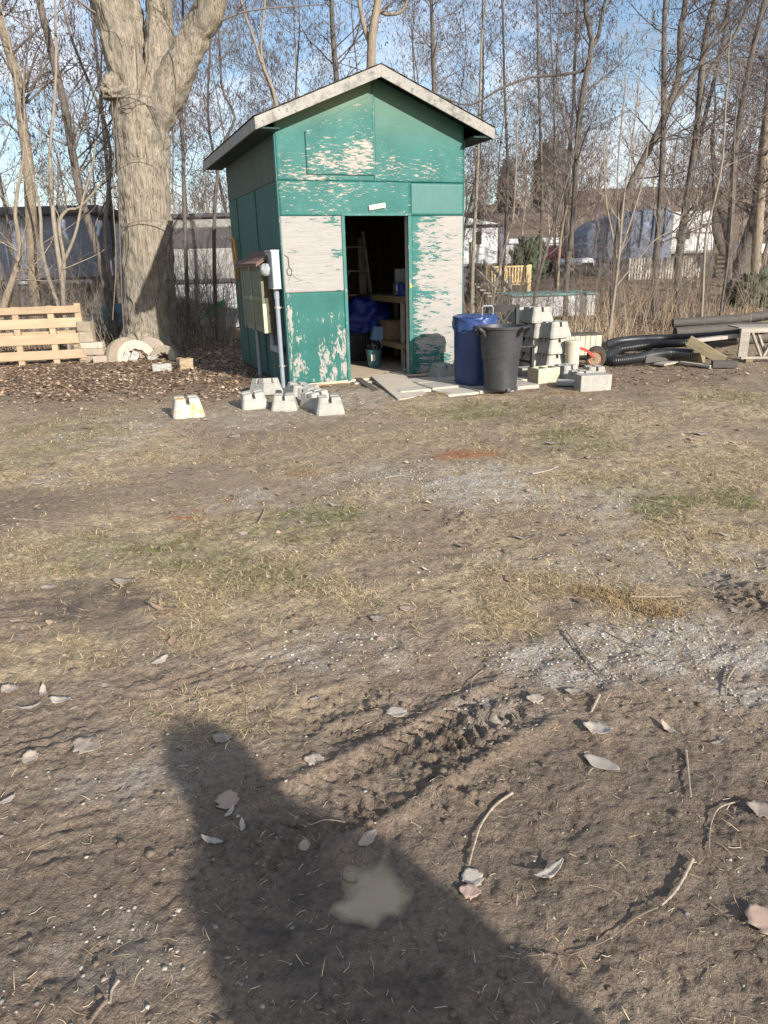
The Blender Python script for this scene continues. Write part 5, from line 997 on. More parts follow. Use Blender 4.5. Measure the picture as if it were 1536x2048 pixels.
# old crates on the bank, white boat on the right
t, p = eb("scrap_pallet", 1425, 574, 23, R(3), "leaning grey scrap pallet on the bank under the old tree", "pallet")
for k in range(5): sbox("slat", M_OLDWOOD, t, (0, .02*k, .10+.13*k), (.82-.08*k, .02*k+.03, .17+.13*k), .003)
for x in (.05, .40): sbox("stringer", M_OLDWOOD_Z, t, (x, .13, 0), (x+.07, .2, .7), .003)
b = MB(); b.bar((.25, -.04, .72), (.95, -.04, .18), .03, .10, (0, 1, 0)); b.build("slanted_board", M_OLDWOOD, t)
t, p = eb("white_boat", 1500, 566, 23, R(-8), "white boat hull with maroon stripe under the right trees", "boat")
hp_ = float(AT(1520, 533, 23)[2]-p[2]); V, F = [], []
for i in range(12):
    s_ = i/11; w_ = .75*math.sin(math.pi*min(s_*.9+.05, 1)/1.4+.15); x = -.2+4.2*s_; z0_ = .18+.25*(1-s_)**3
    V += [(x, -w_, hp_), (x, -w_*.75, (z0_+hp_)/2), (x, 0, z0_), (x, w_*.75, (z0_+hp_)/2), (x, w_, hp_)]
for i in range(11):
    for j in range(4): F.append((i*5+j, i*5+j+1, i*5+6+j, i*5+5+j))
    F.append((i*5+4, i*5, i*5+5, i*5+9))
F += [(0, 1, 2, 3, 4), (55+4, 55+3, 55+2, 55+1, 55)]
MB().add(V, F).build("hull", M_WHITEPAINT, t, smooth=True); sbox("stripe", M_MAROON, t, (.1, -.80, hp_-.02), (4.0, .8, hp_+.05), .02)
for x in (.6, 2.8): sbox("stand", M_DARKROOF, t, (x, -.5, -.1), (x+.08, .5, .4), 0)
t, p = eb("camper", 1500, 560, 29, R(-5), "white camper with grey window band at the right edge on the bank", "camper"); q0 = AT(1500, 488, 29)-p
sbox("body", M_WHITEPAINT, t, (float(q0[0]), 0, .6), (float(q0[0])+5, 2.5, float(q0[2])), .1); sbox("window", M_GLASSDK, t, (float(q0[0])+.4, -.03, float(q0[2])-.75), (float(q0[0])+1.3, .02, float(q0[2])-.35), .03); sbox("skirt", M_DARKROOF, t, (float(q0[0])+.1, .1, 0), (float(q0[0])+4.9, 2.3, .595), 0)
# slate blue mobile home on the left, white trailer behind the big tree
t, p = eb("mobile_home", 214, 590, 20, R(3), "long slate blue mobile home with dark roof behind the left trees", "mobile home")
h1 = float(AT(100, 432, 20)[2]-p[2]); h0 = float(AT(100, 556, 20)[2]-p[2]); h0 = max(h0, .35)
x0 = -8.0
for k in range(16): sbox("siding_panel", M_SLATE, t, (x0+.5*k, 0, h0), (x0+.5*k+.494, .05, h1), 0)
sbox("body", M_SLATE, t, (x0, .052, h0), (-.0, 3.6, h1), .02); sbox("roof", M_DARKROOF, t, (x0-.2, -.25, h1+.002), (.2, 3.8, h1+.22), .05); sbox("undercarriage", M_DARKROOF, t, (x0, .4, .02), (-.3, 3.2, h0-.003), 0)
sbox("step_rail", M_GREYSKIN, t, (-2.6, -.12, h0-.14), (-.3, -.04, h0-.06), .01)
for x in (-5.6, -3.6): w_ = sbox("window", M_GLASSDK, t, (x, -.03, h1-1.1), (x+.8, -.002, h1-.45), .02); sbox("frame", M_GREYSKIN, w_, (x-.05, -.02, h1-1.15), (x+.85, -.0015, h1-1.10), 0)
for x in (-4.5, -1.5): MB().lathe([(.02, -.1), (.25, -.1), (.33, -.06), (.33, .06), (.25, .1), (.02, .1)], 20, M=Matrix.Translation((x, .3, .33)) @ Matrix.Rotation(R(90), 4, 'X')).build("wheel", M_RUBBER, t, smooth=True)
t, p = eb("white_trailer", 455, 610, 18.5, R(2), "weathered white trailer with dark stripes between big tree and shed", "trailer")
h1 = float(AT(400, 436, 18.5)[2]-p[2]); q = AT(340, 500, 18.5)-p; x0 = float(q[0])
z = lambda py: float(AT(400, py, 18.5)[2]-p[2])
sbox("body", M_DULLWHITE, t, (x0, 0, z(457)), (.9, 2.5, h1), .03); sbox("window_band", M_DARKROOF, t, (x0, .03, z(497)), (.9, 2.5, z(457)-.003), 0); sbox("body", M_DULLWHITE, t, (x0, -.01, z(562)), (.9, 2.5, z(497)-.003), .03); sbox("dark_stripe", M_DARKROOF, t, (x0, -.02, z(566)), (.9, -.011, z(558)), 0); sbox("roof", M_DARKROOF, t, (x0-.1, -.1, h1+.002), (1.0, 2.6, h1+.10), .02); sbox("skirt", M_GREYSKIN, t, (x0, .05, 0), (.8, 2.3, z(562)-.004), 0)
# cut logs left
for k, (px_, py_, dx) in enumerate(((30, 612, 1.2), (60, 604, 1.0), (20, 600, .9))):
    q = AT(px_, py_, 16.2+.3*k); q[2] = gz(q[0], q[1])+.10+(.18 if k == 2 else 0); b = MB(); b.tube([(0, 0, 0), (dx*.5, .05, .01), (dx, .08, 0)], [.10, .105, .095], 12); o = b.build("cut_log", M_BARK_TAN, None, smooth=True); o.location = q; tag(o, ["cut log lying longest behind the pallet", "thin cut log beside the longest one behind the pallet", "short cut log on top of the others behind the pallet"][k], "log", "cut logs behind the pallet")
# ================================================================ TREES
def catmull(P, n):
    P = np.asarray(P, float); t = np.linspace(0, len(P)-1, n); i = np.clip(t.astype(int), 0, len(P)-2); f = (t-i)[:, None]
    p0, p1, p2, p3 = P[np.maximum(i-1, 0)], P[i], P[i+1], P[np.minimum(i+2, len(P)-1)]
    return .5*((2*p1)+(-p0+p2)*f+(2*p0-5*p1+4*p2-p3)*f*f+(-p0+3*p1-3*p2+p3)*f**3)
def grow(P, Rad, n, t0, t1, len0, len1, ang, rr, M, r, upb=.25, wig=.18, rmin=.0012, taper=.25):
    """n children spread over the polylines P (N,K,3); returns child polylines and radii"""
    N, K, _ = P.shape
    src = r.integers(0, N, n) if N > 1 else np.zeros(n, int)
    t = t0+(t1-t0)*r.random(n); x = t*(K-1); i = np.clip(x.astype(int), 0, K-2); f = (x-i)[:, None]
    base = P[src, i]*(1-f)+P[src, i+1]*f; T = P[src, i+1]-P[src, i]; T /= np.linalg.norm(T, axis=1, keepdims=True)+1e-9
    rb = Rad[src, i]*(1-f[:, 0])+Rad[src, i+1]*f[:, 0]
    q = r.normal(size=(n, 3)); q -= (q*T).sum(1, keepdims=True)*T; q /= np.linalg.norm(q, axis=1, keepdims=True)+1e-9
    a = ang*(.7+.6*r.random(n))[:, None]; D = np.cos(a)*T+np.sin(a)*q; D[:, 2] += upb; D /= np.linalg.norm(D, axis=1, keepdims=True)
    L = (len0+(len1-len0)*t)*(.55+.9*r.random(n)); C = np.zeros((n, M, 3)); C[:, 0] = base; d = D.copy()
    for k in range(1, M):
        C[:, k] = C[:, k-1]+d*(L/(M-1))[:, None]; d = d+r.normal(size=(n, 3))*wig; d[:, 2] += .06; d /= np.linalg.norm(d, axis=1, keepdims=True)
    r0 = np.maximum(np.minimum(rb*rr, rb*.9), rmin); Rr = r0[:, None]*np.linspace(1, taper, M)[None, :]
    return C, np.maximum(Rr, rmin*.6)
def spindles(C, r, frac=.5, L=.06, w=.0105):
    """catkins and buds hanging from twig ends"""
    n = int(len(C)*frac); s = r.integers(0, len(C), n); k = r.integers(1, C.shape[1], n); p = C[s, k]+r.normal(size=(n, 3))*.01
    ll = L*(.5+r.random(n)); d = r.normal(size=(n, 3))*.35; d[:, 2] -= 1; d /= np.linalg.norm(d, axis=1, keepdims=True)
    P = np.stack([p, p+d*ll[:, None]*.5, p+d*ll[:, None]], 1); W = np.stack([np.full(n, w*.35), np.full(n, w), np.full(n, w*.3)], 1)
    return tubes(P, W, 3)
def joinVF(parts):
    V, F, o = [], [], 0
    for v, f in parts: V.append(v); F.append(f+o); o += len(v)
    return np.concatenate(V), np.concatenate(F)
def crown_mesh(stems, r, n1, n2, n3, l1=(2.2, .6), l2=(.9, .45), l3=(.42, .25), t0=.25, kmin=.0016, ang=.9, ck=0, upb=.25, wig=.14, k1=5, rr1=.26):
    parts = []; c1P, c1R = [], []
    tot = sum(s_[2] for s_ in stems)
    for P, Rd, wgt in stems:
        c, q = grow(P[None], Rd[None], max(3, int(n1*wgt/tot)), t0, .98, l1[0], l1[1], ang, rr1, 7, r, upb, wig*.7, kmin*2.2); c1P.append(c); c1R.append(q)
    c1P, c1R = np.concatenate(c1P), np.concatenate(c1R); parts.append(tubes(c1P, c1R, k1))
    c2P, c2R = grow(c1P, c1R, n2, .15, .98, l2[0], l2[1], .75, .6, 5, r, .1, wig, kmin*1.3); parts.append(tubes(c2P, c2R, 3))
    c3P, c3R = grow(c2P, c2R, n3, .1, 1., l3[0], l3[1], .75, .7, 4, r, .05, wig*1.2, kmin*.8); parts.append(tubes(c3P, c3R, 3))
    return joinVF(parts), (spindles(c3P, r, ck) if ck else None)
def px_stem(pts, Y, extra=4.0, n=26, dy=None, top_r=.25, base_drop=True):
    """a stem measured in the photograph: (px, py, width px) from foot to frame edge, standing at distance Y; it goes on above the frame"""
    P, W = [], []
    for k, (x, y, w) in enumerate(pts):
        q = AT(x, y, Y+(dy[k] if dy else 0)); P.append(q); W.append(w*.5*math.hypot(q[1], q[0])/FOCAL)
    if base_drop: P[0][2] = gz(P[0][0], P[0][1])-.08
    if extra:
        d = P[-1]-P[-2]; d = d/np.linalg.norm(d); d = d*.6+np.array([0, 0, .4]); d = d/np.linalg.norm(d)
        for k in (1, 2, 3): P.append(P[-1]+d*extra/3+np.array([.03*extra*math.sin(k*2+pts[0][0]), .025*extra*math.cos(k*3+pts[0][0]), 0])); W.append(W[len(pts)-1]*(1-.3*k)+.004)
    P = np.array(P); W = np.array(W); C = catmull(P, n); Rr = np.interp(np.linspace(0, len(P)-1, n), np.arange(len(P)), W)
    return C, Rr
def build_tree(name, label, cat, group, stems, bark_m, twig_m, seed, n=(22, 130, 620), sides=8, wob=0., furrow=None, **kw):
    r = np.random.default_rng(seed); base = stems[0][0][0].copy(); base[2] = gz(base[0], base[1])
    root = empty(name, base, 0, label, cat, group)
    V, F = furrow(stems, base) if furrow else joinVF([tubes(P[None]-base, Rd[None], sides) for P, Rd, _ in stems])
    if wob:
        V = V+wob*np.stack([fbm(V[:, 2]*5+V[:, 0]*4, V[:, 1]*6, 3, 3), fbm(V[:, 2]*5, V[:, 0]*7+V[:, 1]*4, 4, 3), 0*V[:, 0]], -1)
    link("trunk", npmesh("trunk", V, F, True), bark_m, root)
    (V, F), sp_ = crown_mesh(stems[1:] if furrow else stems, r, *n, **kw)
    cr_ = link("crown", npmesh("crown", V-base, F, True), twig_m, root)
    if sp_ is not None: link("catkins", npmesh("catkins", sp_[0]-base, sp_[1]), M_CATKIN, cr_)["kind"] = "stuff"
    return root
# ---- the big old tree
BY = 13.75
def bs(pts, **k): return px_stem([(a_, c_, w_*.94) for a_, c_, w_ in pts], BY, **k)
tr = bs([(303, 716, 132), (303, 690, 108), (302, 650, 98), (298, 560, 92), (291, 440, 90), (286, 340, 92), (283, 270, 95), (281, 225, 97), (280, 190, 96)], extra=0, n=44)
lm1 = bs([(268, 235, 58), (262, 190, 60), (250, 130, 60), (235, 70, 58), (216, 0, 56)], extra=5, n=24, base_drop=False, dy=[0, -.05, -.1, -.15, -.2])
lm2 = bs([(300, 240, 60), (312, 190, 66), (318, 130, 50), (318, 70, 43), (317, 0, 42)], extra=5, n=24, base_drop=False, dy=[0, .1, .2, .3, .4])
lm3 = bs([(300, 270, 50), (320, 222, 58), (345, 168, 60), (372, 110, 54), (396, 60, 50), (425, -5, 50)], extra=5, n=24, base_drop=False, dy=[0, 0, 0, -.05, -.1, -.2])
lm4 = bs([(285, 200, 30), (290, 140, 34), (272, 60, 30), (262, 0, 26)], extra=4, n=18, base_drop=False, dy=[0, .3, .4, .5])
def furrowed(stems, base):
    """trunk and limbs with furrowed bark: the ridges are real relief"""
    out = []
    for q, (P, Rd, _) in enumerate(stems):
        k = 120 if q == 0 else 66; m_ = 270 if q == 0 else 110
        C = catmull(P, m_)-base; Rr = np.interp(np.linspace(0, 1, m_), np.linspace(0, 1, len(Rd)), Rd)
        V, F = tubes(C[None], Rr[None], k); V = V.reshape(m_, k, 3); s = np.concatenate([[0], np.cumsum(np.linalg.norm(np.diff(C, axis=0), axis=1))])
        th = np.arange(k)*2*math.pi/k; circ = np.stack([np.cos(th), np.sin(th)], -1); w = Rr.mean()*13
        sx = np.repeat(s[:, None], k, 1); a = np.repeat(circ[None, :, 0]*w, m_, 0); b_ = np.repeat(circ[None, :, 1]*w, m_, 0)
        n1_ = fbm((a*3.2+sx*.4).ravel()+q*9, (b_*3.2-sx*.4).ravel(), 21+q, 3).reshape(m_, k); n2_ = fbm((a*.5).ravel(), (b_*.5+sx*2).ravel()+q*5, 31+q, 3).reshape(m_, k)
        rid = 1-2.2*np.abs(n1_); h_ = .019*np.clip(rid, -.7, 1)+.014*n2_
        D = V-C[:, None, :]; D /= np.linalg.norm(D, axis=2, keepdims=True)+1e-9
        V = V+D*h_[..., None]; out.append((V.reshape(-1, 3), F))
    return joinVF(out)
stems = [(tr[0], tr[1], 0.2), (lm1[0], lm1[1], 1), (lm2[0], lm2[1], 1), (lm3[0], lm3[1], 1), (lm4[0], lm4[1], 1)]
big = build_tree("old_tree", "huge pale barked old tree with three heavy limbs left of the shed", "tree", None, stems, M_BARK_BIG, M_TWIG, 5, n=(22, 160, 800), wob=.05, t0=.45, l1=(2.6, 1.5), kmin=.0022, rr1=.09, furrow=furrowed)
bp = np.array(big.location)
def bark_ridges():
    """furrowed bark: ridges run up the trunk as real relief"""
    o = [c for c in big.children if c.name.startswith("trunk")][0]; me = o.data
bu = MB(); bl = AT(226, 178, BY-.35)
burl = lump("burl", (.42, .36, .34), M_BARK_BIG, bl-bp-[0, 0, .15], None, None, 17, .45, 3.5); burl.parent = big
for k in range(4):   # roots flaring into the leaves
    a = -2.6+.62*k; b = MB(); b.tube([(.30*math.cos(a), .30*math.sin(a), .34), (.46*math.cos(a), .46*math.sin(a), .15), (.66*math.cos(a+.1), .66*math.sin(a+.1), .0), (.9*math.cos(a+.15), .9*math.sin(a+.15), -.12)], [.20, .17, .12, .05], 10); b.build("root_flare", M_BARK_BIG, big, smooth=True)
vn = []
def vine(pts, r, mat=None, Y=BY-.52):
    P = np.array([AT(x, y, Y+dy_) for x, y, dy_ in pts])-bp; C = catmull(P, 8*len(P)); b = MB(); b.tube(C, np.linspace(r*.62, r*.4, len(C)), 6); return b.build("vine", mat or M_TWIG, big, smooth=True)
vine([(250, 690, .1), (244, 600, .05), (240, 480, 0), (236, 330, 0), (232, 230, 0), (238, 180, 0)], .018); vine([(225, 640, .3), (232, 520, .15), (226, 400, .1), (229, 300, .1), (224, 200, .1)], .012, M_BARK_PALE)
vine([(246, 455, .1), (270, 443, -.02), (305, 440, -.02), (340, 450, .08), (352, 470, .3)], .017); vine([(238, 330, .1), (270, 318, 0), (310, 322, 0), (330, 345, .15)], .010); vine([(236, 200, .1), (262, 188, -.05), (300, 195, -.05), (322, 225, 0), (333, 280, .2), (345, 350, .4), (362, 420, .5)], .012); vine([(283, 185, -.05), (284, 120, -.02), (283, 60, 0)], .014); vine([(348, 78, .0), (362, 130, -.05), (364, 190, 0)], .014); vine([(238, 215, .1), (265, 205, -.08), (290, 192, -.08), (318, 205, 0)], .014); vine([(240, 222, .1), (262, 214, -.08), (284, 185, -.08)], .010); vine([(300, 190, -.1), (322, 232, -.02), (330, 262, .1)], .016)
vine([(200, 0, .1), (214, 20, -.15), (245, 50, -.15), (256, 88, -.1)], .012); vine([(255, 640, .1), (250, 560, .02), (262, 470, -.03), (246, 380, .02)], .012); vine([(348, 640, .4), (352, 560, .35), (343, 470, .3)], .012)
# ---- traced trees
TG = "bare trees along the fence line"
def T(name_label, Y, pts, bark_m=M_BARK_GREY, twig_m=M_TWIG_P, seed=1, forks=(), extra=4., n=(22, 140, 640), catk=.6, **kw):
    pts = [(a_, c_, w_*.86) for a_, c_, w_ in pts]; s0 = px_stem(pts, Y, extra=extra); st = [(s0[0], s0[1], 1.)]
    for fk in forks: q = px_stem(fk, Y+.1, extra=extra*.7, base_drop=False); st.append((q[0], q[1], .6))
    return build_tree("bare_tree", name_label, "tree", TG, st, bark_m, twig_m, seed, n=n, ck=catk, **{'ang': 1.1, 'upb': .1, **kw})
T("bare tree with leaning brown trunk at the left picture edge", 15.2, [(72, 680, 26), (68, 560, 24), (62, 440, 22), (57, 333, 21), (43, 233, 19), (37, 167, 18), (20, 110, 17), (0, 40, 16), (-14, 0, 15)], M_BARK_TAN, M_TWIG, 11, catk=.3, n=(30, 200, 850), t0=.3)
T("slim dark leaning tree between left edge tree and big trunk", 15.0, [(238, 690, 17), (218, 600, 17), (200, 520, 16), (185, 470, 16), (163, 400, 16), (147, 317, 15), (130, 217, 15), (110, 133, 14), (97, 73, 13), (78, 0, 13)], M_BARK_GREY, M_TWIG, 12, catk=.3, n=(30, 200, 850))
T("dark tree rising behind the left shed roof slope", 18, [(690, 640, 15), (680, 300, 13), (672, 145, 11), (668, 100, 11), (663, 0, 9)], M_BARK_GREY, M_TWIG_P, 13, n=(26, 170, 800))
T("light barked forked tree rising behind the roof ridge", 16, [(740, 640, 26), (741, 300, 22), (742, 125, 18), (746, 60, 17), (756, 0, 15)], M_BARK_TAN, M_TWIG_P, 14, forks=([(744, 95, 10), (730, 60, 8), (722, 25, 7), (716, -10, 6)], [(752, 20, 8), (775, 28, 6), (800, 25, 5), (815, 0, 4)]), n=(24, 160, 760))
T("thin pale two stemmed sapling above the left eave", 14.5, [(560, 640, 10), (556, 300, 9), (551, 200, 8), (525, 130, 6), (505, 70, 5), (482, 0, 5)], M_BARK_PALE, M_TWIG, 15, forks=([(551, 205, 6), (530, 140, 5), (522, 90, 4), (530, 0, 4)],), n=(20, 110, 520), catk=.3)
T("straight slim tree above the right roof slope", 18, [(880, 640, 12), (874, 300, 10), (868, 170, 9), (865, 60, 8), (863, 0, 7)], M_BARK_GREY, M_TWIG_P, 16, n=(26, 170, 800))
T("slender straight tree nearest the right eave", 17, [(1066, 640, 9), (1073, 567, 8), (1081, 494, 8), (1084, 400, 7), (1082, 290, 6), (1078, 174, 6), (1075, 0, 5)], M_BARK_GREY, M_TWIG_P, 17, n=(26, 170, 800))
T("tall dark forked tree in the gap right of the shed", 16.5, [(1128, 665, 13), (1133, 560, 12), (1142, 480, 12), (1148, 414, 12), (1155, 290, 13), (1165, 186, 12), (1184, 91, 11), (1172, 30, 9), (1171, 0, 8)], M_BARK_GREY, M_TWIG_P, 18, forks=([(1181, 100, 8), (1197, 70, 7), (1202, 40, 6), (1212, -5, 5)], [(1175, 140, 5), (1120, 150, 5), (1060, 155, 4), (1000, 178, 4), (935, 210, 3)]), n=(30, 200, 950))
T("upright dark tree left of the broad picket fence trunk", 15.5, [(1312, 668, 18), (1311, 620, 16), (1310, 555, 15), (1315, 477, 13), (1320, 400, 11), (1326, 290, 11), (1328, 124, 10), (1331, 0, 9)], M_BARK_GREY, M_TWIG_P, 19, n=(34, 220, 1000))
T("dark tree before the white rear of the tarped camper", 16, [(1356, 655, 17), (1356, 590, 16), (1356, 529, 16), (1364, 464, 15), (1373, 400, 14), (1393, 269, 13), (1405, 124, 12), (1418, 41, 11), (1430, 0, 10)], M_BARK_GREY, M_TWIG_P, 20, n=(34, 220, 1000), forks=([(1402, 160, 8), (1440, 110, 7), (1475, 60, 6), (1500, -5, 5)],))
T("leaning dark tree slanting up to the right with a crook", 15.8, [(1222, 672, 15), (1228, 560, 14), (1238, 460, 14), (1250, 400, 14), (1273, 344, 14), (1314, 269, 14), (1343, 199, 14), (1360, 137, 12), (1360, 62, 11), (1372, 0, 10)], M_BARK_GREY, M_TWIG_P, 21, n=(30, 200, 950), forks=([(1335, 215, 8), (1375, 165, 7), (1410, 110, 6), (1450, 40, 5)],))
T("pale several stemmed sapling right of the board box", 12.9, [(1215, 690, 7.2), (1222, 640, 7.2), (1231, 570, 6.48), (1239, 500, 5.76), (1243, 440, 5.04), (1250, 380, 3.6), (1262, 300, 2.88), (1275, 200, 2.16)], M_BARK_PALE, M_TWIG_TAN, 22, extra=.6, forks=([(1236, 530, 4.32), (1225, 470, 3.6), (1212, 400, 2.88), (1208, 320, 2.16)], [(1238, 510, 4.32), (1262, 440, 3.6), (1285, 360, 2.88), (1300, 260, 2.16)], [(1240, 480, 3.6), (1235, 400, 2.88), (1238, 300, 2.88), (1250, 180, 2.16)], [(1230, 575, 3.6), (1275, 520, 2.88), (1310, 480, 2.16), (1335, 465, 1.8)]), n=(50, 220, 700), catk=0, l1=(.9, .5), l2=(.4, .25), l3=(.22, .15))
T("thin pale straight sapling over the drain pipes", 13.4, [(1402, 660, 6), (1405, 600, 5.5), (1408, 529, 5.5), (1413, 464, 5), (1429, 400, 4.5), (1445, 320, 4), (1452, 200, 3)], M_BARK_PALE, M_TWIG_TAN, 23, extra=1, n=(16, 70, 260), catk=0, l1=(.9, .5), l2=(.4, .25), l3=(.22, .15))
T("thin dark leaning sapling over the drain pipes", 13.6, [(1437, 655, 5), (1446, 590, 4.5), (1455, 529, 4.5), (1462, 450, 4), (1466, 360, 4), (1470, 250, 3)], M_BARK_GREY, M_TWIG, 24, extra=1, n=(14, 70, 260), catk=0, l1=(.9, .5), l2=(.4, .25), l3=(.22, .15))
T("stout old tree with dark base on the bank at right", 22.5, [(1474, 578, 44), (1478, 550, 38), (1490, 505, 32), (1503, 460, 26), (1514, 420, 22), (1522, 330, 18), (1535, 220, 15), (1545, 100, 12)], M_BARK_GREY, M_TWIG, 25, forks=([(1480, 545, 20), (1462, 500, 16), (1450, 440, 13), (1432, 400, 10), (1428, 330, 8)], [(1476, 520, 16), (1447, 505, 12), (1432, 470, 10), (1428, 440, 7)]), n=(30, 200, 900), catk=.2, extra=3)
T("tall brown tree near the right picture edge", 17, [(1452, 650, 15), (1458, 500, 13), (1465, 380, 12), (1471, 290, 12), (1486, 200, 11), (1500, 124, 10), (1530, 0, 9)], M_BARK_GREY, M_TWIG_P, 26, n=(34, 220, 1000))
T("tan trunk standing at the very right picture edge", 18, [(1505, 640, 20), (1512, 520, 19), (1520, 400, 18), (1530, 280, 16), (1545, 120, 14), (1560, 0, 12)], M_BARK_TAN, M_TWIG_P, 27, n=(34, 220, 1000))
T("young tree left of the forked tree beside the yellow deck", 18, [(1002, 640, 8), (1006, 540, 7), (1012, 450, 7), (1015, 330, 6), (1010, 200, 5), (1006, 60, 4), (1004, 0, 4)], M_BARK_GREY, M_TWIG_P, 28, n=(26, 170, 800))
T("young tree at the shed's right eave corner", 17.5, [(942, 640, 8), (946, 520, 8), (952, 400, 7), (957, 300, 6), (960, 180, 5), (965, 60, 4)], M_BARK_PALE, M_TWIG_P, 29, n=(26, 170, 800))
T("pale leaning young tree crossing before the yellow deck", 15.2, [(978, 660, 6), (986, 600, 6), (995, 560, 5), (1010, 490, 5), (1025, 440, 4), (1030, 380, 4), (1034, 280, 3)], M_BARK_PALE, M_TWIG_TAN, 30, extra=1, n=(14, 80, 300), catk=0, l1=(1., .5), l2=(.45, .25), l3=(.25, .15))
T("dark slanting sapling stem before the teal covered box", 14.6, [(1064, 640, 8), (1070, 590, 7.5), (1080, 545, 7), (1096, 490, 6), (1110, 440, 5), (1128, 380, 4), (1150, 300, 3)], M_BARK_GREY, M_TWIG, 31, extra=1, n=(16, 90, 360), catk=0, l1=(1.1, .5), l2=(.5, .25), l3=(.25, .15))
T("slim bare tree between big tree and shed", 17, [(375, 650, 9), (372, 520, 8), (368, 400, 8), (366, 300, 7), (362, 180, 6), (366, 60, 5)], M_BARK_GREY, M_TWIG, 32, n=(28, 180, 820), catk=.3)
T("thin curved bare stem leaning over the left eave", 15.5, [(430, 650, 9), (428, 500, 8), (432, 380, 7), (446, 290, 6), (470, 235, 5), (445, 180, 5), (440, 100, 4), (430, 0, 4)], M_BARK_GREY, M_TWIG, 33, n=(24, 140, 600), catk=.3)
T("grey multi stem tree behind the pine pallet", 14.2, [(136, 690, 12), (128, 620, 11), (124, 560, 10), (112, 480, 9), (104, 400, 8), (100, 300, 6), (112, 160, 5)], M_BARK_PALE, M_TWIG_TAN, 34, forks=([(126, 590, 7), (128, 520, 6), (118, 450, 6), (135, 420, 5), (165, 410, 4)], [(130, 640, 8), (105, 580, 7), (84, 500, 6), (80, 420, 5), (60, 330, 4)], [(120, 540, 6), (150, 470, 5), (165, 400, 4), (185, 330, 3)]), n=(30, 160, 600), catk=0, l1=(1.2, .6), l2=(.5, .3), l3=(.28, .18))
T("bent tan bush trunk low at the left edge", 13.6, [(-25, 700, 16), (8, 610, 14), (25, 560, 12), (40, 500, 9), (30, 420, 7), (45, 330, 5)], M_BARK_TAN, M_TWIG_TAN, 35, extra=1.5, n=(24, 130, 500), catk=0, l1=(1.2, .6), l2=(.5, .3), l3=(.28, .18))
# ---- more trees of the thicket, copies of a few kinds
protos = []
def free_tree(seed, hgt, r0, lean):
    r = np.random.default_rng(seed); z = np.linspace(0, hgt, 6); P = np.stack([lean[0]*z/hgt+.12*r.normal(size=6)*(z > 0), lean[1]*z/hgt+.1*r.normal(size=6)*(z > 0), z-.1], -1)
    return catmull(P, 22), np.linspace(r0, r0*.12, 22)
GT = "younger bare trees of the thicket"
spots = [(-9.5, 19.5), (-7.2, 20.5), (-3.0, 21), (-4.6, 24.5), (-10.5, 26), (.5, 22), (2.6, 25.5), (-.8, 25), (4.8, 19.8), (7.9, 19.6), (9.4, 18.5), (10.6, 20.5), (11.8, 19.2), (5.8, 22.6), (12.6, 23.5), (7.2, 28.5), (11.2, 28.8), (4.2, 30), (13.8, 27), (-7.5, 30), (-2.2, 30), (1.6, 33), (8.4, 34), (12.5, 35), (15.5, 32), (-12, 33), (-5, 36), (4.5, 38), (10, 40), (17, 38), (4.1, 16.8)]
spots += [(11.2, 16.6), (12.4, 17.8), (11.8, 22), (3.4, 20.6), (10.6, 25), (13.4, 20.5), (2.2, 18.6), (-6.2, 17.6), (-8.6, 16.8), (-3.4, 18.4), (-5.4, 21.8), (-1.9, 19.6), (.9, 19), (-2.6, 23.2)]
LANDMARKS = [(30, "left picture edge"), (100, "pine pallet"), (185, "wall block pile"), (300, "big old tree"), (400, "green hose"), (500, "shed's left eave"), (600, "left roof slope"), (745, "roof ridge"), (850, "right roof slope"), (960, "white travel trailer"), (1020, "yellow deck"), (1085, "block stacks"), (1140, "cream pail"), (1190, "red cart"), (1250, "drain pipe loop"), (1320, "picket fence"), (1390, "slanting timber"), (1450, "scrap pallet"), (1510, "old pallet frame")]
def lined(objs, phrase):
    """give each a label by what it stands in line with, and how far back among its likes"""
    by = {}
    for o, kind in objs:
        d = np.array(o.location)-np.array([0, 0, CAM_H]); px_ = 768+FOCAL*float(d@RIGHT)/float(d@FWD); lm = min(LANDMARKS, key=lambda q: abs(q[0]-px_))[1]; by.setdefault((kind, lm), []).append(o)
    for (kind, lm), L_ in by.items():
        L_.sort(key=lambda o: o.location.y); names_ = [""] if len(L_) == 1 else ["nearest ", "farther ", "third back ", "fourth back ", "fifth back ", "sixth back "]
        for o, nm in zip(L_, names_): o["label"] = phrase.format(nm=nm, kind=kind, lm=lm)
kinds_ = ["slim", "crooked", "spreading", "straight", "twiggy", "pale"]
for k in range(6):
    hgt = [8.5, 9.5, 7.5, 10.5, 7.0, 6.0][k]; P, Rd = free_tree(100+k, hgt, [.042, .052, .045, .05, .034, .03][k], (.5*math.sin(k*2), .4*math.cos(k)))
    r = np.random.default_rng(300+k); root = empty("thicket_tree", (0, 0, 0)); V, F = tubes(P[None], Rd[None], 7); link("trunk", npmesh("trunk", V, F, True), [M_BARK_GREY, M_BARK_GREY, M_BARK_TAN, M_BARK_GREY, M_BARK_GREY, M_BARK_PALE][k], root)
    (V, F), sp_ = crown_mesh([(P, Rd, 1.)], r, 38, 300, 2100, t0=.22, ck=.75, kmin=.0020, l1=(2.1, .7), ang=1.15, upb=.08); c_ = link("crown", npmesh("crown", V, F, True), [M_TWIG_P, M_TWIG, M_TWIG_P, M_TWIG_P, M_TWIG, M_TWIG_P][k], root)
    link("catkins", npmesh("catkins", sp_[0], sp_[1]), M_CATKIN, c_)["kind"] = "stuff"; protos.append(root)
used = set(); young = []
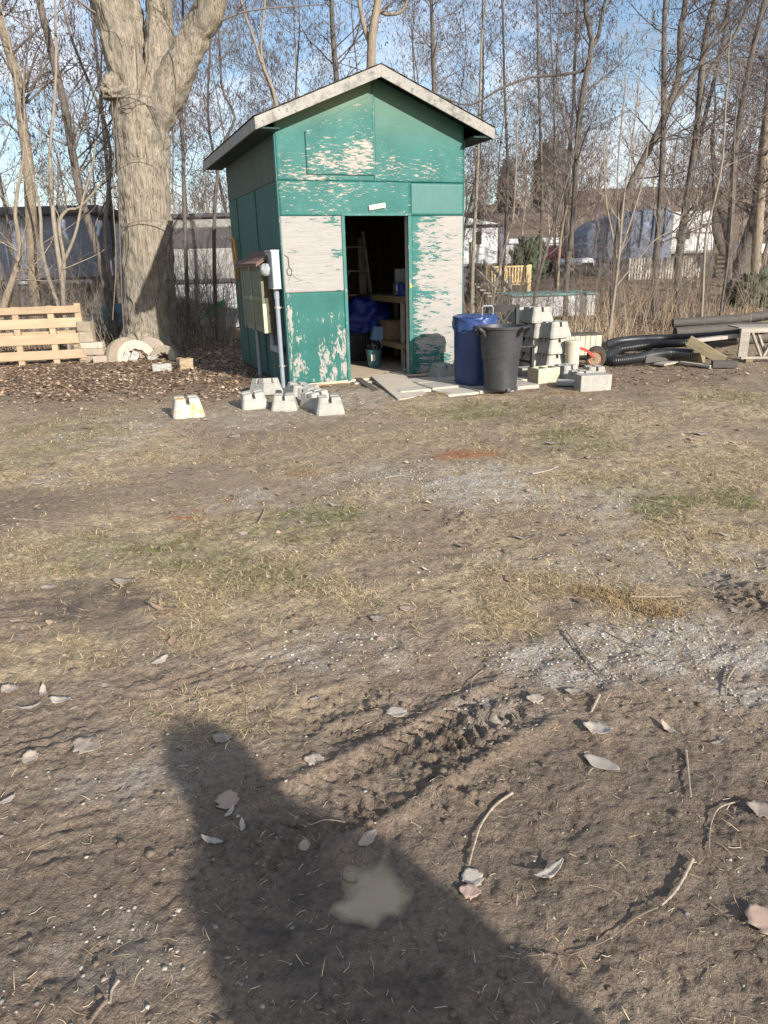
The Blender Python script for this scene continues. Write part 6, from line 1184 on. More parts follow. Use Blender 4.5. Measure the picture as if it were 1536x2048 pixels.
for k, (x, y) in enumerate(spots):
    q = k % 6; o = protos[q] if q not in used else copy_tree(protos[q]); used.add(q)
    s_ = .85+.5*rng.random(); o.location = (x, y, gz(x, y)-.03); o.rotation_euler.z = rng.random()*6.28; o.scale = (s_, s_, s_*(.95+.2*rng.random())); tag(o, None, "tree", GT); young.append((o, kinds_[q]))
lined(young, "{nm}{kind} young bare tree in line with the {lm}")
# ---- brush: dry shrubs as things, stalks as stuff
def shrub_mesh(seed, ns, hgt, spread, n2=60, n3=200, rad=.006):
    r = np.random.default_rng(seed); a = r.random(ns)*6.28; d = np.stack([np.cos(a)*spread*r.random(ns), np.sin(a)*spread*r.random(ns), np.ones(ns)], -1); d /= np.linalg.norm(d, axis=1, keepdims=True)
    L = hgt*(.5+.6*r.random(ns)); P = np.zeros((ns, 7, 3)); P[:, 0, :2] = r.normal(size=(ns, 2))*.10
    for k in range(1, 7): P[:, k] = P[:, k-1]+d*(L/6)[:, None]; d = d+r.normal(size=(ns, 3))*.16; d /= np.linalg.norm(d, axis=1, keepdims=True)
    P[:, :, 2] -= .05; Rd = (rad*(.6+.8*r.random(ns)))[:, None]*np.linspace(1, .3, 7)[None]
    parts = [tubes(P, Rd, 4)]; c2, r2 = grow(P, Rd, n2, .2, .98, hgt*.4, hgt*.22, .7, .6, 5, r, .05, .2, .0018); parts.append(tubes(c2, r2, 3)); c3, r3 = grow(c2, r2, n3, .1, 1, hgt*.18, hgt*.12, .8, .7, 4, r, 0, .22, .0014); parts.append(tubes(c3, r3, 3))
    return joinVF(parts)
SHM = []
for k in range(6):
    V, F = shrub_mesh(50+k, [10, 8, 12, 9, 14, 7][k], [1.9, 2.4, 1.5, 2.8, 1.2, 2.2][k], [.6, .5, .9, .45, 1.0, .7][k]); SHM.append(npmesh("shrub", V, F, True, [M_TWIG_TAN, M_TWIG, M_TWIG_TAN, M_TWIG, M_TWIG_TAN, M_TWIG_P][k]))
sh_spots = [(20, 640, 14.3), (60, 650, 14.6), (105, 655, 14.9), (150, 660, 14.2), (185, 640, 15.2), (225, 640, 15.6), (262, 640, 15.4), (355, 650, 15.2), (392, 655, 14.8), (425, 650, 15.5), (455, 640, 15.6), (410, 640, 16.2), (960, 640, 13.2), (985, 645, 13.6), (1010, 640, 14.4), (1040, 645, 14.0), (1075, 645, 13.6), (1105, 645, 14.2), (1135, 645, 13.4), (1160, 650, 13.0), (1185, 650, 13.6), (1205, 640, 14.6), (1245, 650, 14.0), (1275, 640, 15.0), (1295, 645, 14.2), (1335, 640, 14.8), (1365, 645, 14.4), (1395, 640, 15.0), (1420, 645, 14.2), (1470, 635, 15.2), (1500, 630, 15.8), (1525, 635, 14.6), (35, 600, 17), (95, 600, 17.5), (330, 630, 16.5), (380, 620, 17.2), (1230, 600, 17.5), (1290, 590, 18.5), (1380, 590, 18.8), (1440, 590, 18.0), (15, 590, 16.4), (75, 585, 16.9), (130, 590, 16.2), (170, 600, 17.2), (205, 610, 16.6), (445, 610, 17.4), (362, 600, 18.2), (350, 660, 14.9), (372, 650, 15.6), (400, 655, 16.0), (440, 655, 15.0), (418, 640, 16.8), (388, 640, 17.6), (452, 640, 16.4), (30, 640, 15.4), (120, 640, 15.8), (205, 640, 15.0), (5, 560, 18.6), (60, 560, 18.9), (110, 570, 18.4)]
brush = []
for k, (px_, py_, Y) in enumerate(sh_spots):
    p = AT(px_, py_, Y); o = bpy.data.objects.new("dry_shrub", SHM[k % 6]); COL.objects.link(o); o.location = (p[0], p[1], gz(p[0], p[1])-.02); o.rotation_euler.z = rng.random()*6.28; s_ = .75+.5*rng.random(); o.scale = (s_, s_, s_)
    side_ = "left of the shed" if px_ < 560 else "right of the shed"; tag(o, None, "shrub", f"leafless shrubs {side_}"); brush.append((o, ["many stemmed tan", "tall grey", "wide tan", "tallest grey", "low tangled tan", "purplish"][k % 6]))
lined(brush, "{nm}{kind} leafless shrub in line with the {lm}")
# tall dry stalks in front of the brush belt
r = np.random.default_rng(91); n = 1100
pxs = np.concatenate([940+300*r.random(n//2), 1200+340*r.random(n//4), 0+470*r.random(n-n//2-n//4)]); Ys = 12.6+3.6*r.random(n)+(pxs < 500)*1.0
X = np.array([AT(a, 640, b_)[0] for a, b_ in zip(pxs, Ys)]); Z = height(X, Ys); d = np.stack([r.normal(size=n)*.22, r.normal(size=n)*.22, np.ones(n)], -1); d /= np.linalg.norm(d, axis=1, keepdims=True)
L = .25+.75*r.random(n)**2; P = np.zeros((n, 4, 3)); P[:, 0] = np.stack([X, Ys, Z-.02], -1)
for k in range(1, 4): P[:, k] = P[:, k-1]+d*(L/3)[:, None]; d = d+r.normal(size=(n, 3))*.13; d /= np.linalg.norm(d, axis=1, keepdims=True)
V, F = tubes(P, (.0022+.0025*r.random(n))[:, None]*np.linspace(1, .4, 4)[None], 3)
tag(link("undergrowth", npmesh("undergrowth", V, F, True), MAT("dry_stalks", (.30, .21, .13), (.52, .41, .27), 1.2, rough=.9, bmp=0, world=True)), "dry tan stalks and weeds along the tree line", "undergrowth", kind="stuff")
# ivy patch at right
lump("ivy_bush", (1.3, .9, .7), M_EVERGREEN, on(AT(1525, 625, 16.5)[:2].tolist()+[0])-[0, 0, .1], "low dark green ivy bush at the right edge of the bank", "bush", 41, .6, 6, sub=5)
# ---- the far wood on the hill: one mass
r = np.random.default_rng(77); parts = []; NT = 132
for k in range(NT):
    y = 36+75*r.random()**1.15; x = (-.62+1.32*r.random())*y; x = x if r.random() > .25 else abs(x); z = gz(x, y); hg = (4.5+3.5*r.random())
    P = np.stack([x+.3*r.normal(size=5)*np.linspace(0, 1, 5), y+.2*r.normal(size=5), z+np.linspace(-.1, hg, 5)], -1)[None]; Rd = np.linspace(.11, .02, 5)[None]
    parts.append(tubes(P, Rd, 4)); c1, q1 = grow(P, Rd, 22, .15, .97, 2.6, .9, .8, .5, 4, r, .3, .12, .016); parts.append(tubes(c1, q1, 3)); c2, q2 = grow(c1, q1, 70, .1, 1, 1.1, .7, .7, .7, 3, r, .15, .16, .011); parts.append(tubes(c2, q2, 3)); c3, q3 = grow(c2, q2, 90, .1, 1, .7, .4, .7, .8, 3, r, .1, .16, .008); parts.append(tubes(c3, q3, 3))
V, F = joinVF(parts); tag(link("woodland", npmesh("woodland", V, F, True), M_FARTWIG), "grey brown leafless wood covering the hill behind everything", "wood", kind="stuff")
for k, (px_, Y, hgt) in enumerate(((1085, 80, 5.5), (1120, 76, 4), (1012, 84, 4.5))):
    p = AT(px_, 400, Y); g_ = gz(p[0], p[1]); r = np.random.default_rng(500+k); n = 4200; t = r.random(n); rad = (1-t)**.7*hgt*.22*np.sqrt(r.random(n)); a = r.random(n)*6.28
    c = np.stack([rad*np.cos(a), rad*np.sin(a), hgt*(.12+.88*t)+.3*r.normal(size=n)], -1); e1 = r.normal(size=(n, 3))*.28; e2 = r.normal(size=(n, 3))*.28
    root = empty("pine_tree", (p[0], p[1], g_), 0, ["tallest dark pine far up the wooded hill", "smaller dark pine beside the tallest far pine", "faint dark pine left of the tallest far pine"][k], "tree", "far pines on the hill"); V = np.stack([c, c+e1, c+e2], 1).reshape(-1, 3); link("crown", npmesh("crown", V, np.arange(3*n).reshape(-1, 3)), M_EVERGREEN, root); MB().tube([(0, 0, -.2), (0, 0, hgt*.9)], [.16, .03], 6).build("trunk", M_BARK_GREY, root)
# ================================================================ WHAT LIES ON THE GROUND
def fan(r, n, y0, y1, half=.62, p=1.0):
    """points spread evenly as seen along the yard: denser near, thinner far"""
    u = r.random(n); y = y0*(y1/y0)**(u**p); x = (2*r.random(n)-1)*(half*y+.25); return x, y
def normals(x, y, e=.02):
    zx = (height(x+e, y)-height(x-e, y))/(2*e); zy = (height(x, y+e)-height(x, y-e))/(2*e); return zx, zy
# ---- grass: short matted dry blades
r = np.random.default_rng(61)
x, y = fan(r, 900000, 1.0, 13.5, p=.9); mg = np.clip(blob_mask(x, y, GRASS)+.45*sstep(8.5, 10.5, y)*sstep(2.2, 3.5, x)+.20*sstep(2.2, 3.2, y)+.04, 0, 1)*(1-.75*blob_mask(x, y, WET, .5, 37))
mg *= .12+.88*sstep(-.15, .28, fbm(x*3.5, y*3.5, 66, 4)); mg *= 1-.8*blob_mask(x, y, LEAFZ, .5, 38)
loc_u = (x-SX)*cY+(y-SY)*sY; loc_v = -(x-SX)*sY+(y-SY)*cY
inside = (loc_u > -.05) & (loc_u < SW+.05) & (loc_v > -.03) & (loc_v < SD)
onpad = (loc_u > 1.02) & (loc_u < 3.15) & (loc_v > -1.5) & (loc_v < -.2)
mg *= .14+.86*sstep(1.7, 2.8, y); keep = (r.random(len(x)) < mg*.70) & ~inside & ~(onpad & (r.random(len(x)) > .05)); x, y = x[keep], y[keep]; n = len(x)
gn = blob_mask(x, y, GREEN, .6, 39); z = height(x, y)
a = r.random(n)*6.28; el = R(2)+R(26)*r.random(n)**2+R(18)*gn*r.random(n); L = (.022+.042*r.random(n))*(.9+.04*np.minimum(y, 8)); w = (.00045+.00045*r.random(n))*(1+.24*y)
d = np.stack([np.cos(a)*np.cos(el), np.sin(a)*np.cos(el), np.sin(el)], -1); s_ = np.stack([-np.sin(a), np.cos(a), np.zeros(n)], -1)
b0 = np.stack([x, y, z-.001], -1); bend = r.normal(size=(n, 3))*.16; mid_ = b0+d*(L*.5)[:, None]; d2 = d+bend; d2[:, 2] -= .35; d2 /= np.linalg.norm(d2, axis=1, keepdims=True); tip = mid_+d2*(L*.55)[:, None]; tip[:, 2] = np.maximum(tip[:, 2], z+.0015)
V = np.stack([b0-s_*w[:, None], b0+s_*w[:, None], mid_+s_*w[:, None]*.8, mid_-s_*w[:, None]*.8, tip], 1).reshape(-1, 3); I = np.arange(n)[:, None]*5
me = npmesh("grass", V, [I+np.array([[0, 1, 2, 3]]), I+np.array([[3, 2, 4]])])
pick = r.random(n); straw = np.array([.64, .485, .275])*(.55+.75*r.random(n))[:, None]; green = np.array([.15, .185, .05])*(.6+.8*r.random(n))[:, None]; brown = np.array([.25, .17, .10])*(.6+.7*r.random(n))[:, None]
isg = pick < .06+.62*gn; C = np.where(isg[:, None], green, np.where((pick > .72)[:, None], brown, straw)); C = np.concatenate([C, np.ones((n, 1))], 1); set_color(me, "tone", np.repeat(C, 5, 0))
tag(link("grass", me, M_BLADE), "matted dry straw and patchy green grass over the yard", "grass", kind="stuff"); NGRASS = n
# ---- pebbles and crushed stone
x, y = fan(r, 60000, .95, 10); mg = np.clip(blob_mask(x, y, GRAVEL, .7, 36)*(.3+.7*sstep(1.8, 2.4, y))+.02, 0, 1)*(1-.6*blob_mask(x, y, WET, .5, 37)); keep = (r.random(len(x)) < mg*.42) & ~((x-SX)*cY+(y-SY)*sY > -.1)*1 | ((r.random(len(x)) < mg*.42) & (y < 8.2)); keep = keep.astype(bool) & (y < 9)
x, y = x[keep], y[keep]; n = len(x); z = height(x, y); sz = (.0016+.0042*r.random(n)**2.5)*(1+.13*y)
octa = np.array([[1, 0, 0], [-1, 0, 0], [0, 1, 0], [0, -1, 0], [0, 0, 1], [0, 0, -1], [.62, .62, .5], [-.62, .62, .5], [-.62, -.62, .5], [.62, -.62, .5]])
of = np.array([[4, 6, 7], [4, 7, 8], [4, 8, 9], [4, 9, 6], [6, 0, 2], [6, 2, 7], [7, 2, 1], [7, 1, 8], [8, 1, 3], [8, 3, 9], [9, 3, 0], [9, 0, 6]])
jit = 1+.35*(r.random((n, 10, 1))-.5); a = r.random(n)*6.28; Pp = octa[None]*jit*np.stack([1+.4*r.random(n), .75+.4*r.random(n), .45+.4*r.random(n)], -1)[:, None, :]*sz[:, None, None]
Q = np.stack([Pp[..., 0]*np.cos(a)[:, None]-Pp[..., 1]*np.sin(a)[:, None], Pp[..., 0]*np.sin(a)[:, None]+Pp[..., 1]*np.cos(a)[:, None], Pp[..., 2]], -1)+np.stack([x, y, z+sz*.15], -1)[:, None, :]
me = npmesh("gravel", Q.reshape(-1, 3), (np.arange(n)[:, None, None]*10+of[None]).reshape(-1, 3))
t = r.random(n); C = np.where((t < .55)[:, None], np.array([.33, .295, .245]), np.where((t < .8)[:, None], np.array([.34, .29, .24]), np.array([.24, .23, .23])))*(.7+.6*r.random(n))[:, None]*(1+.45*sstep(2., 2.8, y))[:, None]; set_color(me, "tone", np.repeat(np.concatenate([C, np.ones((n, 1))], 1), 10, 0))
tag(link("gravel", me, M_PEBBLE), "pale pebbles and crushed stone trodden into the dirt", "gravel", kind="stuff"); NPEB = n
# ---- mud crumbs
x, y = fan(r, 14000, 1.0, 6); mk = blob_mask(x, y, [(890, 1550, 120, 75, 1), (985, 1450, 70, 50, .9), (1510, 1190, 70, 45, 1), (930, 1045, 60, 26, 1), (60, 1012, 100, 16, .8), (520, 1690, 140, 60, .5), (700, 1420, 120, 40, .4)], .4)+.03; keep = r.random(len(x)) < mk*.5
x, y = x[keep], y[keep]; n = len(x); z = height(x, y); sz = (.003+.010*r.random(n)**2.5)*(1+.1*y); jit = 1+.5*(r.random((n, 10, 1))-.5); Pp = octa[None]*jit*sz[:, None, None]*np.array([1.1, 1, .8]); Q = Pp+np.stack([x, y, z+sz*.2], -1)[:, None, :]
tag(link("mud_clods", npmesh("mud_clods", Q.reshape(-1, 3), (np.arange(n)[:, None, None]*10+of[None]).reshape(-1, 3), True), MAT("mud_crumbs", (.10, .072, .052), (.18, .135, .098), 30, rough=.9, bmp=.8, bscale=120, world=True)), "crumbs of churned brown mud", "mud", kind="stuff")
# ---- leaf litter
def leaf_geo(r, n, x, y, z, size, flat=.35):
    """small curled leaves: 3x2 quads each, folded along the rib"""
    u = np.array([-.5, 0, .5]); v = np.array([-1., .05, 1.]); wid = np.array([.16, 1.0, .10])
    base = np.array([[uu*wid[j]*1.1, vv*.7, 0] for j, vv in enumerate(v) for uu in u]); curl = flat*(r.random(n)-.2); fold = .5*(r.random(n)-.3)
    P = np.repeat(base[None], n, 0); P[:, :, 2] = curl[:, None]*(base[None, :, 1]**2)+fold[:, None]*np.abs(base[None, :, 0]); P += r.normal(size=P.shape)*.06
    P *= size[:, None, None]; a = r.random(n)*6.28; t1 = r.normal(size=n)*.22; t2 = r.normal(size=n)*.22
    X, Y_, Z_ = P[..., 0], P[..., 1], P[..., 2]; Z2 = Z_+X*t1[:, None]+Y_*t2[:, None]; X2 = X*np.cos(a)[:, None]-Y_*np.sin(a)[:, None]; Y2 = X*np.sin(a)[:, None]+Y_*np.cos(a)[:, None]
    Z2 = Z2-Z2.min(1, keepdims=True)-.002+.002*r.random(n)[:, None]
    V = np.stack([X2+x[:, None], Y2+y[:, None], Z2+z[:, None]], -1); q = np.array([[j*3+i, j*3+i+1, j*3+i+4, j*3+i+3] for j in range(2) for i in range(2)])
    return V.reshape(-1, 3), (np.arange(n)[:, None, None]*9+q[None]).reshape(-1, 4)
def leaf_tones(r, n):
    t = r.random(n)[:, None]; C = np.where(t < .45, np.array([.34, .235, .155]), np.where(t < .75, np.array([.24, .16, .11]), np.where(t < .92, np.array([.46, .36, .26]), np.array([.11, .075, .055]))))
    return np.concatenate([C*(.65+.7*r.random(n))[:, None], np.ones((n, 1))], 1)
x = np.concatenate([-8.5+8*r.random(18000), 1.8+9*r.random(9500), -9+20*r.random(7000), (2*r.random(16000)-1)*6]); y = np.concatenate([8.6+7.5*r.random(18000), 10.2+9*r.random(9500), 12.5+11*r.random(7000), 2.6+9*r.random(16000)])
lu = (x-SX)*cY+(y-SY)*sY; lv = -(x-SX)*sY+(y-SY)*cY
mk = np.clip(blob_mask(x, y, LEAFZ, .5, 38)+.85*sstep(11.4, 13, y)+.13, 0, 1); keep = (r.random(len(x)) < mk) & ~((lu > -.03) & (lu < SW+.03) & (lv > -.02) & (lv < SD+.02)); x, y = x[keep], y[keep]; n = len(x)
V, F = leaf_geo(r, n, x, y, height(x, y), (.017+.030*r.random(n))*np.where(y < 8.4, .70, 1.)); me = npmesh("leaf_litter", V, F); set_color(me, "tone", np.repeat(leaf_tones(r, n), 9, 0)); tag(link("leaf_litter", me, M_LEAF), "drift of brown fallen leaves along the tree line", "leaves", kind="stuff"); NLEAF = n
# wood chips and short straws strewn over the mud
x, y = fan(r, 1700, .95, 7); n = len(x); z = height(x, y)+.003; a = r.random(n)*6.28; L = .004+.013*r.random(n)**2; d = np.stack([np.cos(a), np.sin(a), .1*r.normal(size=n)], -1)*L[:, None]; P0 = np.stack([x, y, z], -1); P = np.stack([P0-d, P0+r.normal(size=(n, 3))*.002, P0+d], 1)
V, F = tubes(P, np.full((n, 3), 1)*(.0004+.0006*r.random(n))[:, None]*(1+.12*y)[:, None], 3); tag(link("straw_debris", npmesh("straw_debris", V, F), MAT("straw_bits", (.34, .26, .17), (.60, .50, .36), 3, rough=.9, bmp=0, world=True)), "short straws and twig bits strewn over the mud", "debris", kind="stuff")
# ---- single leaves that can be picked out
M_LEAFPALE = MAT("pale_papery_leaf", (.31, .245, .19), (.43, .355, .285), 40, rough=.7, bmp=.4, bscale=120, vary=.2, spots=((.30, .22, .17), 60, .55, .68))
M_LEAFWHITE = MAT("bleached_leaf", (.40, .335, .27), (.50, .435, .36), 40, rough=.7, bmp=.4, bscale=120, vary=.1)
M_LEAFBROWN = MAT("brown_curled_leaf", (.20, .13, .09), (.32, .22, .16), 40, rough=.7, bmp=.4, bscale=120, vary=.2)
M_LEAFROSE = MAT("rosy_oak_leaf", (.38, .25, .19), (.50, .36, .28), 40, rough=.7, bmp=.4, bscale=120, vary=.12)
def leaf_mesh(seed, lobes, L=1., W=.42, curl=.2):
    r_ = np.random.default_rng(seed); N = 11; V = []; F = []
    for j in range(N):
        t = j/(N-1); prof = math.sin(math.pi*min(max(t, .03), .97))**.75*W*(1+.38*lobes*math.sin(j*2.1+seed)+.15*(r_.random()-.5))
        zc = curl*(t-.5)**2*2+.012*r_.normal(); fo = curl*.6*(r_.random()*.6+.4)
        V += [(-prof*(1+.42*(r_.random()-.5)), (t-.5)*L, zc+fo*prof*1.4), (-prof*.5, (t-.5)*L, zc+.25*fo*prof), (0, (t-.5)*L, zc-.01), (prof*.5, (t-.5)*L, zc+.25*fo*prof), (prof*(1+.42*(r_.random()-.5)), (t-.5)*L, zc+fo*prof*1.2)]
    for j in range(N-1):
        for i in range(4): F.append((j*5+i, j*5+i+1, j*5+6+i, j*5+5+i))
    me = MB().add(V, F).mesh("fallen_leaf", True); return me
LM = [leaf_mesh(k, [0, .35, .25, .1, .45][k % 5], 1., [.24, .42, .36, .16, .46][k % 5], [.25, .12, .3, .45, .08][k % 5]) for k in range(10)]
GLF = "single fallen leaves in the foreground"
def leaf(px, py, Lpx, rot, kind, mat, label=None, zs=1.0):
    p = on(G(px, py)); sc_ = math.hypot(p[1], CAM_H)/FOCAL*Lpx*.98; me = LM[kind].copy(); me.materials.clear(); me.materials.append(mat)
    o = bpy.data.objects.new("fallen_leaf", me); COL.objects.link(o); zmin = min(v.co.z for v in me.vertices)
    th_ = o.modifiers.new("thickness", 'SOLIDIFY'); th_.thickness = .004
    zx, zy = normals(np.array([p[0]]), np.array([p[1]]), .04); o.scale = (sc_, sc_, sc_*zs); o.location = (p[0], p[1], p[2]+.004-zmin*sc_*zs*.6); o.rotation_euler = (float(zy[0])*.7, -float(zx[0])*.7, R(rot)); return tag(o, label or "pale dry leaf lying loose on the dirt in the foreground", "leaf", GLF)
leaf(175, 1492, 62, 70, 1, M_LEAFPALE, "torn pale leaf on the mud left of the shadow's head"); leaf(62, 1520, 45, 30, 2, M_LEAFPALE, "ragged pale leaf left of the torn leaf near the left edge"); leaf(455, 1597, 50, 5, 4, M_LEAFROSE, "broad rosy leaf lying inside the person's shadow"); leaf(445, 1474, 42, 75, 2, M_LEAFPALE, "pale leaf at the rim of the shadow's head"); leaf(628, 1516, 40, 85, 1, M_LEAFPALE, "small square pale leaf right of the shadow's head"); leaf(735, 1675, 46, -45, 0, M_LEAFPALE, "slim pale leaf at the top of the puddle")
leaf(1203, 1524, 72, 48, 0, M_LEAFWHITE, "largest bleached white leaf on smooth mud at right", .4); leaf(1195, 1458, 56, 65, 2, M_LEAFWHITE, "curled bleached leaf above the largest white leaf"); leaf(945, 1748, 44, 20, 4, M_LEAFWHITE, "whitish crumpled leaf at the shadow's right rim"); leaf(940, 1778, 40, 75, 1, M_LEAFROSE, "round rosy leaf just below the whitish crumpled leaf"); leaf(1098, 1748, 70, -58, 3, M_LEAFWHITE, "twisted white leaf right of the puddle"); leaf(1528, 1620, 60, 60, 2, M_LEAFPALE, "pale leaf cut by the right picture edge"); leaf(1530, 1840, 70, 10, 4, M_LEAFROSE, "orange lobed leaf at the lower right picture edge")
leaf(793, 1422, 46, 20, 4, M_LEAFWHITE, "crumpled whitish leaf above the tyre lugs"); leaf(320, 1322, 40, -35, 0, M_LEAFWHITE, "upright slim white leaf on dry straw at left"); leaf(85, 1382, 45, 20, 3, M_LEAFWHITE, "thin curved white leaf by the left rut"); leaf(120, 1400, 46, 80, 0, M_LEAFWHITE, "slim white leaf lying level by the left rut"); leaf(60, 1415, 40, -60, 3, M_LEAFWHITE, "narrow pale leaf below the thin curved white leaf"); leaf(20, 1380, 40, 70, 2, M_LEAFPALE, "pale leaf near the left edge beside the rut"); leaf(330, 1222, 66, 80, 3, M_LEAFBROWN, "dark curled leaf on straw above the left rut"); leaf(100, 1178, 40, 85, 2, M_LEAFPALE, "flat grey leaf above the wet rut at left"); leaf(250, 1166, 55, 80, 0, M_LEAFPALE, "long pale leaf at the grass edge above the rut"); leaf(15, 1605, 32, -40, 0, M_LEAFWHITE, "tiny white leaf at the left picture edge")
leaf(104, 930, 20, 40, 2, M_LEAFBROWN, "small dark upturned leaf in the left grass"); leaf(148, 952, 28, 85, 0, M_LEAFPALE, "pale narrow leaf below the dark upturned leaf"); leaf(310, 1004, 22, 60, 3, M_LEAFWHITE, "tiny white curl in the dirt left of the red sawdust"); leaf(672, 1012, 30, 80, 2, M_LEAFPALE, "pale leaf on the gravel in the middle"); leaf(540, 934, 22, 80, 0, M_LEAFPALE, "pale leaf on bare dirt in the middle"); leaf(815, 1218, 36, 70, 4, M_LEAFROSE, "pinkish brown leaf on dirt in the middle"); leaf(755, 1238, 32, 75, 1, M_LEAFPALE, "pale leaf left of the pinkish brown one"); leaf(1022, 1160, 34, 30, 2, M_LEAFBROWN, "curled brown leaf by the right straw patch"); leaf(1050, 1076, 50, 85, 0, M_LEAFPALE, "long pale leaf near the dark clods"); leaf(930, 1092, 34, 85, 2, M_LEAFBROWN, "brown leaf below the dark clods"); leaf(855, 1138, 26, 60, 3, M_LEAFWHITE, "white curl of bark in the grass"); leaf(1405, 871, 44, 82, 0, M_LEAFPALE, "pale leaf in the right grass"); leaf(1105, 890, 26, 80, 2, M_LEAFPALE, "small pale leaf in the green grass"); leaf(1452, 1070, 26, 75, 0, M_LEAFWHITE, "white leaf in the right gravel"); leaf(1340, 1455, 50, 20, 3, M_LEAFPALE, "frayed pale leaf on the mud at right"); leaf(1440, 1480, 46, -70, 3, M_LEAFPALE, "thin frayed leaf right of the frayed pale leaf"); leaf(460, 1630, 34, -20, 3, M_LEAFWHITE, "white split leaf below the broad rosy leaf"); leaf(485, 1655, 34, 10, 3, M_LEAFWHITE, "grey white split leaf in the shadow"); leaf(425, 1690, 44, 70, 3, M_LEAFWHITE, "thin bent white leaf low in the shadow"); leaf(610, 1700, 30, 10, 2, M_LEAFROSE, "half sunken rosy leaf left of the puddle"); leaf(698, 1740, 34, 40, 2, M_LEAFBROWN, "dark leaf floating on the puddle"); leaf(1150, 1385, 40, 80, 2, M_LEAFPALE, "pale leaf on the right gravel edge"); leaf(1070, 1400, 34, 85, 1, M_LEAFPALE, "small pale leaf at the clods' right")
rr = np.random.default_rng(404)
for k in range(70):
    px_, py_ = 20+1500*rr.random(), 840+620*rr.random()**1.3; leaf(px_, py_, 9+17*rr.random(), 360*rr.random(), int(rr.integers(0, 10)), [M_LEAFPALE, M_LEAFBROWN, M_LEAFPALE, M_LEAFROSE][k % 4], "small dry leaf scattered on the grass between shed and mud")
# ---- sticks
M_STICK = MAT("weathered_stick", (.22, .175, .13), (.36, .30, .23), 12, (6, 6, 6), .85, .5, 60, vary=.15)
M_STICKD = MAT("dark_stick", (.13, .095, .07), (.21, .16, .12), 12, rough=.9, bmp=.5, bscale=60, vary=.15)
def stick(pts, r0, mat, label, rise=.004):
    P = []
    for px_, py_ in pts: q = on(G(px_, py_)); q[2] += r0+rise; P.append(q)
    r0 *= .8; C = catmull(np.array(P), 8*len(P)); C[:, 2] = np.maximum(C[:, 2], height(C[:, 0], C[:, 1])+r0*.5); o_ = C[0].copy(); b = MB(); b.tube(C-o_, np.linspace(r0, r0*.55, len(C))*(1+.12*np.sin(np.arange(len(C))*1.7)), 7); o = b.build("stick", mat, None, smooth=True); o.location = o_; return tag(o, label, "stick", "fallen sticks")
stick([(1025, 1584), (990, 1610), (962, 1650), (948, 1690), (938, 1726)], .0055, M_STICK, "curved pale stick right of the puddle"); stick([(1385, 1722), (1365, 1760), (1345, 1792), (1322, 1818)], .0062, M_STICK, "straight pale stick in the lower right mud"); stick([(1480, 1596), (1440, 1612), (1424, 1640), (1418, 1690), (1421, 1706)], .003, M_STICK, "thin arched twig above the straight pale stick"); stick([(1315, 1820), (1270, 1840), (1215, 1880), (1140, 1906)], .003, M_STICKD, "dark thin twig running down from the straight stick"); stick([(1100, 1905), (1060, 1912), (1045, 1911)], .0025, M_STICKD, "short dark twig in the lower mud"); stick([(1132, 1262), (1160, 1300), (1190, 1335), (1216, 1360)], .0065, M_STICK, "dark edged stick slanting across the right gravel"); stick([(1204, 1260), (1260, 1285), (1300, 1305), (1330, 1322)], .003, M_STICKD, "thin twig on the right gravel beside the slanting stick"); stick([(1470, 1335), (1455, 1360), (1452, 1388)], .006, M_STICK, "short stick on gravel near the right edge"); stick([(1372, 1496), (1376, 1530), (1382, 1590)], .006, M_STICK, "upright looking broken stick on the right mud"); stick([(1198, 1392), (1190, 1408), (1182, 1424)], .008, M_STICK, "stubby pale bark piece on the mud edge"); stick([(965, 1338), (946, 1352), (942, 1382)], .0028, M_STICK, "thin bent straw stick above the clods"); stick([(1260, 1196), (1310, 1194), (1362, 1192)], .006, M_STICK, "pale level stick by the brown grass tuft"); stick([(1064, 952), (1094, 946), (1116, 938)], .009, M_STICK, "pale stick on the mid gravel"); stick([(518, 1046), (524, 1032), (530, 1020)], .009, M_STICK, "short stick standing in the middle grass"); stick([(30, 1040), (110, 1048), (200, 1056), (250, 1060)], .004, M_STICK, "long thin stick in the left grass"); stick([(240, 1972), (226, 1990), (222, 2012)], .0045, M_STICK, "small bark shard in the lower left mud"); stick([(212, 2012), (196, 2034), (180, 2060)], .006, M_STICKD, "dark stick stub at the lower left picture edge"); stick([(690, 1637), (650, 1640), (610, 1650)], .003, M_STICK, "thin straw stick across the shadow's shoulder"); stick([(770, 960), (800, 955), (835, 958)], .005, M_STICK, "small stick left of the red sawdust"); stick([(1290, 1000), (1340, 1010), (1380, 1022)], .004, M_STICK, "thin stick in the right grass")
# ---- brown grass tuft and dark soil clumps on the yard
def tuft(px_, py_, w_, label, seed):
    p = on(G(px_, py_)); r_ = np.random.default_rng(seed); n = 260; q = r_.normal(size=(n, 2))*w_*np.array([1, .45]); z = height(q[:, 0]+p[0], q[:, 1]+p[1])-p[2]; d = np.stack([r_.normal(size=n), r_.normal(size=n), .6+.6*r_.random(n)], -1); d /= np.linalg.norm(d, axis=1, keepdims=True); L = .02+.035*r_.random(n)
    b0 = np.stack([q[:, 0], q[:, 1], z], -1); P = np.stack([b0, b0+d*(L*.5)[:, None], b0+d*L[:, None]+np.stack([r_.normal(size=n)*.008, r_.normal(size=n)*.008, -.006+0*L], -1)], 1); V, F = tubes(P, np.full((n, 3), .0016)*np.array([1, .8, .3]), 3)
    o = link("grass_tuft", npmesh("grass_tuft", V, F), MAT("brown_tuft", (.25, .165, .08), (.38, .27, .14), 6, rough=.9, bmp=0) if "brown_tuft" not in bpy.data.materials else bpy.data.materials["brown_tuft"]); o.location = p; return tag(o, label, "grass tuft", "brown tufts on the dirt", "stuff")
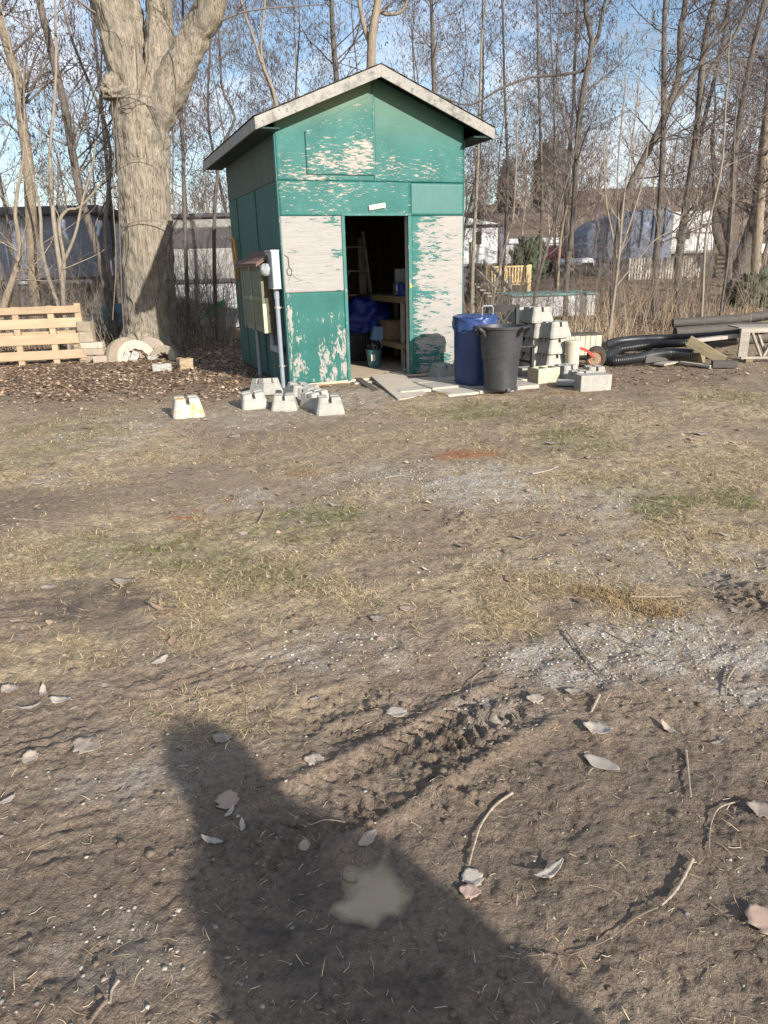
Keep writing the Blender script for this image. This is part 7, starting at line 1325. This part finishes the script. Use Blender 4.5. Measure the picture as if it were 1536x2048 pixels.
tuft(1195, 1186, .07, "orange brown grass tuft left of the level stick", 1); tuft(1262, 1204, .08, "orange brown grass tuft below the level stick", 2); tuft(890, 792, .10, "dry tuft against the pad before the blue barrel", 3); tuft(1130, 790, .13, "dry tuft before the flat slab", 4); tuft(1320, 1225, .05, "small brown tuft beside the right gravel", 5)
# ================================================================ A PERSON STANDING BEHIND THE CAMERA (only the shadow falls into view)
def person(at, rz):
    root = empty("person", at, rz, "person in a dark winter coat and hat whose shadow falls on the foreground mud", "person")
    def skin(name, J, E, mat, parent, root_i, sub=2):
        me = bpy.data.meshes.new(name); me.from_pydata([j[:3] for j in J], E, []); o = link(name, me, mat, parent); sk = o.modifiers.new("skin", 'SKIN'); 
        for i, j in enumerate(J):
            v = me.skin_vertices[0].data[i]; v.radius = (j[3], j[3] if len(j) < 5 else j[4]); v.use_root = (i == root_i)
        sb = o.modifiers.new("smooth", 'SUBSURF'); sb.levels = sub; sb.render_levels = sub
        return o
    J = [(0, 0, .96, .20, .15), (0, .0, 1.18, .19, .14), (.0, .0, 1.42, .27, .16), (0, .0, 1.53, .20, .13), (0, .02, 1.58, .17, .13), (0, .04, 1.63, .14, .125), (0, .04, 1.71, .125, .12),
         (.24, .0, 1.46, .10), (.33, .02, 1.14, .065), (.22, .20, 1.02, .045), (-.21, .0, 1.46, .10), (-.26, .02, 1.14, .065), (-.22, .20, 1.02, .045),
         (.11, 0, .86, .12), (.13, .02, .50, .08), (.14, -.02, .09, .05), (.15, .14, .04, .045), (-.11, 0, .86, .12), (-.13, .02, .50, .08), (-.14, -.02, .09, .05), (-.15, .14, .04, .045)]
    E = [(0, 1), (1, 2), (2, 3), (3, 4), (4, 5), (5, 6), (2, 7), (7, 8), (8, 9), (2, 10), (10, 11), (11, 12), (0, 13), (13, 14), (14, 15), (15, 16), (0, 17), (17, 18), (18, 19), (19, 20)]
    coat = MAT("dark_coat", (.03, .035, .05), (.05, .055, .075), 8, rough=.9); skinm = MAT("skin", (.50, .33, .25), (.58, .40, .31), 8, rough=.6, bmp=.1)
    body = skin("body", J, E, coat, root, 0)
    for s_, w, px_ in ((1, (.22, .20, 1.02), (.13, .25, 1.0)), (-1, (-.22, .20, 1.02), (-.13, .25, 1.0))):
        w = Vector(w); px_ = Vector(px_); Jh = [(*w, .03), (*(w.lerp(px_, .55)), .028, .02)]; Eh = [(0, 1)]
        for k in range(5):
            b_ = len(Jh); base = w.lerp(px_, .6)+Vector((0, .005, .02*(k-1.5) if k < 4 else -.02)); tip = px_+Vector(((-.02 if k < 4 else .02)*s_, -.004, .022*(k-1.5) if k < 4 else .03)); mid_ = base.lerp(tip, .5)+Vector((-.012*s_, .008, 0)); Jh += [(*base, .010), (*mid_, .0095), (*tip, .008)]; Eh += [(1, b_), (b_, b_+1), (b_+1, b_+2)]
        skin("hand", Jh, Eh, skinm, root, 0)
    fc = MB(); fc.lathe([(.001, 0), (.05, .01), (.075, .06), (.083, .11), (.08, .16), (.06, .20), (.001, .225)], 20); f = fc.build("face", skinm, root, smooth=True); f.location = (0, .075, 1.58)
    hr = MB(); hr.lathe([(.085, 0), (.10, .05), (.098, .10), (.07, .145), (.001, .16)], 20); h = hr.build("hat", coat, root, smooth=True); h.location = (0, .045, 1.635); h.scale = (1.3, 1.25, 1.0)
    for s_ in (-1, 1): e = MB(); e.lathe([(.001, -.008), (.008, 0), (.001, .008)], 8); e = e.build("eye", M_BLACK, root); e.location = (.032*s_, .153, 1.695)
    n_ = MB(); n_.add([(-.012, 0, 0), (.012, 0, 0), (0, .024, .004), (0, 0, .045)], [(0, 1, 2), (0, 2, 3), (1, 3, 2), (0, 3, 1)]); n_ = n_.build("nose", skinm, root); n_.location = (0, .155, 1.655); mo = MB(); mo.box((-.022, 0, 0), (.022, .004, .008)); mo = mo.build("mouth", MAT("lips", (.42, .2, .17), (.46, .23, .2), 9, rough=.5), root); mo.location = (0, .152, 1.632)
    return root
pr = person((1.87, -1.77, gz(1.87, -1.77)), R(20))
for me in list(bpy.data.meshes):
    if me.users == 0: bpy.data.meshes.remove(me)
